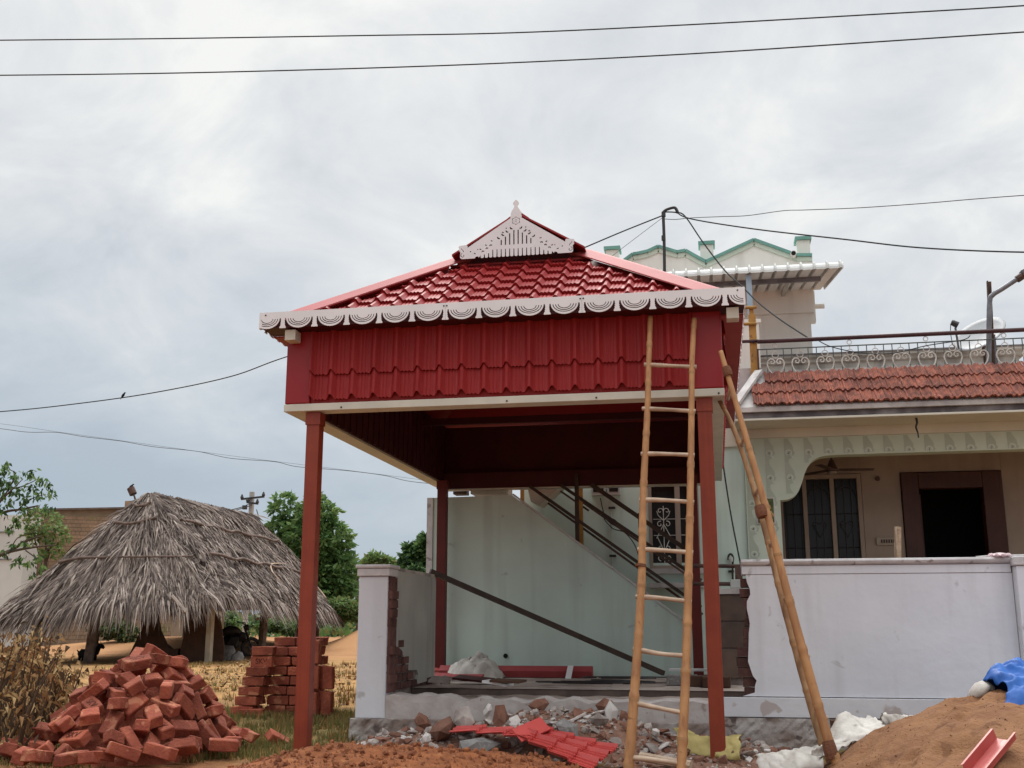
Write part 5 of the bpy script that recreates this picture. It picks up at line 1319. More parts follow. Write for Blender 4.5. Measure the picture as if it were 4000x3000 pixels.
def bird(c, s, face, label, tilt=.6):
    r = thing('bird', c, label, 'bird'); c = Vector(c); d = Vector((face * math.cos(tilt), 0, math.sin(tilt)))
    b = MB(); b.tube([c + Vector((0, 0, .5 * s)) + d * t * s for t in (-1.25, -.8, -.45, 0, .4, .62, .85, 1.05)], [.06 * s, .09 * s, .25 * s, .36 * s, .30 * s, .2 * s, .22 * s, .04 * s], 8)
    b.build('body', 'bird_black', r, smooth=True, fix=False)
    h = c + Vector((0, 0, .5 * s)) + d * .82 * s; b = MB(); b.lathe([(.08 * s, 0), (.01 * s, .32 * s)], h + Vector((face * .15 * s, 0, .02 * s)), 6, (face, 0, -.1)); b.build('beak', 'bird_black', r)
    for q in (-.08, .08): b = MB(); b.tube([c + Vector((0, q * s, .3 * s)), c + Vector((0, q * s, 0))], .03 * s, 5); b.build('leg', 'bird_black', r)
    return r
bird(at(480, 1552, 16.0), .062, 1, 'small black bird perched on the sagging wire left of the pavilion', 1.0)
# ================================================================== THATCHED HUT
hut = thing('thatched_hut', (-14.5, 31, 0.15), 'old open sided hut with a grey palm leaf thatch roof on thin posts', 'hut')
C0 = Vector((-12.91, 27.0, 0)); ua = Vector((-.9889, -.1486, 0)); ub = Vector((-.1486, .9889, 0)); LA, LB = 5.05, 13.3
def hp(a, b_, z): return C0 + ua * a + ub * b_ + Vector((0, 0, z))
EO = .75
HA, HB = hp(LA * .5, 1.9, 4.72), hp(LA * .5, LB - .3, 5.2)
E00, E10, E01, E11 = hp(-.35, -.35, 2.05), hp(LA + .12, -.4, 1.50), hp(-EO * .5, LB + .1, 1.95), hp(LA + EO, LB + .5, 1.8)
EM = hp(LA * .5, -EO, 1.86)
faces = [(E10, EM, HA), (EM, E00, HA), (E00, E01, HB, HA), (E11, E10, HA, HB), (E01, E11, HB)]
b = MB()
for f in faces: b.add([p - Vector((0, 0, .06)) for p in f], [tuple(range(len(f)))]); b.add([p - Vector((0, 0, .18)) for p in f], [tuple(range(len(f)))[::-1]])
b.build('thatch_bed', 'thatch_dark', hut, fix=False)
rt = random.Random(8); b = MB()
def thatch(e0, e1, t0, t1, n, hang=.25):
    nrm = (e1 - e0).cross(t0 - e0).normalized()
    if nrm.z < 0: nrm = -nrm
    for i in range(n):
        s = rt.random(); t = rt.random() ** 1.15 * 1.04 - .05
        top, bot = t0.lerp(t1, s), e0.lerp(e1, s)
        wob = 0.05 * math.sin(17 * s + 5 * t) + 0.05 * math.sin(7 * s - 9 * t)
        p = bot.lerp(top, t) + nrm * (rt.uniform(-.02, .10) + wob)
        down = (bot - top).normalized(); ln = rt.uniform(.4, 1.15); w_ = rt.uniform(.008, .027)
        side = down.cross(nrm).normalized(); d = (down + side * rt.gauss(0, .20) + nrm * rt.gauss(.05, .06)).normalized(); sd = d.cross(nrm).normalized()
        q = p + d * ln * .55 + nrm * rt.uniform(-.02, .05); r_ = p + d * ln + Vector((0, 0, -.10 * ln)) + nrm * rt.uniform(-.06, .03)
        if t < .12: r_ += Vector((0, 0, -hang * rt.random())); 
        tw = sd * math.cos(rt.uniform(-1, 1)) + nrm * math.sin(rt.uniform(-1, 1)) * .8
        b.k = rt.choices((0, 1, 2), (5, 8, 4))[0]
        b.add([p - sd * w_ * .6, p + sd * w_ * .6, q + tw * w_, q - tw * w_, r_], [(0, 1, 2, 3), (3, 2, 4)])
thatch(E10, EM, HA, HA + (HB - HA) * .02, 7000); thatch(EM, E00, HA, HA + (HB - HA) * .02, 6600); thatch(E00, E01, HA, HB, 15500); thatch(E11, E10, HB, HA, 900)
for i in range(900):   # shaggy ridge and hip lines
    if i < 500: p = HA.lerp(HB, rt.random()) + Vector((0, 0, rt.uniform(0, .1)))
    elif i < 700: p = HA.lerp(E00, rt.random()) + Vector((0, 0, .06))
    else: p = HA.lerp(E10, rt.random()) + Vector((0, 0, .06))
    d = Vector((rt.gauss(0, 1), rt.gauss(0, 1), -.9 + rt.uniform(0, .5))).normalized(); w_ = rt.uniform(.02, .045); sd = d.orthogonal().normalized()
    b.k = rt.choices((0, 1, 2), (4, 6, 4))[0]; ln = rt.uniform(.3, .8); b.add([p - sd * w_, p + sd * w_, p + d * ln * .6 + sd * w_ * .7, p + d * ln + Vector((0, 0, -.05))], [(0, 1, 2, 3)])
for i in range(1500):   # ragged fringe hanging from the eaves
    if i < 800: p = (E10.lerp(EM, rt.random()) if rt.random() < .5 else EM.lerp(E00, rt.random() * .93))
    else: p = E00.lerp(E01, .08 + .92 * rt.random())
    p = p + Vector((rt.gauss(0, .06), rt.gauss(0, .06), rt.uniform(-.05, .12))); ln = rt.uniform(.12, .46); w_ = rt.uniform(.015, .04); d = Vector((rt.gauss(0, .22), rt.gauss(0, .22), -1)).normalized(); sd = Vector((rt.gauss(0, 1), rt.gauss(0, 1), 0)).normalized()
    b.k = rt.choices((0, 1, 2), (4, 7, 5))[0]; b.add([p - sd * w_, p + sd * w_, p + d * ln * .7 + sd * w_ * .6, p + d * ln], [(0, 1, 2, 3)])
tag(b.build('thatch', ['thatch_pale', 'thatch_mid', 'thatch_dark'], hut, fix=False), kind='stuff')
def roofp(e0, e1, t0, t1, s, t, lift=.20):
    nrm = (e1 - e0).cross(t0 - e0).normalized(); nrm = -nrm if nrm.z < 0 else nrm
    return e0.lerp(e1, s).lerp(t0.lerp(t1, s), t) + nrm * lift
def pole(pts, r, m='grey_wood'): q = MB(); q.tube(smooth_path(pts, 4), r, 6); return q.build('binding_pole', m, hut, smooth=True, fix=False)
for t, sa, sb in ((.33, .05, .9), (.66, .1, 1.6), (.84, .5, 1.5)):
    pts = []
    for k in range(9):
        s = sa + (sb - sa) * k / 8
        pts.append(roofp(E10, EM, HA, HA, s, t + .02 * math.sin(5 * s)) if s <= 1 else roofp(EM, E00, HA, HA, s - 1, t + .02 * math.sin(5 * s)))
    pole(pts, .042)
pole([roofp(EM, E00, HA, HA, s, .30 - .04 * s) for s in (0, .25, .5, .75, .9)], .03)
for t, sa, sb in ((.30, .03, .95), (.66, .02, .96)):
    pole([roofp(E00, E01, HA, HB, sa + (sb - sa) * k / 10, t + .018 * math.sin(9 * k)) for k in range(11)], .045)
pole([roofp(E00, E01, HA, HB, .50, .12), roofp(E00, E01, HA, HB, .50, .22), roofp(E00, E01, HA, HB, .57, .32), roofp(E00, E01, HA, HB, .75, .36)], .025, 'pale_wood')
pole([roofp(E00, E01, HA, HB, .92, .0), roofp(E00, E01, HA, HB, .93, .12), roofp(E00, E01, HA, HB, .90, .22), roofp(E00, E01, HA, HB, .96, .24)], .03, 'pale_wood')
def hpost(a, b_, r, m, ht, lean=(0, 0), sq=False):
    p = hp(a, b_, .05); q = hp(a + lean[0], b_ + lean[1], ht); o = MB()
    if sq: o.bar(p, q, r * 2, r * 1.6)
    else: o.tube(smooth_path([p, p.lerp(q, .5) + Vector((.03, 0, 0)), q], 3), r, 7)
    return o.build('post', m, hut)
hpost(0, 0, .085, 'post_concrete', 1.85, sq=True); hpost(LA, 0, .06, 'grey_wood', 1.9); hpost(LA - .32, 0.4, .09, 'post_concrete', 1.7)
hpost(3.15, 0, .13, 'grey_wood', 1.7, (-.1, 0)); hpost(2.72, 2.6, .08, 'grey_wood', 2.3); hpost(0, 5.2, .125, 'grey_wood', 2.0, (-.05, 0)); hpost(0, LB, .08, 'grey_wood', 2.0); hpost(.0, 10.2, .08, 'grey_wood', 2.0); hpost(LA, 5, .09, 'grey_wood', 2); hpost(LA, LB, .09, 'grey_wood', 2)
q = MB(); q.tube([hp(0, 0, 1.8), hp(0, 5.2, 1.95), hp(0, LB, 1.95)], .06, 6); q.build('eaves_beam', 'grey_wood', hut)
q = MB(); q.tube([hp(-.2, .3, 1.78), hp(2.4, .1, 1.72), hp(LA, 0, 1.75)], .06, 6); q.build('eaves_beam', 'grey_wood', hut)
q = MB(); q.tube([hp(.75, -.9, 1.82), hp(.35, -.95, 1.42)], .05, 6); q.build('loose_stick', 'thatch_pale', hut)
# mud walls inside
def slabwall(p0, p1, tops, nm, label, th=.25):
    t = thing(nm, p0, label, 'wall'); o = MB(); n_ = len(tops) - 1; d = (p1 - p0); nn = d.cross(Vector((0, 0, 1))).normalized() * th
    for i in range(n_):
        a, c = p0 + d * i / n_, p0 + d * (i + 1) / n_
        a0, c0 = Vector((a.x, a.y, .0)), Vector((c.x, c.y, .0)); a1, c1 = Vector((a.x, a.y, tops[i])), Vector((c.x, c.y, tops[i + 1]))
        o.add([a0, c0, c1, a1, a0 + nn, c0 + nn, c1 + nn, a1 + nn], [(0, 1, 2, 3), (7, 6, 5, 4), (3, 2, 6, 7), (0, 3, 7, 4), (1, 5, 6, 2)])
    o.build('mud_face', 'mud', t); return t
slabwall(hp(1.05, 1.0, 0), hp(-.05, 1.25, 0), [.45, 1.45, 1.50, 1.52, 1.50, 1.52, 1.35, .5], 'mud_wall', 'dark brown mud wall standing behind the pale concrete post of the hut')
slabwall(hp(2.35, 1.0, 0), hp(1.06, 1.0, 0), [.35, .8, 1.2, 1.7, .95, .62, .48, .5], 'mud_wall', 'broken mud wall with a ragged hole behind the top of the brick heap')
# motorbike parked in the hut
mk = thing('motorbike', at(900, 2550, 32.5), 'dark motorbike parked under the right side of the thatch roof', 'motorbike')
mo = at(900, 2550, 32.5); mo.z = .14; ax_ = Vector((.80, .60, 0)).normalized(); pp = lambda f, s, z: mo + ax_ * f + Vector((-ax_.y, ax_.x, 0)) * s + Vector((0, 0, z))
for f in (-.63, .63):
    q = MB(); q.tube([pp(f + .27 * math.cos(k * PI / 10), 0, .29 + .27 * math.sin(k * PI / 10)) for k in range(20)], .055, 6, closed=True); wv = q.build('wheel', 'black_iron', mk, fix=False)
    q = MB(); q.tube([pp(f, -.06, .29), pp(f, .06, .29)], .07, 8)
    for k in range(6): q.tube([pp(f, 0, .29), pp(f + .25 * math.cos(k * PI / 3), 0, .29 + .25 * math.sin(k * PI / 3))], .01, 4)
    q.build('hub', 'steel_grey', wv)
q = MB(); q.tube(smooth_path([pp(.28, 0, .66), pp(.12, 0, .80), pp(-.15, 0, .78), pp(-.30, 0, .68)], 3), [.07, .1, .12, .14, .15, .15, .14, .12, .09, .07], 9); q.build('tank', 'black_iron', mk, smooth=True, fix=False)
q = MB(); q.tube([pp(-.18, 0, .74), pp(-.5, 0, .76), pp(-.92, 0, .83)], [.10, .13, .09], 8); q.build('seat', 'bird_black', mk, smooth=True)
q = MB(); q.lump(pp(-.02, 0, .45), .36, .12, 1, (1, .7, .9)); q.lump(pp(-.45, 0, .55), .26, .12, 1, (1.2, .7, .8)); q.lump(pp(.3, 0, .62), .2, .12, 1, (1, .9, 1)); q.build('engine', 'black_iron', mk)
q = MB(); q.tube([pp(.63, .07, .29), pp(.38, .07, .95)], .025, 6); q.tube([pp(.63, -.07, .29), pp(.38, -.07, .95)], .025, 6); q.build('fork', 'black_iron', mk)
q = MB(); q.tube(smooth_path([pp(.25, -.36, 1.05), pp(.36, -.2, 1.04), pp(.4, 0, .98), pp(.36, .2, 1.04), pp(.25, .36, 1.05)], 3), .018, 6); q.build('handlebar', 'black_iron', mk)
q = MB(); q.lathe([(.09, -.08), (.1, 0), (.085, .05)], pp(.48, 0, .90), 12, ax_); q.build('headlight', 'black_iron', mk)
q = MB(); q.tube([pp(-.63, .12, .29), pp(-.1, .14, .3)], .05, 7); q.tube([pp(-.85, -.14, .34), pp(-.05, -.14, .28)], .045, 7); q.build('exhaust', 'steel_grey', mk)
q = MB(); q.tube([pp(-.05, .1, .25), pp(.02, .34, .0)], .02, 5); q.build('kickstand', 'black_iron', mk)
q = MB(); q.box((-.1, -.1, 0), (.1, .1, .1)); 
q = MB(); q.tube([pp(-.95, 0, .45), pp(-.88, 0, .58), pp(-.63, 0, .62), pp(-.4, 0, .5)], .05, 6); q.build('mudguard', 'black_iron', mk)
for i, (u, v, Y, r) in enumerate(((885, 2572, 29.5, .28), (925, 2582, 29.0, .2))):
    c = at(u, v, Y); q = MB(); q.lump(c, r, .2, 2, (1.4, 1, .7)); tag(q.build('boulder', 'granite', smooth=True), ('rounded grey boulder lying below the motorbike at the hut edge', 'smaller stone beside the boulder in front of the hut')[i], 'stone')
q = MB(); q.tube([at(690 + 330 - 20, 2418, 34), at(1062, 2407, 34)], .05, 6); q.tube([at(1028, 2415, 34), at(1028, 2468, 34)], .03, 5); tag(q.build('stick_frame', 'pale_wood'), 'thin pale stick frame standing on the sand at the right eaves of the hut', 'stick')
# tin on a stick above the ridge with a bird on it
tn = thing('tin_on_stick', at(528, 1955, 28.2), 'rusty tin stuck on a slanting stick above the left end of the thatch ridge', 'tin')
q = MB(); q.tube([at(536, 1975, 28.2), at(519, 1920, 28.2)], .025, 6); q.build('stick', 'grey_wood', tn)
a_, c_ = at(521, 1931, 28.2), at(510, 1906, 28.2); q = MB(); q.tube([a_, c_], .105, 10); q.build('tin', 'rust_iron', tn)
bird(at(511, 1908, 28.2), .105, 1, 'black bird sitting on the rusty tin above the thatched hut', .75)
# goat
gt = thing('goat', at(345, 2590, 28.4), 'small black goat with pale legs standing beside a hut post', 'goat')
gc = at(348, 2556, 28.2)
q = MB(); q.tube([gc + Vector((x, 0, z)) for x, z in ((-.30, -.02), (-.22, .03), (-.05, .0), (.10, .02), (.20, .07), (.26, .17), (.30, .23), (.36, .22), (.43, .17))], [.07, .12, .14, .12, .10, .07, .065, .065, .035], 9)
for x, y in ((-.23, -.06), (-.20, .06), (.12, -.05), (.15, .06)): q.tube([gc + Vector((x, y, -.04)), gc + Vector((x - .02 if x < 0 else x, y, -.18)), gc + Vector((x + .01, y, -.34))], [.05, .03, .022], 6)
q.build('body', 'fur_black', gt, smooth=True, fix=False)
q = MB()
for x, y in ((-.215, -.085), (.125, -.07)): q.tube([gc + Vector((x, y, -.16)), gc + Vector((x + .01, y, -.34))], [.03, .026], 6)
q.build('leg_patch', 'fur_white', gt)
q = MB(); q.tube([gc + Vector((-.3, 0, .03)), gc + Vector((-.37, 0, .12))], [.03, .012], 5); q.tube([gc + Vector((.31, .05, .26)), gc + Vector((.27, .08, .34))], [.02, .008], 5); q.tube([gc + Vector((.31, -.05, .26)), gc + Vector((.27, -.08, .34))], [.02, .008], 5); q.build('horn', 'fur_black', gt)
# ================================================================== BRICKS
PILE = [(-0.08,0.063,0.666,-0.31,0.11,1.6,0.24),(-0.53,-0.056,0.199,0.0,0.07,2.33,0.24),(0.218,0.639,0.417,-0.22,-0.65,4.96,0.24),(0.259,0.2,0.555,0.71,0.39,1.35,0.24),(-0.1,0.761,0.364,1.59,0.27,0.56,0.24),(0.032,0.262,0.738,1.81,0.37,1.41,0.24),(-0.072,-0.633,0.227,-0.53,-0.73,1.51,0.13),(0.572,0.428,0.161,-0.69,0.39,5.28,0.24),(-0.31,-0.753,0.05,1.24,-0.05,4.94,0.09),(0.447,-0.331,0.188,-0.2,-0.3,2.53,0.24),(-0.717,0.235,0.061,-0.13,0.27,0.98,0.24),(0.1,-0.215,0.515,0.39,0.7,0.07,0.24),(-0.52,0.488,0.207,-0.71,0.1,1.71,0.24),(-0.62,0.27,0.204,-0.13,-0.53,0.18,0.24),(-0.329,0.866,0.142,0.56,0.31,5.0,0.24),(-0.486,-0.346,0.139,0.15,-0.82,0.35,0.24),(0.458,-0.507,0.08,-0.68,0.25,5.17,0.24),(-0.432,0.165,0.36,0.3,-0.27,4.38,0.24),(-0.216,-0.201,0.461,-0.45,-0.01,2.07,0.24),(0.125,0.82,0.297,0.1,-0.67,4.33,0.12),(0.642,0.171,0.106,0.12,-0.98,3.4,0.24),(-0.439,0.42,0.387,-0.76,-0.45,0.76,0.24),(-0.408,0.715,0.202,-0.75,-0.39,0.88,0.24),(0.162,-0.595,0.23,-0.21,0.76,4.73,0.24),(0.321,0.124,0.481,-0.21,-0.04,4.21,0.24),(-0.03,0.484,0.618,-1.08,0.32,0.98,0.15),(0.398,0.903,0.052,0.4,0.06,2.16,0.24),(0.398,0.418,0.376,0.89,0.35,2.84,0.24),(-0.249,0.372,0.546,0.83,1.21,2.37,0.24),(-0.139,0.633,0.502,-1.3,0.14,1.05,0.13),(0.21,-0.376,0.361,-0.81,0.54,4.36,0.24),(0.383,-0.361,0.284,-0.27,-0.37,2.3,0.24),(-0.032,-0.751,0.136,0.64,-0.1,5.97,0.24),(0.192,0.954,0.134,1.29,0.94,1.27,0.24),(-0.098,0.883,0.241,0.15,0.27,3.52,0.24),(-0.611,-0.094,0.084,-0.21,0.08,3.37,0.24),(0.211,-0.1,0.538,-0.34,0.09,4.04,0.13),(-0.321,0.635,0.34,0.49,0.77,2.14,0.24),(-0.042,-0.879,0.052,-0.82,0.01,2.38,0.17),(-0.207,0.085,0.585,1.06,-0.38,5.05,0.12),(0.637,0.648,0.056,0.2,-0.38,1.94,0.14),(0.254,-0.814,0.041,0.21,0.05,2.28,0.24),(0.373,0.701,0.245,0.04,0.09,2.51,0.24),(0.238,0.453,0.572,-0.89,-0.16,4.92,0.24),(-0.482,0.903,0.04,-0.16,-0.06,3.94,0.24),(0.062,0.633,0.491,0.25,0.12,1.98,0.24),(-0.468,-0.019,0.344,0.68,-0.44,6.0,0.24),(-0.316,-0.378,0.285,0.74,0.55,4.04,0.24),(0.06,-0.077,0.678,-0.35,0.16,4.01,0.24),(-0.039,-0.536,0.354,-0.47,-0.27,2.5,0.24),(-0.664,0.485,0.092,-0.26,0.56,2.84,0.24),(0.306,0.931,0.179,-0.93,0.11,4.48,0.24),(0.056,-0.358,0.445,0.06,-0.08,2.31,0.24),(-0.226,-0.614,0.271,-0.01,-0.69,0.73,0.24),(-0.118,-0.14,0.55,-0.05,0.34,6.06,0.24),(0.039,0.995,0.128,-0.36,-0.14,4.18,0.24),(0.374,-0.163,0.341,0.13,0.33,6.19,0.24),(0.467,-0.009,0.336,1.42,0.77,1.2,0.24),(0.478,0.224,0.307,0.84,-0.92,2.73,0.24),(-0.122,-0.408,0.465,-0.38,0.63,3.0,0.24),(0.561,0.875,0.034,-0.07,0.05,1.93,0.24),(0.533,-0.136,0.172,0.72,0.11,1.05,0.24),(-0.064,1.068,0.105,-0.6,0.63,0.82,0.24),(-0.631,-0.216,0.093,1.42,-0.52,0.2,0.24),(-0.43,-0.581,0.061,0.16,0.01,1.78,0.24),(-0.375,0.261,0.454,1.57,-0.41,5.03,0.24),(0.163,0.445,0.67,0.17,-0.13,4.98,0.24),(0.649,-0.177,0.065,2.78,0.37,0.68,0.15),(0.362,-0.657,0.112,1.27,-0.81,2.84,0.24),(-0.587,0.119,0.158,1.22,-0.41,5.06,0.1),(0.328,0.376,0.477,-0.46,0.52,3.71,0.24),(0.362,-0.513,0.2,0.14,0.33,2.22,0.24),(0.169,0.095,0.703,0.02,-0.2,4.16,0.13),(0.388,0.597,0.374,2.23,-0.82,2.82,0.12),(-0.474,-0.204,0.276,0.84,-0.61,0.31,0.24),(0.605,-0.326,0.051,0.42,0.06,0.08,0.24),(0.643,0.474,0.061,-0.51,0.51,5.83,0.1),(0.645,0.049,0.106,1.69,0.77,0.19,0.24),(-0.157,0.281,0.71,1.4,0.33,4.99,0.24),(-0.628,0.675,0.063,2.18,-0.21,4.51,0.12),(-0.367,0.047,0.476,0.36,0.23,4.57,0.12),(-0.297,1.038,0.061,0.88,0.19,3.0,0.11),(-0.699,0.02,0.074,1.2,0.58,3.16,0.13),(-0.231,0.495,0.567,-0.28,-0.95,5.45,0.24),(-0.454,0.55,0.306,0.08,-1.02,5.5,0.09),(-0.351,-0.217,0.424,0.37,0.18,5.07,0.24),(0.351,-0.103,0.472,1.54,0.14,5.09,0.24),(-0.403,-0.524,0.17,-0.4,-0.12,3.2,0.24),(0.435,0.071,0.427,-0.57,0.33,5.31,0.09),(-0.234,-0.846,0.056,-0.24,0.65,3.38,0.1),(0.121,-1.047,0.035,-0.04,-0.07,1.15,0.24),(0.534,0.679,0.152,0.42,0.46,1.51,0.11),(0.482,0.506,0.281,0.94,-0.38,4.35,0.14),(0.202,0.252,0.671,0.2,-0.04,3.24,0.24),(-0.184,0.837,0.342,1.55,-0.2,3.66,0.11),(-0.3,-0.057,0.539,0.45,0.18,4.16,0.13),(0.781,0.266,0.033,-0.0,-0.07,4.97,0.24),(-0.848,0.272,0.069,0.29,-0.44,0.76,0.17),(-0.445,-0.92,0.062,-0.22,-0.23,5.12,0.24),(0.439,-0.875,0.067,-0.11,0.34,0.65,0.24),(-0.527,0.124,0.263,0.61,-0.08,2.92,0.09),(-0.748,-0.381,0.051,0.26,-0.42,4.67,0.09),(0.631,-0.675,0.054,-0.16,0.18,6.16,0.24),(0.041,-0.697,0.302,-0.48,0.16,3.7,0.17),(-0.298,0.255,0.589,0.25,-0.16,1.72,0.1),(-0.623,-0.707,0.064,0.72,0.19,0.3,0.16),(0.73,-0.493,0.07,0.67,0.18,3.17,0.24),(0.293,-0.764,0.144,-0.4,0.39,1.05,0.11),(0.174,-0.541,0.388,0.07,-0.09,4.82,0.1),(-0.109,-1.104,0.049,-0.07,0.18,1.54,0.24),(-0.116,-0.292,0.57,-0.06,0.11,0.41,0.09),(-0.813,-0.201,0.033,0.06,0.09,1.72,0.11),(0.825,-0.005,0.039,0.1,0.08,0.52,0.24),(0.286,-1.067,0.044,-0.15,-0.14,6.14,0.17),(0.794,0.574,0.056,-0.19,0.37,6.15,0.14),(0.2,-0.348,0.506,0.25,-0.54,0.77,0.1),(-0.234,-1.087,0.051,-0.24,0.21,4.79,0.14),(-0.653,-0.532,0.041,0.23,-0.04,3.55,0.24),(0.564,0.316,0.267,-0.1,0.25,2.45,0.24),(-0.155,-0.71,0.242,-0.64,-0.05,2.33,0.13)]
rb2 = random.Random(31)
def brick_mesh(L, broken=False):
    bm = bmesh.new(); bmesh.ops.create_cube(bm, size=1); bmesh.ops.scale(bm, vec=(L, .113, .0885), verts=bm.verts)
    bmesh.ops.subdivide_edges(bm, edges=[e for e in bm.edges if abs(e.verts[0].co.x - e.verts[1].co.x) > .05], cuts=1)
    for v in bm.verts:
        v.co += Vector((rb2.uniform(-.004, .004), rb2.uniform(-.004, .004), rb2.uniform(-.004, .004)))
        if broken and v.co.x > L * .3: v.co.x += rb2.uniform(-.035, .02)
        elif rb2.random() < .18: v.co *= rb2.uniform(.86, .96)
    bmesh.ops.bevel(bm, geom=[e for e in bm.edges if len(e.link_faces) == 2 and e.calc_face_angle(0) > .6], offset=.007, segments=1, affect='EDGES')
    me = bpy.data.meshes.new('brick'); bm.to_mesh(me); bm.free(); me.materials.append(M['brick_red']); return me
BRK = [brick_mesh(.236) for _ in range(9)]; HALF = [brick_mesh(.14, True) for _ in range(3)]
POX, POY = -4.80, 8.68
def pz(z): return z + 0.08
LBL = 'red clay brick lying loose in the tumbled heap on the left'
st_n = 0
stamp_lbl = ['whole brick stamped SKV on top, lying flat at the front edge of the tumbled heap', 'brick with SKV pressed into its upturned face on the left flank of the heap', 'stamped brick near the crest of the tumbled heap', 'stamped brick tilted towards the right side of the tumbled heap', 'stamped brick showing its SKV mark in the middle of the heap', 'stamped brick just left of the middle of the heap', 'stamped brick low on the right flank of the heap', 'stamped brick high on the left flank of the heap', 'stamped brick behind the front row of the heap']
for (x, y, z, ex, ey, ez, L_) in PILE:
    half = L_ < .2
    o = new_obj('brick', rb2.choice(HALF if half else BRK), None, (POX + x, POY + y, pz(z)), (ex, ey, ez))
    R_ = Euler((ex, ey, ez)).to_matrix(); up = R_ @ Vector((0, 0, 1)); lab = None
    if not half and y < .35 and st_n < 9 and abs(up.z) > .75 and rb2.random() < .5:
        sgn = 1 if up.z > 0 else -1
        s_ = new_obj('stamp', SKV, None); s_.parent = o; s_.location = (0, 0, sgn * .0455); d_ = R_ @ Vector((1, 0, 0)); s_.rotation_euler = (0 if sgn > 0 else PI, 0, 0 if d_.x > 0 else PI)
        lab = stamp_lbl[st_n]; st_n += 1
    if lab is None:
        pose = 'standing on end' if abs((R_ @ Vector((1, 0, 0))).z) > .75 else 'lying on its side' if abs(up.z) < .4 else 'lying nearly flat' if abs(up.z) > .93 else 'tipped at a slant'
        hgt = 'on the crest' if z > .68 else 'near the top' if z > .5 else 'halfway up' if z > .28 else 'low down' if z > .13 else 'at the very foot'
        sd_ = 'on the left flank' if x < -.42 else 'left of the middle' if x < -.14 else 'in the middle' if x < .14 else 'right of the middle' if x < .42 else 'on the right flank'
        fr = 'front' if y < -.5 else 'near side' if y < .2 else 'far side'
        lab = '%s red brick %s, %s %s, %s of heap' % ('half' if half else 'loose', pose, hgt, sd_, fr)
        lab = ' '.join(lab.split()[:16])
    tag(o, lab, 'brick', 'bricks of the tumbled heap')
# broken brick rubble filling the heart of the heap
q = MB()
def core(a, c):
    x, y = -.85 + 1.7 * a, -1.35 + 2.6 * c; r = math.hypot(x / .74, (y - .25) / (1.22 if y < .25 else .9))
    return (POX + x, POY + y, .04 + max(-.1, .80 * max(0, 1 - 1.12 * r ** 1.35) - .10) + .03 * hnoise(14 * x, 13 * y) - .06)
q.grid(core, 40, 50); tag(q.build('brick_rubble', 'brick_red', fix=False), kind='stuff')
# flat stray bricks in the grass
for i, (u, v, Y, e, lab) in enumerate(((880, 2895, 9.6, (.05, .1, .1), 'stray brick lying flat in the grass right of the heap'), (690, 2940, 8.7, (0, .05, .3), 'dusty flat brick half sunk in the grass at the heap foot'), (1090, 2855, 9.7, (.5, .5, .9), 'tilted orange brick half hidden behind the left front post'), (985, 2800, 10.9, (0, 0, .1), 'brick laid flat under the bottom of the stepped brick stack'))):
    p = at(u, v, Y); p.z = ground_z(p.x, p.y) + .03; o = new_obj('brick', BRK[i % 5], None, p, e); tag(o, lab, 'brick', 'bricks lying beside the stacks')
# the stack: stepped tier on the left, high block behind the post
KX, KY, KZ = -4.93, 10.95, .165
SLAB = 'red clay brick in the neat stack behind the left front post'
def sb(x, y, z, rz=0, ex=0, lab=None, stamp=False, scale=(1, 1, 1)):
    o = new_obj('brick', rb2.choice(BRK), None, (KX + x, KY + y, KZ + z), (ex + rb2.uniform(-.02, .02), rb2.uniform(-.02, .02), rz + rb2.uniform(-.05, .05)))
    tag(o, lab or SLAB, 'brick', 'bricks of the neat stack')
    if stamp:
        s_ = new_obj('stamp', SKV, None); s_.parent = o; s_.location = (0, -.058, 0); s_.rotation_euler = (PI / 2, 0, 0)
    return o
NUM = 'one two three four five six seven eight'.split(); ORD = 'first second third fourth'.split()
steps = ['bottom', 'second lowest', 'third', 'fourth', 'fifth']
for k in range(5):
    sb(.125 + .035 * k, -.02, .05 + k * .098, .0 + (.02 * k), lab='%s brick of the five stepped single bricks at the left end of the stack' % steps[k])
    sb(.135 + .03 * k, .12, .05 + k * .098, lab='brick set behind the %s of the five stepped single bricks' % steps[k])
for k in range(2):
    sb(.30 + .01 * k, .0, .54 + k * .105, 0, PI / 2 * (1 if k == 0 else 0), stamp=False, lab='upper brick of the pair topping the stepped end of the stack' if k else 'brick stamped SKV on its side near the top of the stepped end of the stack')
sx = new_obj('stamp', SKV, None); so_ = [o for o in bpy.data.objects if o.get('label', '').startswith('brick stamped SKV on its side')][0]; sx.parent = so_; sx.location = (0, 0, .0455)
for c in range(8):
    for r in range(4):
        if c > 6 and r < 1: continue
        for i in range(2):
            sb(.405 + i * .245 + (.03 if c % 2 else 0), .16 + r * .125, .05 + c * .098, lab='neat stack brick in course %s, %s row from the front, %s of its pair' % (NUM[c], ORD[r], ('left', 'right')[i]))
for j in range(4):       # soldier bricks standing on end at the right
    for c in range(3):
        if c == 2 and j > 1: continue
        o = sb(.80 + .065 * j, .02 + .03 * j - .05 * (j % 2), .13 + c * .255, 0, 0, 'brick standing on end right of the neat stack, tier %s, %s from left' % (NUM[c], ORD[j])); o.rotation_euler = (rb2.uniform(-.03, .03), PI / 2 + rb2.uniform(-.03, .03), PI / 2 + rb2.uniform(-.15, .15)); o['group'] = 'bricks standing on end in the stack'
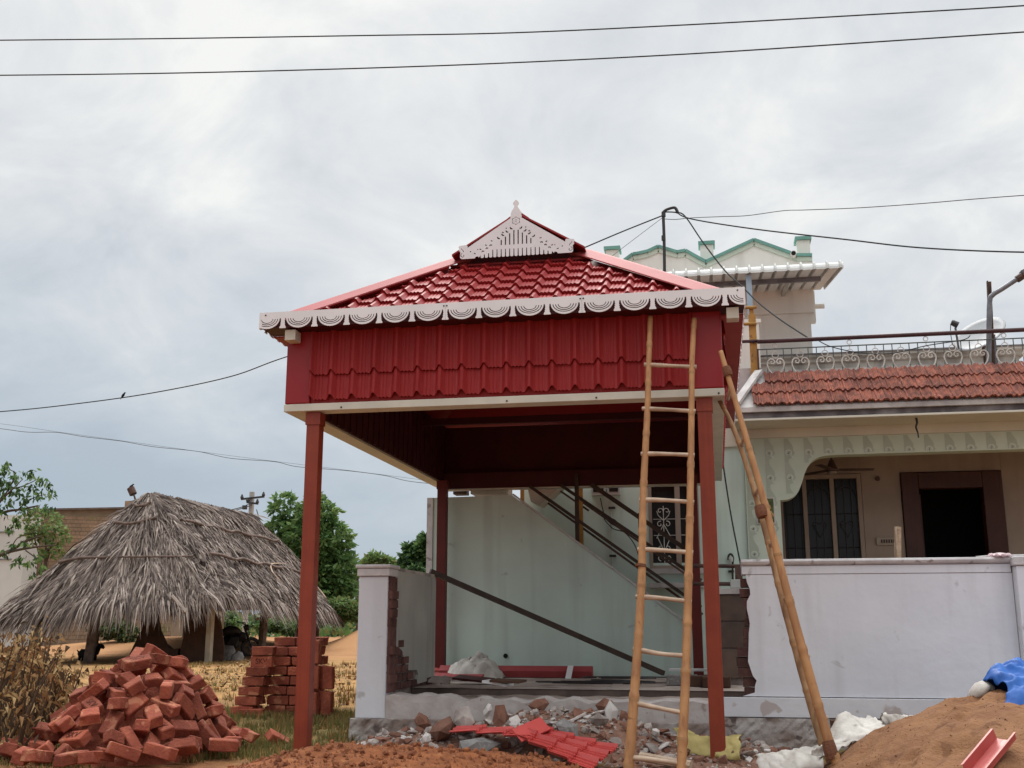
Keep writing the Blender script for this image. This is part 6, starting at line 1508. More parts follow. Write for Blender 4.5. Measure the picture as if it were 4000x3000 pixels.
# ================================================================== RUBBLE
def rub_z(x, y):
    r1 = math.hypot((x + 1.35) / 1.25, (y - 9.62) / .55); r2 = math.hypot((x + 2.5) / .75, (y - 9.45) / .5); r3 = math.hypot((x + .1) / .8, (y - 9.4) / .55)
    return max(.34 * max(0, 1 - r1 ** 2), .17 * max(0, 1 - r2 ** 2), .13 * max(0, 1 - r3 ** 2)) + .03 + .02 * hnoise(7 * x, 6 * y)
q = MB(); q.grid(lambda a, c: (-3.35 + 4.4 * a, 8.75 + 1.16 * c, -.03 + rub_z(-3.35 + 4.4 * a, 8.75 + 1.16 * c)), 110, 36)
tag(q.build('rubble_heap', 'rubble_soil', fix=False, smooth=True), 'heap of soil and broken plaster spilling from the plinth between the front posts', 'rubble heap')
rr_ = random.Random(12)
def chunk_mesh(kind):
    bm = bmesh.new(); bmesh.ops.create_icosphere(bm, subdivisions=1, radius=1)
    sq = {'flat': (1.2, .9, .22), 'block': (1, .75, .6), 'shard': (1.3, .5, .3)}[kind]
    for v in bm.verts: v.co = Vector((v.co.x * sq[0], v.co.y * sq[1], v.co.z * sq[2])) * rr_.uniform(.7, 1.15)
    me = bpy.data.meshes.new('rubble_chunk'); bm.to_mesh(me); bm.free(); return me
CH = {}
for m in ('rubble_grey', 'rubble_red', 'rubble_white'):
    for k in ('flat', 'block', 'shard'):
        for i in range(3):
            me = chunk_mesh(k); me.materials.append(M[m]); CH.setdefault(m, []).append(me)
names = {'rubble_grey': 'grey plaster lump', 'rubble_red': 'reddish brick lump', 'rubble_white': 'whitish plaster chip'}
for i in range(300):
    x = rr_.uniform(-2.9, .75); y = rr_.uniform(8.95, 9.85)
    if rub_z(x, y) < .07 and rr_.random() < .7: continue
    m = rr_.choices(('rubble_grey', 'rubble_red', 'rubble_white'), (9, 6, 4))[0]; s = rr_.choice((.03, .035, .045, .055, .065, .08)) * (1.0 if m != 'rubble_white' else .8)
    o = new_obj('rubble_chunk', rr_.choice(CH[m]), None, (x, y, rub_z(x, y) - .03 + s * .25), (rr_.gauss(0, .4), rr_.gauss(0, .4), rr_.uniform(0, 6)), (s, s, s)); loc_ = 'beside the white pillar' if x < -2.3 else 'behind the red sheets' if x < -1.1 else 'right of the red sheets' if x < -.75 else 'around the ladder feet' if x < -.2 else 'beside the right front post'
    sz_ = 'tiny' if s < .034 else 'small' if s < .046 else 'fist sized' if s < .06 else 'big'
    tag(o, '%s %s %s, %s of rubble' % (sz_, names[m], loc_, 'front edge' if y < 9.25 else 'middle strip' if y < 9.55 else 'rear edge'), 'rubble', {'rubble_grey': 'grey plaster lumps', 'rubble_red': 'broken brick lumps', 'rubble_white': 'white plaster chips'}[m])
q = MB()
for i in range(2600):
    x = rr_.uniform(-3.1, 1.0); y = rr_.uniform(8.8, 9.88); r = rr_.uniform(.006, .02); z = rub_z(x, y) - .03
    if rub_z(x, y) < .05 and rr_.random() < .6: continue
    q.k = rr_.choices((0, 1, 2), (6, 6, 1))[0]; d = [rr_.uniform(.6, 1.3) for _ in range(4)]
    q.add([(x - r * d[0], y - r * .3, z), (x + r * d[1], y - r * d[2], z), (x + .3 * r, y + r, z), (x, y, z + r * d[3])], [(0, 1, 3), (1, 2, 3), (2, 0, 3)])
tag(q.build('rubble_grit', ['rubble_grey', 'rubble_red', 'rubble_white'], fix=False), kind='stuff')
q = MB(); rk = random.Random(55)
for i in range(420):
    x = rk.uniform(-3.0, .9); y = rk.uniform(8.9, 9.86); s = rk.choice((.014, .02, .026, .034)); z = rub_z(x, y) - .03
    if rub_z(x, y) < .06 and rk.random() < .6: continue
    R_ = Euler((rk.uniform(-.6, .6), rk.uniform(-.6, .6), rk.uniform(0, 6))).to_matrix(); d_ = (rk.uniform(.7, 1.5), rk.uniform(.5, 1), rk.uniform(.25, .8)); q.k = rk.choices((0, 1, 2), (5, 6, 2))[0]
    q.add([Vector((x, y, z + s * .3)) + R_ @ Vector((a * s * d_[0] * rk.uniform(.7, 1.1), b_ * s * d_[1] * rk.uniform(.7, 1.1), c * s * d_[2])) for a, b_, c in ((-1, -1, -1), (1, -1, -1), (1, 1, -1), (-1, 1, -1), (-1, -1, 1), (1, -1, 1), (1, 1, 1), (-1, 1, 1))], [(3, 2, 1, 0), (4, 5, 6, 7), (0, 1, 5, 4), (1, 2, 6, 5), (2, 3, 7, 6), (3, 0, 4, 7)])
tag(q.build('rubble_fragments', ['rubble_grey', 'rubble_red', 'rubble_white'], fix=False), kind='stuff')
# larger stones that can be told apart
for (u, v, Y, r, sq, m, lab) in ((1730, 2850, 9.25, .16, (1.1, .8, .55), 'rubble_red', 'big rounded brown stone at the left end of the rubble beside the red sheets'), (1810, 2815, 9.4, .17, (1.3, .8, .5), 'rubble_grey', 'pale flat topped stone behind the left end of the red sheets'), (1650, 2820, 9.6, .09, (1, .9, .8), 'rubble_red', 'brown stone at the foot of the white pillar'), (1870, 2918, 8.95, .15, (1.5, .5, .7), 'granite', 'grey granite slab propping up the smaller red sheet'), (2215, 2855, 9.2, .13, (1.0, .6, .8), 'granite', 'dark grey concrete block standing behind the larger red sheet'), (2105, 2752, 9.75, .075, (1.3, .8, .7), 'rubble_red', 'dark brown brick piece perched on top of the rubble'), (2385, 2800, 9.6, .11, (1.2, .6, .8), 'rubble_white', 'big whitish plaster slab near the right end of the rubble'), (2340, 2830, 9.45, .12, (1.4, .7, .4), 'rubble_grey', 'long grey plaster slab lying right of the concrete block'), (1905, 2775, 9.7, .075, (1, .4, 1), 'rubble_white', 'white triangular plaster shard standing on the rubble'), (2010, 2825, 9.4, .07, (1, .6, 1), 'rubble_white', 'squarish white chip in the middle of the rubble'), (1955, 2820, 9.45, .13, (1.3, .5, .6), 'rubble_red', 'slanting brown slab on the left part of the rubble'), (2370, 2765, 9.8, .09, (1, .9, 1), 'rubble_red', 'rounded brown lump against the plinth near the ladder'), (1665, 2885, 9.0, .05, (1.3, 1, .7), 'rubble_white', 'white lump by the soil mound left of the red sheets'), (2560, 2860, 9.4, .07, (.6, .5, 1.3), 'rubble_white', 'upright pale shard between the ladder stiles')):
    p = at(u, v, Y); q = MB(); q.lump(p, r, .16, 1, sq, rr_); tag(q.build('stone', m, smooth=False), lab, 'stone')
q = MB(); q.bar(at(2225, 2818, 9.4), at(2285, 2788, 9.5), .025, .015); tag(q.build('white_stick', 'rubble_white'), 'short white stick lying across the rubble', 'stick')
# red tile sheets thrown on the rubble
def scrap(nm, c00, c10, c11, c01, label, nu, nv, lift=.022):
    """bilinear sheet; u runs along the steps (down the length), v across the ribs"""
    c00, c10, c11, c01 = map(Vector, (c00, c10, c11, c01)); nrm = (c10 - c00).cross(c01 - c00).normalized(); nrm = nrm if nrm.z > 0 else -nrm
    q = MB(); vs = []; fs = []
    US = []
    for s in range(nu): US += [(s / nu + .001, 0), ((s + .94) / nu, 1), ((s + .999) / nu, 1)]
    VS = []
    for s in range(nv): VS += [((s + f) / nv, h_) for f, h_ in ((0, .028), (.07, .026), (.16, 0), (.30, 0), (.32, .012), (.36, .012), (.38, 0), (.54, 0), (.56, .012), (.60, .012), (.62, 0), (.78, 0), (.80, .012), (.84, .012), (.86, 0))]
    VS.append((1, .028))
    for u, su in US:
        for v, h_ in VS: vs.append(c00.lerp(c10, u).lerp(c01.lerp(c11, u), v) + nrm * (h_ * 1.2 + (lift if su else 0) - .035 * (v - .5) ** 2 * 2 + .02 * math.sin(2 * u + 3 * v)))
    w_ = len(VS)
    for i in range(len(US) - 1):
        for j in range(w_ - 1): fs.append((i * w_ + j, i * w_ + j + 1, (i + 1) * w_ + j + 1, (i + 1) * w_ + j))
    q.add(vs, fs); o = q.build(nm, 'scrap_red', fix=False); so = o.modifiers.new('thick', 'SOLIDIFY'); so.thickness = .004; return tag(o, label, 'roof sheet')
scrap('roof_sheet_scrap', at(1985, 2868, 9.0), at(2300, 3035, 8.35), at(2415, 2915, 8.75), at(2085, 2838, 9.25), 'larger offcut of bright red tiled roof sheet lying on the rubble', 4, 3)
scrap('roof_sheet_scrap', at(1755, 2868, 9.05), at(2070, 2902, 8.9), at(2110, 2850, 9.15), at(1800, 2843, 9.3), 'smaller red roof sheet offcut propped on a grey slab left of the larger one', 3, 1)
q = MB(); q.box((-.13, -.09, -.006), (.13, .09, .006)); c = at(2075, 2850, 8.98); q.v = [tuple(c + Euler((.5, -.35, .5)).to_matrix() @ Vector(p)) for p in q.v]; tag(q.build('roof_sheet_scrap', 'scrap_red'), 'small red sheet flap standing up where the two red offcuts meet', 'roof sheet')
# cloth and sacks
def cloth(fn, nu, nv, nm, m, label, cat, amp=.012, f=9, th=.004):
    q = MB()
    def g_(a, c):
        p = Vector(fn(a, c)); return p + Vector((amp * hnoise(f * a, f * c + 3), amp * hnoise(f * c, f * a + 1), amp * (1.3 * abs(hnoise(.7 * f * a + 5, .6 * f * c)) + .25 * abs(hnoise(1.9 * f * a, 1.7 * f * c + 4)) - .5)))
    q.grid(g_, nu, nv); o = q.build(nm, m, fix=False, smooth=True); so = o.modifiers.new('thick', 'SOLIDIFY'); so.thickness = th; return tag(o, label, cat)
y0, y1 = at(2650, 2870, 9.35), at(2890, 2890, 9.2)
cloth(lambda a, c: y0.lerp(y1, a) + Vector((0, -.28 * c, .10 * math.sin(PI * c) - .12 * c - .06 * math.sin(PI * a) * (1 - c))), 30, 12, 'yellow_sack', 'sack_yellow', 'torn yellow sack lying open on the rubble behind the right front post', 'sack', .02, 8)
cloth(lambda a, c: y0.lerp(y1, .1 + .8 * a) + Vector((0, -.10 - .16 * c, -.02 - .05 * c - .05 * math.sin(PI * a))), 20, 8, 'sack_lining', 'sack_inside', 'dark inside of the torn yellow sack', 'sack', .01, 8)
cloth(lambda a, c: at(2632, 2850, 9.4).lerp(at(2672, 2945, 9.25), a) + Vector((.09 * c * (1 + math.sin(3 * a)), -.05 * c, .02)), 12, 6, 'sack_scrap', 'sack_yellow', 'crumpled scrap of yellow sack sticking up by the right ladder stile', 'sack', .02, 7)
cloth(lambda a, c: at(3165, 2935, 8.35).lerp(at(3400, 2795, 8.8), a).lerp(at(3200, 2960, 8.15).lerp(at(3470, 2845, 8.45), a), c) + Vector((0, 0, .14 * math.sin(PI * a) * math.exp(-((a - .55) / .25) ** 2) * (1 - c))), 34, 12, 'white_sack', 'sack_white', 'crumpled white sack with a peaked fold at the edge of the sand heap', 'sack', .02, 9)
cloth(lambda a, c: at(3440, 2805, 8.75).lerp(at(3565, 2815, 8.5), a) + Vector((0, -.12 * c, .05 * math.sin(PI * c) - .03 * c)), 18, 8, 'white_sack', 'sack_white', 'flat white sack tail running right along the damp sand', 'sack', .015, 8)
cloth(lambda a, c: at(2950, 2955, 8.55).lerp(at(3190, 2925, 8.4), a) + Vector((.02 * c, -.30 * c, .06 * math.sin(PI * c) - .09 * c)), 26, 10, 'white_sack', 'sack_white', 'dirty white sack lying at the foot of the edge on ladder', 'sack', .02, 9)
cloth(lambda a, c: at(3172, 2930, 8.2).lerp(at(3225, 2905, 8.2), a) + Vector((-.03 * c, 0, -.13 * c * (1 - .6 * abs(a - .5)))), 10, 8, 'sack_flap', 'sack_white', 'small white sack flap standing beside the lashed ladder foot', 'sack', .008, 7)
c = on_surface(3830, 2718, lambda x, y: sandh(x, y) - .03) + Vector((0, .05, .02)); q = MB(); q.lump(c, .07, .22, 2, (1.3, 1, .7), rr_); q.lump(c + Vector((.08, .05, .03)), .045, .22, 2, (1, 1, .8), rr_); tag(q.build('white_bundle', 'sack_white', smooth=True), 'knotted white plastic bundle on the crest of the sand heap', 'bundle')
def tarp(a, c):
    x, y = 1.84 + 1.3 * a, 7.92 + .72 * c; z = sandh(x, y) - .03
    return (x + .05 * math.sin(9 * c), y, z + .012 + .25 * math.sin(PI * min(1, c * 1.05)) ** .8 * min(1, .35 + 3 * a) * (1 + .25 * hnoise(6 * a + 1, 5 * c)) - .04 * abs(hnoise(9 * a, 8 * c + 2)) - .012 * abs(hnoise(21 * a + 1, 18 * c)))
cloth(tarp, 110, 70, 'blue_tarpaulin', 'tarp_blue', 'crumpled blue tarpaulin on top of the sand heap at the picture edge', 'tarpaulin', .02, 9)
# red gutter pieces on the sand
sf = lambda x, y: sandh(x, y) - .03 + .02
g0, g1 = on_surface(3845, 2992, sf), on_surface(3930, 2940, sf); g1 = g1 + Vector((.02, .05, .07))
q = MB(); d = (g1 - g0).normalized(); sd = d.cross(Vector((0, 0, 1))).normalized(); upv = sd.cross(d)
prof = [(-.075, .06), (-.06, .062), (-.058, .0), (-.02, -.005), (.03, -.005), (.06, .01), (.062, .05), (.075, .052)]
vs = []
for e in (g0 - d * .1, g1): vs += [e + sd * x + upv * z for x, z in prof]
m_ = len(prof); q.add(vs, [(k, k + 1, m_ + k + 1, m_ + k) for k in range(m_ - 1)]); o = q.build('gutter_piece', 'gutter_red', fix=False); so = o.modifiers.new('thick', 'SOLIDIFY'); so.thickness = .005; tag(o, 'offcut of pinkish red roof gutter stuck in the sand near the picture corner', 'gutter')
# broken plank and ochre board by the ladder
q = MB(); q.tube([at(2500, 2955, 8.9), at(2700, 2990, 8.75)], .035, 8); tag(q.build('pale_log', 'pale_wood'), 'pale stripped log lying on the ground between the ladder stiles', 'log')
q = MB(); c = at(3285, 2855, 9.3); q.box((c.x - .07, 9.28, c.z - .12), (c.x + .07, 9.33, c.z + .09), (0.15, -.1, .1)); tag(q.build('brown_tile', 'mud'), 'flat brown tile leaning against the wall base right of the edge on ladder', 'tile')
# ---- things on the floor slab
sk = at(1850, 2615, 13.3)
def heap(a, c): 
    x = -.36 + .72 * a; y = -.3 + .6 * c; r = math.hypot(x / .36, y / .3); return Vector((sk.x + x, 13.4 + y, .455 + .25 * max(0, 1 - r * r) ** .7 * (1 + .3 * hnoise(9 * x, 7 * y))))
cloth(heap, 30, 20, 'white_sack', 'sack_white', 'crumpled grey white sheet heaped against the mint stair wall on the slab', 'sack', .025, 11)
q = MB(); p, r_ = at(1720, 2636, 13.55), at(2315, 2640, 13.55); q.prism([(13.5, .455), (13.47, .53), (13.55, .59), (13.62, .585), (13.62, .455)], lambda y, z, t: (t, y, z), p.x, r_.x); tag(q.build('ridge_flashing', 'red_cap'), 'long red metal ridge flashing lying along the foot of the mint wall', 'flashing')
q = MB(); p, r_ = at(2212, 2662, 13.3), at(2240, 2622, 13.44); q.add([(p.x, 13.2, .457), (r_.x, 13.2, .457), (r_.x, 13.46, .60), (p.x, 13.46, .60)], [(0, 1, 2, 3)]); o = q.build('white_strip', 'white_board'); so = o.modifiers.new('thick', 'SOLIDIFY'); so.thickness = .004; tag(o, 'short white metal strip bent over the long red ridge flashing', 'strip')
rs = random.Random(77)
for i, (u, v, w_, lab) in enumerate(((1745, 2640, .45, 'leftmost pinkish sheet offcut in the little pile on the slab'), (1800, 2645, .5, 'second pinkish sheet offcut in the little pile on the slab'), (1850, 2652, .42, 'lowest dark sheet offcut of the little pile on the slab'), (1790, 2622, .75, 'long pale pink flashing strip on top of the little pile on the slab'), (1945, 2668, .25, 'small white tile offcut lying right of the little pile on the slab'), (1720, 2655, .2, 'small grey offcut left of the little pile on the slab'), (1985, 2660, .3, 'flat brown offcut right of the little pile on the slab'))):
    p = atz(u, v, .48 + .012 * i); q = MB(); q.box((p.x - w_ / 2, p.y - .10, p.z - .01), (p.x + w_ / 2, p.y + .10, p.z + .012), (rs.uniform(.0, .22), rs.uniform(-.03, .14), rs.uniform(-.25, .1))); tag(q.build('sheet_offcut', ('red_cap', 'red_cap', 'lining', 'gutter_red', 'white_board', 'rubble_grey', 'mud')[i]), lab, 'offcut')
q = MB(); n_ = 13
for i in range(n_):
    c = atz(2350 + rs.uniform(-130, 150), 2660 + rs.uniform(-8, 14), .456); R_ = rs.uniform(.25, .5); a0 = rs.uniform(0, 6)
    q.tube([(c.x + R_ * 1.5 * math.cos(a0 + k * .25), c.y + R_ * .45 * math.sin(a0 + k * .25), .462 + .006 * i % .03) for k in range(rs.randint(7, 16))], .006, 5)
tag(q.build('wire_tangle', 'black_iron', fix=False), 'tangle of dark iron wire lying flat on the slab near the ladder', 'wire tangle')
for i, (u, v, w_, lab) in enumerate(((2665, 2668, .16, 'grey stone block on the slab edge left of the right ladder stile'), (2745, 2672, .16, 'dark stone block on the slab at the foot of the rear right post'), (2800, 2676, .14, 'brown stone block on the slab behind the right front post'))):
    p = atz(u, v + 12, .45); q = MB(); q.box((p.x - w_, p.y, .452), (p.x + w_, p.y + .2, .56)); tag(q.build('stone_block', 'granite' if i < 1 else 'mud', bevel=.01), lab, 'stone')
q = MB(); p = atz(2720, 2660, .45); q.box((p.x - .3, p.y - .15, .563), (p.x + .25, p.y + .1, .585)); tag(q.build('thin_plank', 'white_board'), 'thin white slat laid on the stone blocks at the slab edge', 'slat')
q = MB(); q.bar((-3.10, 11.86, 1.655), at(2592, 2630, 13.6), .055, .055); tag(q.build('metal_pipe', 'brown_rail'), 'long dark square pipe leaning down from the return wall to the slab', 'pipe')
q = MB(); p = at(1975, 2562, SY - .01); q.lathe([(.03, 0), (.03, .006)], p, 12, (0, -1, 0)); tag(q.build('pipe_hole', 'dark_room'), 'round black pipe hole in the lower part of the mint stair wall', 'hole')
for i in range(6):
    u, v = ((1560, 2660), (1605, 2650), (1650, 2655), (1700, 2672), (1740, 2675), (1580, 2680))[i]; p = atz(u, v, .44); s = rs.uniform(.05, .085); o = new_obj('rubble_chunk', CH['rubble_white' if i in (1, 3) else 'rubble_grey'][i % 6], None, (p.x, p.y, .44 + s * .5), (0, .3, i), (s, s, s * 1.5)); tag(o, 'plaster lump fallen on the slab at the foot of the broken return wall', 'rubble', 'plaster lumps by the return wall')
"""PLANTS"""
# ================================================================== GRASS AND PLANTS
rgp = random.Random(41)
def blades(n, fx, fy, hgt, m, nm, keep=lambda x, y: True, w=.006, lean=.5):
    q = MB(); i = 0
    while i < n:
        x, y = fx(), fy(); i += 1
        if not keep(x, y): continue
        z = ground_z(x, y) - .01
        for k in range(rgp.randint(2, 4)):
            a = rgp.uniform(0, 6.28); h_ = hgt * rgp.uniform(.4, 1.2); l = rgp.uniform(0, lean) * h_; ww = w * rgp.uniform(.6, 1.3); xx, yy = x + rgp.gauss(0, .02), y + rgp.gauss(0, .02); b_ = rgp.uniform(0, 6.28)
            q.k = 0 if not isinstance(m, list) else rgp.randrange(len(m))
            q.add([(xx - ww * math.cos(b_), yy - ww * math.sin(b_), z), (xx + ww * math.cos(b_), yy + ww * math.sin(b_), z), (xx + l * math.cos(a), yy + l * math.sin(a), z + h_)], [(0, 1, 2)])
    return tag(q.build(nm, m, fix=False), kind='stuff')
blades(8200, lambda: rgp.uniform(-5.4, -2.6), lambda: rgp.uniform(8.5, 11.6), .085, ['grass_green', 'grass_dry', 'grass_green'], 'green_grass', lambda x, y: (x > -4.25 or y > 10) and (x < -3.2 or y < 9.8) and hnoise(1.7 * x, 2 * y) > -.35 and y > 8.3 + .35 * (x + 4.2))
blades(5200, lambda: rgp.uniform(-13, -3.2), lambda: 11.0 + 16 * rgp.random() ** 1.5, .11, ['grass_dry', 'grass_green', 'dry_leaf'], 'dry_grass', lambda x, y: x > -.62 * y + .5 and hnoise(.9 * x, .7 * y) > -.1, .012, .7)
blades(1800, lambda: rgp.uniform(-6.4, -4.6), lambda: rgp.uniform(7.2, 9.5), .06, ['grass_dry', 'grass_green'], 'edge_grass', lambda x, y: True, .006)
# leafy weeds in the dry field
q = MB()
for i in range(2600):
    x, y = rgp.uniform(-9, -3.1), rgp.uniform(11.5, 20)
    if x < -.60 * y + .8 or hnoise(1.3 * x, 1.1 * y) < -.1: continue
    z = ground_z(x, y) + rgp.uniform(.02, .32); s = rgp.uniform(.02, .05); R_ = Euler((rgp.uniform(-1.2, 1.2), rgp.uniform(-1.2, 1.2), rgp.uniform(0, 6))).to_matrix(); q.k = rgp.choices((0, 1, 2), (5, 3, 2))[0]
    q.add([Vector((x, y, z)) + R_ @ Vector(p) for p in ((-s * .4, 0, 0), (0, -s, 0), (s * .4, 0, 0), (0, s, 0))], [(0, 1, 2, 3)])
tag(q.build('dry_weeds', ['dry_leaf', 'dry_leaf_pale', 'dry_leaf_dark'], fix=False), kind='stuff')
# dried maize like plants on the left
def dry_plant(x, y, h_, seed, label):
    r = random.Random(seed); z0 = ground_z(x, y); t = thing('dried_plant', (x, y, z0), label, 'plant', 'dried plants at the left edge')
    q = MB(); stems = []
    for k in range(5):
        a = r.uniform(0, 6.28); tip = Vector((x + (.3 * h_) * math.cos(a), y + .3 * h_ * math.sin(a), z0 + h_ * r.uniform(.8, 1.05))); mid = Vector((x, y, z0)).lerp(tip, .5) + Vector((r.gauss(0, .04), r.gauss(0, .04), .03)); P_ = smooth_path([Vector((x, y, z0 - .03)), mid, tip], 4); stems.append(P_); q.tube(P_, [.012 - .001 * i for i in range(len(P_))], 5)
    q.build('stalk', 'dry_leaf_dark', t, fix=False)
    q = MB()
    for k in range(170):
        P_ = r.choice(stems); p = P_[r.randint(1, len(P_) - 1)] + Vector((r.gauss(0, .07), r.gauss(0, .07), r.gauss(0, .04))); a = r.uniform(0, 6.28); ln = r.uniform(.04, .12); w_ = r.uniform(.006, .017); d = Vector((math.cos(a) * .6, math.sin(a) * .6, r.uniform(-1.2, -.1))).normalized(); sd = d.cross(Vector((r.gauss(0, 1), r.gauss(0, 1), .5))).normalized(); m_ = p + d * ln * .5 + Vector((0, 0, .02)); e = p + d * ln + sd * r.gauss(0, .02)
        q.k = r.choices((0, 1, 2), (5, 5, 3))[0]; q.add([p, m_ - sd * w_, e, m_ + sd * w_], [(0, 1, 2), (0, 2, 3)])
    q.build('dead_leaves', ['dry_leaf', 'dry_leaf_pale', 'dry_leaf_dark'], t, fix=False)
k_ = 0
for Yp, us in ((8.0, (-60, 10, 90)), (8.6, (-20, 60, 130)), (9.3, (20, 100, 170, 230)), (10.1, (-10, 70, 150, 215)), (11.0, (40, 120, 190, 250)), (12.0, (10, 90, 160, 225))):
    for u in us:
        p = at(u, 2700, Yp); z0 = ground_z(p.x, Yp); d_ = (p - EYE).length; top = 1.05 - (2455 + .62 * max(0, u) + rgp.uniform(-12, 40) - 2450) * d_ / F * .98; h_ = max(.25, top - z0)
        side = ('leftmost', 'second from the left', 'third from the left', 'rightmost')[us.index(u)] if len(us) == 4 else ('leftmost', 'middle', 'right')[us.index(u)]
        row = {8.0: 'front', 8.6: 'second', 9.3: 'third', 10.1: 'fourth', 11.0: 'fifth', 12.0: 'back'}[Yp]
        dry_plant(p.x, Yp, h_, 100 + k_, 'withered brown plant, %s in the %s row of the dried patch' % (side, row)); k_ += 1
for i, (u0, v0, u1, v1, Y, lab) in enumerate(((85, 2568, 200, 2640, 9.6, 'thin dark branch slanting down through the top of the dried plants'), (10, 2690, 210, 2740, 9.3, 'thin dark branch lying low among the dried plants'))):
    q = MB(); q.tube(smooth_path([at(u0, v0, Y), at((u0 + u1) / 2, (v0 + v1) / 2 + 4, Y + .05), at(u1, v1, Y)], 4), .011, 6); tag(q.build('branch', 'bark', fix=False), lab, 'branch')
# ================================================================== TREES
def leaf_tree(nm, base, trunk_pts, r0, blobs, n, ls, mats, label, cat='tree', group=None, seed=1, droop=.3, boughs=True, wts=(3, 4, 2)):
    r = random.Random(seed); t = thing(nm, base, label, cat, group)
    q = MB(); tp = smooth_path(trunk_pts, 5); q.tube(tp, [max(.02, r0 * (1 - .75 * i / len(tp))) for i in range(len(tp))], 8)
    if boughs:
        for c, rad in blobs:
            s = tp[r.randint(len(tp) // 2, len(tp) - 1)]; c = Vector(c); q.tube(smooth_path([s, s.lerp(c, .5) + Vector((r.gauss(0, .1), r.gauss(0, .1), .1)) * rad[0], c], 4), [r0 * .4 * (1 - .09 * i) for i in range(9)], 6)
    q.build('trunk', 'bark', t, smooth=True, fix=False)
    q = MB(); vol = [b_[1][0] * b_[1][1] * b_[1][2] for b_ in blobs]
    for i in range(n):
        c, rad = r.choices(blobs, vol)[0]
        while True:
            d = Vector((r.uniform(-1, 1), r.uniform(-1, 1), r.uniform(-1, 1)))
            if .2 < d.length < 1 and r.random() < d.length ** 1.2: break
        k = 1 + .22 * math.sin(5 * d.x + 3 * d.z + c[0]) * math.cos(4 * d.z + 2 * d.y)
        p = Vector(c) + Vector((d.x * rad[0], d.y * rad[1], d.z * rad[2])) * k
        out = Vector((d.x, d.y, d.z * .4)).normalized()
        for m_ in range(4):   # a sprig of leaflets
            dr = (out * .6 + Vector((r.gauss(0, .55), r.gauss(0, .55), r.gauss(-droop, .4)))).normalized(); sd = dr.cross(Vector((r.gauss(0, 1), r.gauss(0, 1), r.gauss(0, 1)))).normalized(); l = ls * r.uniform(.7, 1.3)
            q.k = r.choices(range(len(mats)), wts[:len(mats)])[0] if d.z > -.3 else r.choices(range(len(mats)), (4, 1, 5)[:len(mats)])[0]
            q.add([p, p + dr * l * .5 - sd * l * .22, p + dr * l, p + dr * l * .5 + sd * l * .22], [(0, 1, 2, 3)])
    q.build('crown', mats, t, fix=False); return t
G3 = ['leaf_a', 'leaf_b', 'leaf_dark']
Y = 44
def bl(u, v, Y, ru, rv, ry=None):
    c = at(u, v, Y); s = c.y / F * 1.05; return ((c.x, c.y, c.z), (ru * s, (ry or ru) * s, rv * s))
tb = at(1160, 2445, Y)
leaf_tree('leafy_tree', (tb.x, tb.y, .2), [(tb.x, tb.y, 0), (tb.x + .2, tb.y, 1.5), (tb.x - .1, tb.y, 3)], .25, [bl(1110, 1990, Y, 55, 60), bl(1080, 2080, Y, 45, 70), bl(1235, 2010, Y, 80, 70), bl(1290, 2110, Y, 85, 90), bl(1200, 2130, Y, 110, 110), bl(1310, 2230, Y, 80, 110), bl(1220, 2270, Y, 120, 110), bl(1340, 2330, Y, 70, 90), bl(1250, 2360, Y, 100, 70)], 3300, .30, ['leaf_a', 'leaf_b', 'leaf_a'], 'tall bushy bright green tree behind the left front post', seed=3, droop=.35)
leaf_tree('shrub', at(1340, 2440, 40), [at(1340, 2450, 40), at(1340, 2420, 40)], .05, [bl(1330, 2370, 40, 50, 35), bl(1380, 2390, 40, 40, 35), bl(1300, 2405, 40, 50, 28)], 900, .16, ['leaf_olive', 'leaf_b', 'leaf_a'], 'grey green shrub at the foot of the tall tree beside the white pillar', 'shrub', seed=5)
leaf_tree('shrub', at(1080, 2450, 46), [at(1080, 2450, 46), at(1080, 2430, 46)], .05, [bl(1060, 2440, 46, 70, 24), bl(1150, 2455, 46, 60, 22), bl(860, 2420, 46, 60, 40)], 900, .18, ['leaf_a', 'leaf_b', 'leaf_dark'], 'low green hedge seen under the thatch eaves on the right', 'shrub', seed=6)
leaf_tree('shrub', at(440, 2450, 38), [at(440, 2470, 38), at(440, 2440, 38)], .05, [bl(430, 2445, 38, 70, 45), bl(500, 2470, 38, 40, 40)], 700, .16, ['leaf_olive', 'leaf_a', 'leaf_dark'], 'olive green bush seen through the hut below the thatch', 'shrub', seed=7)
leaf_tree('leafy_tree', at(1500, 2460, 70), [at(1490, 2460, 70), at(1485, 2330, 70), at(1480, 2200, 70)], .25, [bl(1470, 2195, 70, 50, 28), bl(1440, 2215, 70, 36, 24), bl(1505, 2205, 70, 36, 28)], 700, .36, ['leaf_olive', 'leaf_b', 'leaf_a'], 'small yellow green tree top just above the white pillar', seed=8)
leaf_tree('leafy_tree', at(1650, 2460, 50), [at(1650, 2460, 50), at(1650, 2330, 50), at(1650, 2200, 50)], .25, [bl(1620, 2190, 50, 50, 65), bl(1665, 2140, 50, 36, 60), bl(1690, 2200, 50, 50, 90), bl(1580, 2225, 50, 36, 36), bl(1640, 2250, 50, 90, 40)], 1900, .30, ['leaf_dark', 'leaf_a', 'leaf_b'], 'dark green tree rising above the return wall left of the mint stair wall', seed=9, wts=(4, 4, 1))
leaf_tree('leafy_tree', at(1610, 2460, 44), [at(1620, 2460, 44), at(1620, 2300, 44)], .2, [bl(1620, 2235, 44, 34, 22)], 260, .2, ['leaf_dark', 'leaf_dark', 'leaf_a'], 'very dark rounded bush top directly above the return wall', 'tree', seed=10)
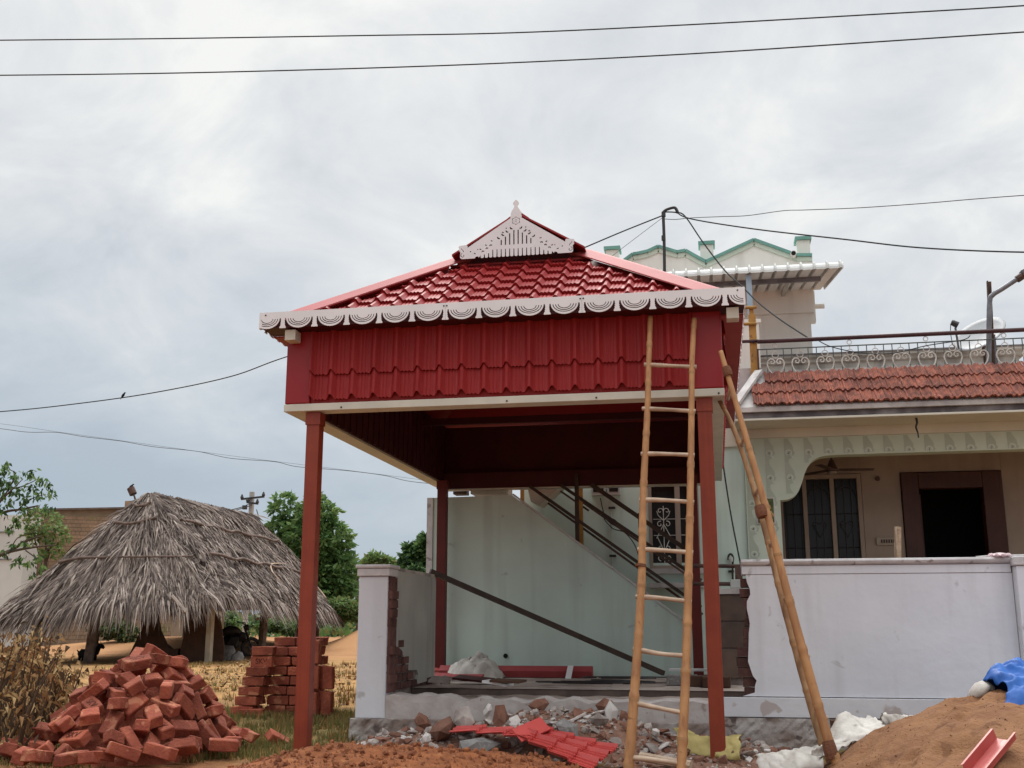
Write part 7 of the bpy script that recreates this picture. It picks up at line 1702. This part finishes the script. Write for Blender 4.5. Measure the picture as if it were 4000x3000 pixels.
# coconut palm
pt_ = thing('palm_tree', at(1395, 2460, 72), 'small coconut palm between the tall tree and the white pillar', 'tree')
q = MB(); q.tube(smooth_path([at(1400, 2460, 72), at(1396, 2330, 72), at(1390, 2210, 72)], 5), .16, 7); q.build('trunk', 'bark', pt_, smooth=True, fix=False)
hd = at(1390, 2205, 72); rp = random.Random(4)
for k in range(16):
    a = k * 2 * PI / 16 + rp.uniform(-.2, .2); el = rp.uniform(-.35, .95); ln = rp.uniform(1.4, 2.0); q = MB(); pts = []
    for i in range(8): s = i / 7; pts.append(hd + Vector((math.cos(a) * math.cos(el) * ln * s, math.sin(a) * math.cos(el) * ln * s, math.sin(el) * ln * s - .9 * s * s * ln * .6)))
    for i in range(7):
        d = (pts[i + 1] - pts[i]).normalized(); sd = d.cross(Vector((0, 0, 1))).normalized()
        for s in (-1, 1):
            for j in range(2): p = pts[i].lerp(pts[i + 1], j * .5); q.add([p, p + d * .1, p + sd * s * .42 * (1 - i / 9) + d * .25 - Vector((0, 0, .2))], [(0, 1, 2)])
    q.tube(pts, .025, 4); q.build('frond', 'leaf_dark', pt_, fix=False)
# tree reaching in from the left edge
lt = thing('leafy_tree', at(-260, 2480, 22), 'open branched tree reaching into the picture from the left edge over the hut', 'tree')
q = MB(); tips = []
rl_ = random.Random(15); YL = 22
def br(pts, r): q.tube(smooth_path([at(u, v, YL + dy) for u, v, dy in pts], 5), [r * (1 - .11 * k / 2) for k in range(5 * (len(pts) - 1) + 1)] if len(pts) < 5 else [r * max(.25, 1 - .035 * k) for k in range(5 * (len(pts) - 1) + 1)], 6)
br([(-260, 2480, 0), (-250, 2300, 0), (-160, 2150, .2)], .16)
br([(-200, 2230, 0), (-60, 2190, 0), (40, 2150, .1), (110, 2110, .1), (160, 2095, .2)], .055)
br([(-160, 2150, 0), (-30, 2170, 0), (60, 2150, 0), (150, 2135, .1), (220, 2130, 0)], .05)
br([(-160, 2150, 0), (-60, 2040, 0), (20, 2000, .2), (80, 1990, 0), (150, 1975, 0)], .05)
br([(-60, 2040, 0), (0, 1960, 0), (50, 1910, -.2), (90, 1870, 0)], .035); br([(0, 1960, 0), (40, 1900, 0), (60, 1850, 0), (40, 1835, 0), (30, 1815, 0)], .02)
br([(60, 1910, 0), (110, 1890, 0), (150, 1870, 0)], .015); br([(50, 1910, 0), (90, 1900, 0), (130, 1905, .1), (185, 1890, 0)], .014); br([(40, 2150, 0), (70, 2100, 0), (130, 2080, 0)], .014); br([(100, 2150, 0), (140, 2180, 0), (170, 2215, 0), (130, 2250, 0)], .016); br([(60, 2000, 0), (120, 1950, 0), (180, 1930, 0)], .016)
q.build('trunk', 'bark', lt, smooth=True, fix=False)
q = MB()
cl = [(30, 1815, 14), (10, 1840, 18), (60, 1855, 22), (115, 1848, 24), (120, 1900, 20), (160, 1870, 18), (185, 1890, 16), (30, 1890, 26), (70, 1920, 22), (0, 1925, 26), (100, 1950, 24), (150, 1930, 28), (195, 1925, 18), (185, 1980, 20), (40, 1960, 22), (90, 1990, 20), (0, 1990, 22), (60, 2030, 16), (10, 1880, 20), (75, 2040, 14), (40, 2060, 16), (95, 2120, 14), (50, 2130, 14), (20, 2160, 14), (80, 2175, 16), (120, 2200, 18), (150, 2170, 14), (165, 2215, 12), (120, 2245, 10), (60, 2190, 12)]
for u, v, s in cl:
    for k in range(int(s * 1.5)):
        p = at(u + rl_.gauss(0, s * .55), v + rl_.gauss(0, s * .5), YL + rl_.gauss(0, .12))
        d = Vector((rl_.gauss(0, .5), rl_.gauss(0, .5), rl_.gauss(-.75, .35))).normalized(); sd = d.cross(Vector((rl_.gauss(0, 1), rl_.gauss(0, 1), rl_.gauss(0, .4)))).normalized(); l = rl_.uniform(.09, .17); q.k = rl_.choices((0, 1, 2), (4, 2, 5))[0]
        q.add([p, p + d * l * .45 - sd * l * .2, p + d * l, p + d * l * .45 + sd * l * .2], [(0, 1, 2, 3)])
q.build('crown', G3, lt, fix=False)
leaf_tree('leafy_tree', at(180, 2480, 40), [at(170, 2480, 40), at(175, 2300, 40), at(180, 2150, 40)], .16, [bl(170, 2040, 40, 70, 50), bl(215, 2085, 40, 60, 45), bl(220, 2150, 40, 55, 34), bl(130, 2090, 40, 40, 40)], 250, .22, ['leaf_olive', 'leaf_b', 'leaf_a'], 'thin olive leaved tree in front of the far brick wall', seed=22, wts=(5, 3, 2))
# ================================================================== FAR BUILDINGS AND POLES
fb = thing('brick_house', (-24, 50, 0), 'unplastered brick house wall rising behind the thatched hut', 'house')
FY = 48.0
a_, c_ = at(105, 1995, FY), at(495, 1974, FY + 1.5)
ex_ = at(700, 1984, FY + 3)
q = MB(); q.add([(a_.x, FY, 0), (ex_.x, FY + 3, 0), (ex_.x, FY + 3, ex_.z), (a_.x, FY, a_.z), (a_.x, FY + 4, 0), (ex_.x, FY + 7, 0), (ex_.x, FY + 7, ex_.z), (a_.x, FY + 4, a_.z)], [(0, 1, 2, 3), (7, 6, 5, 4), (3, 2, 6, 7), (0, 3, 7, 4), (1, 5, 6, 2)]); q.build('wall', 'far_mortar', fb)
# courses of brick, proud of the mortar
q = MB(); rf_ = random.Random(9); z = .3; row = 0; dx = (ex_.x - a_.x); 
while z < min(a_.z, ex_.z) - .25:
    s = 0.0 if row % 2 else -.012
    while s < .999:
        s2 = s + .026; s0_, s1_ = max(0, s) + .0012, min(1, s2) - .0012
        if s1_ > s0_:
            o_ = .02 + rf_.uniform(-.008, .01); A_ = (a_.x + dx * s0_, FY + 3 * s0_ - o_, z); B_ = (a_.x + dx * s1_, FY + 3 * s1_ - o_, z); h_ = .155; q.add([A_, B_, (B_[0], B_[1], z + h_), (A_[0], A_[1], z + h_)], [(0, 1, 2, 3)]); q.add([(A_[0], A_[1], z + h_), (B_[0], B_[1], z + h_), (B_[0], B_[1] + .05, z + h_), (A_[0], A_[1] + .05, z + h_)], [(0, 1, 2, 3)])
        s = s2
    z += .185; row += 1
tag(q.build('brick_courses', 'far_brick', fb, fix=False), kind='stuff')
q = MB(); q.bar((a_.x, FY, a_.z + .03), (ex_.x, FY + 3, ex_.z + .03), .4, .09); q.build('wall_cap', 'slab_edge', fb)
p = at(510, 1965, FY + 1.5); q = MB(); q.box((p.x - .25, FY + 1.4, p.z - .6), (p.x + .3, FY + 1.9, p.z + .1)); q.build('chimney', 'far_brick', fb)
fw = thing('white_house', (-30, 47, 0), 'plain white plastered house at the left edge behind the open branched tree', 'house')
p = at(108, 2010, 46.5); q = MB(); q.box((p.x - 9, 46.5, 0), (p.x, 47.6, p.z)); q.build('wall', 'far_white', fw)
for v in (2078, 2185, 2305):
    z = at(50, v, 46.4).z; q = MB(); q.box((p.x - 9, 46.44, z), (p.x - (1.2 if v == 2305 else .6), 46.49, z + .04)); q.build('ledge_line', 'steel_grey', fw)
low = thing('low_wall', (-24, 46, 0), 'low pale yellow brick wall seen through the hut behind the motorbike', 'wall'); p, r_ = at(720, 2385, 45), at(866, 2430, 45)
q = MB(); q.box((p.x, 45, 0), (r_.x, 45.25, p.z)); q.build('wall_face', 'far_brick', low)
for k in range(4): z = p.z - .22 * (k + 1) - .05; q = MB(); q.box((p.x, 44.97, z), (r_.x, 44.99, z + .19)); q.build('course', 'post_concrete', low)
for i, (u0, u1, v0, v1, Y, m, lab) in enumerate(((10, 150, 2378, 2436, 52, 'far_mortar', 'long low dark shed far behind the left end of the hut'), (190, 218, 2412, 2440, 50, 'far_white', 'small pale block far behind the hut on the sand'))):
    p, r_ = at(u0, v1, Y), at(u1, v0, Y); q = MB(); q.box((p.x, Y, p.z - 1), (r_.x, Y + 2, r_.z)); o = MB(); tag(q.build('shed', m, bevel=.05), lab, 'shed')
ep = thing('electric_pole', at(988, 2460, 62), 'concrete electric pole with two cross arms behind the thatch ridge', 'pole')
p = at(985, 1922, 62); q = MB(); q.bar((p.x, 62, 0), (p.x, 62, p.z), .26, .22); q.build('pole_shaft', 'pole_concrete', ep)
for u0, v0, u1, v1 in ((942, 1950, 1032, 1940), (964, 1962, 1008, 1968)):
    q = MB(); q.bar(at(u0, v0, 61.8), at(u1, v1, 61.8), .11, .11); o = q.build('cross_arm', 'black_iron', ep)
    for u, v in ((u0 + 3, v0 - 2), (u1 - 3, v1 - 2)): c = at(u, v, 61.8); q = MB(); q.lathe([(.09, 0), (.11, .08), (.06, .2), (.04, .26)], c, 8); q.build('insulator', 'black_iron', o)
q = MB(); c = at(956, 1982, 61.8); q.box((c.x - .12, 61.7, c.z - .12), (c.x + .12, 61.9, c.z + .12)); q.build('fuse_box', 'black_iron', ep); q = MB(); q.tube([at(966, 1975, 61.8), c], .02, 5); q.build('stay', 'black_iron', ep)
for i, (pts, lab) in enumerate((([(985, 1962), (940, 1982), (860, 2000), (760, 2015)], 'upper of the thin lines leaving the electric pole to the left'), ([(985, 1972), (930, 1990), (850, 2008), (760, 2024)], 'lower of the thin lines leaving the electric pole to the left'), ([(1002, 1990), (1008, 2010), (1018, 2045), (1026, 2080)], 'stay wire running down to the right from the electric pole'))):
    q = MB(); q.tube(smooth_path([at(u, v, 61.7) for u, v in pts], 5), .03, 5); tag(q.build('pole_wire', 'thin_wire', fix=False), lab, 'wire')
# far scrub that closes the view behind the field
q = MB(); rq = random.Random(60)
for i in range(5200):
    u = rq.uniform(-300, 1750); Yq = rq.uniform(95, 130); p = at(u, 2450, Yq); hh = 2.6 + 1.2 * hnoise(.08 * p.x, 1.3) + .8 * hnoise(.31 * p.x, 2); z = rq.random() ** .7 * hh; s = rq.uniform(.25, .6)
    R_ = Euler((rq.uniform(0, 6), rq.uniform(0, 6), rq.uniform(0, 6))).to_matrix(); q.k = rq.choices((0, 1, 2), (4, 3, 3))[0]
    q.add([Vector((p.x, Yq, z)) + R_ @ Vector(t) for t in ((-s, 0, 0), (0, -s * .6, 0), (s, 0, 0), (0, s * .6, 0))], [(0, 1, 2, 3)])
tag(q.build('far_scrub', ['leaf_a', 'leaf_olive', 'leaf_dark'], fix=False), kind='stuff')
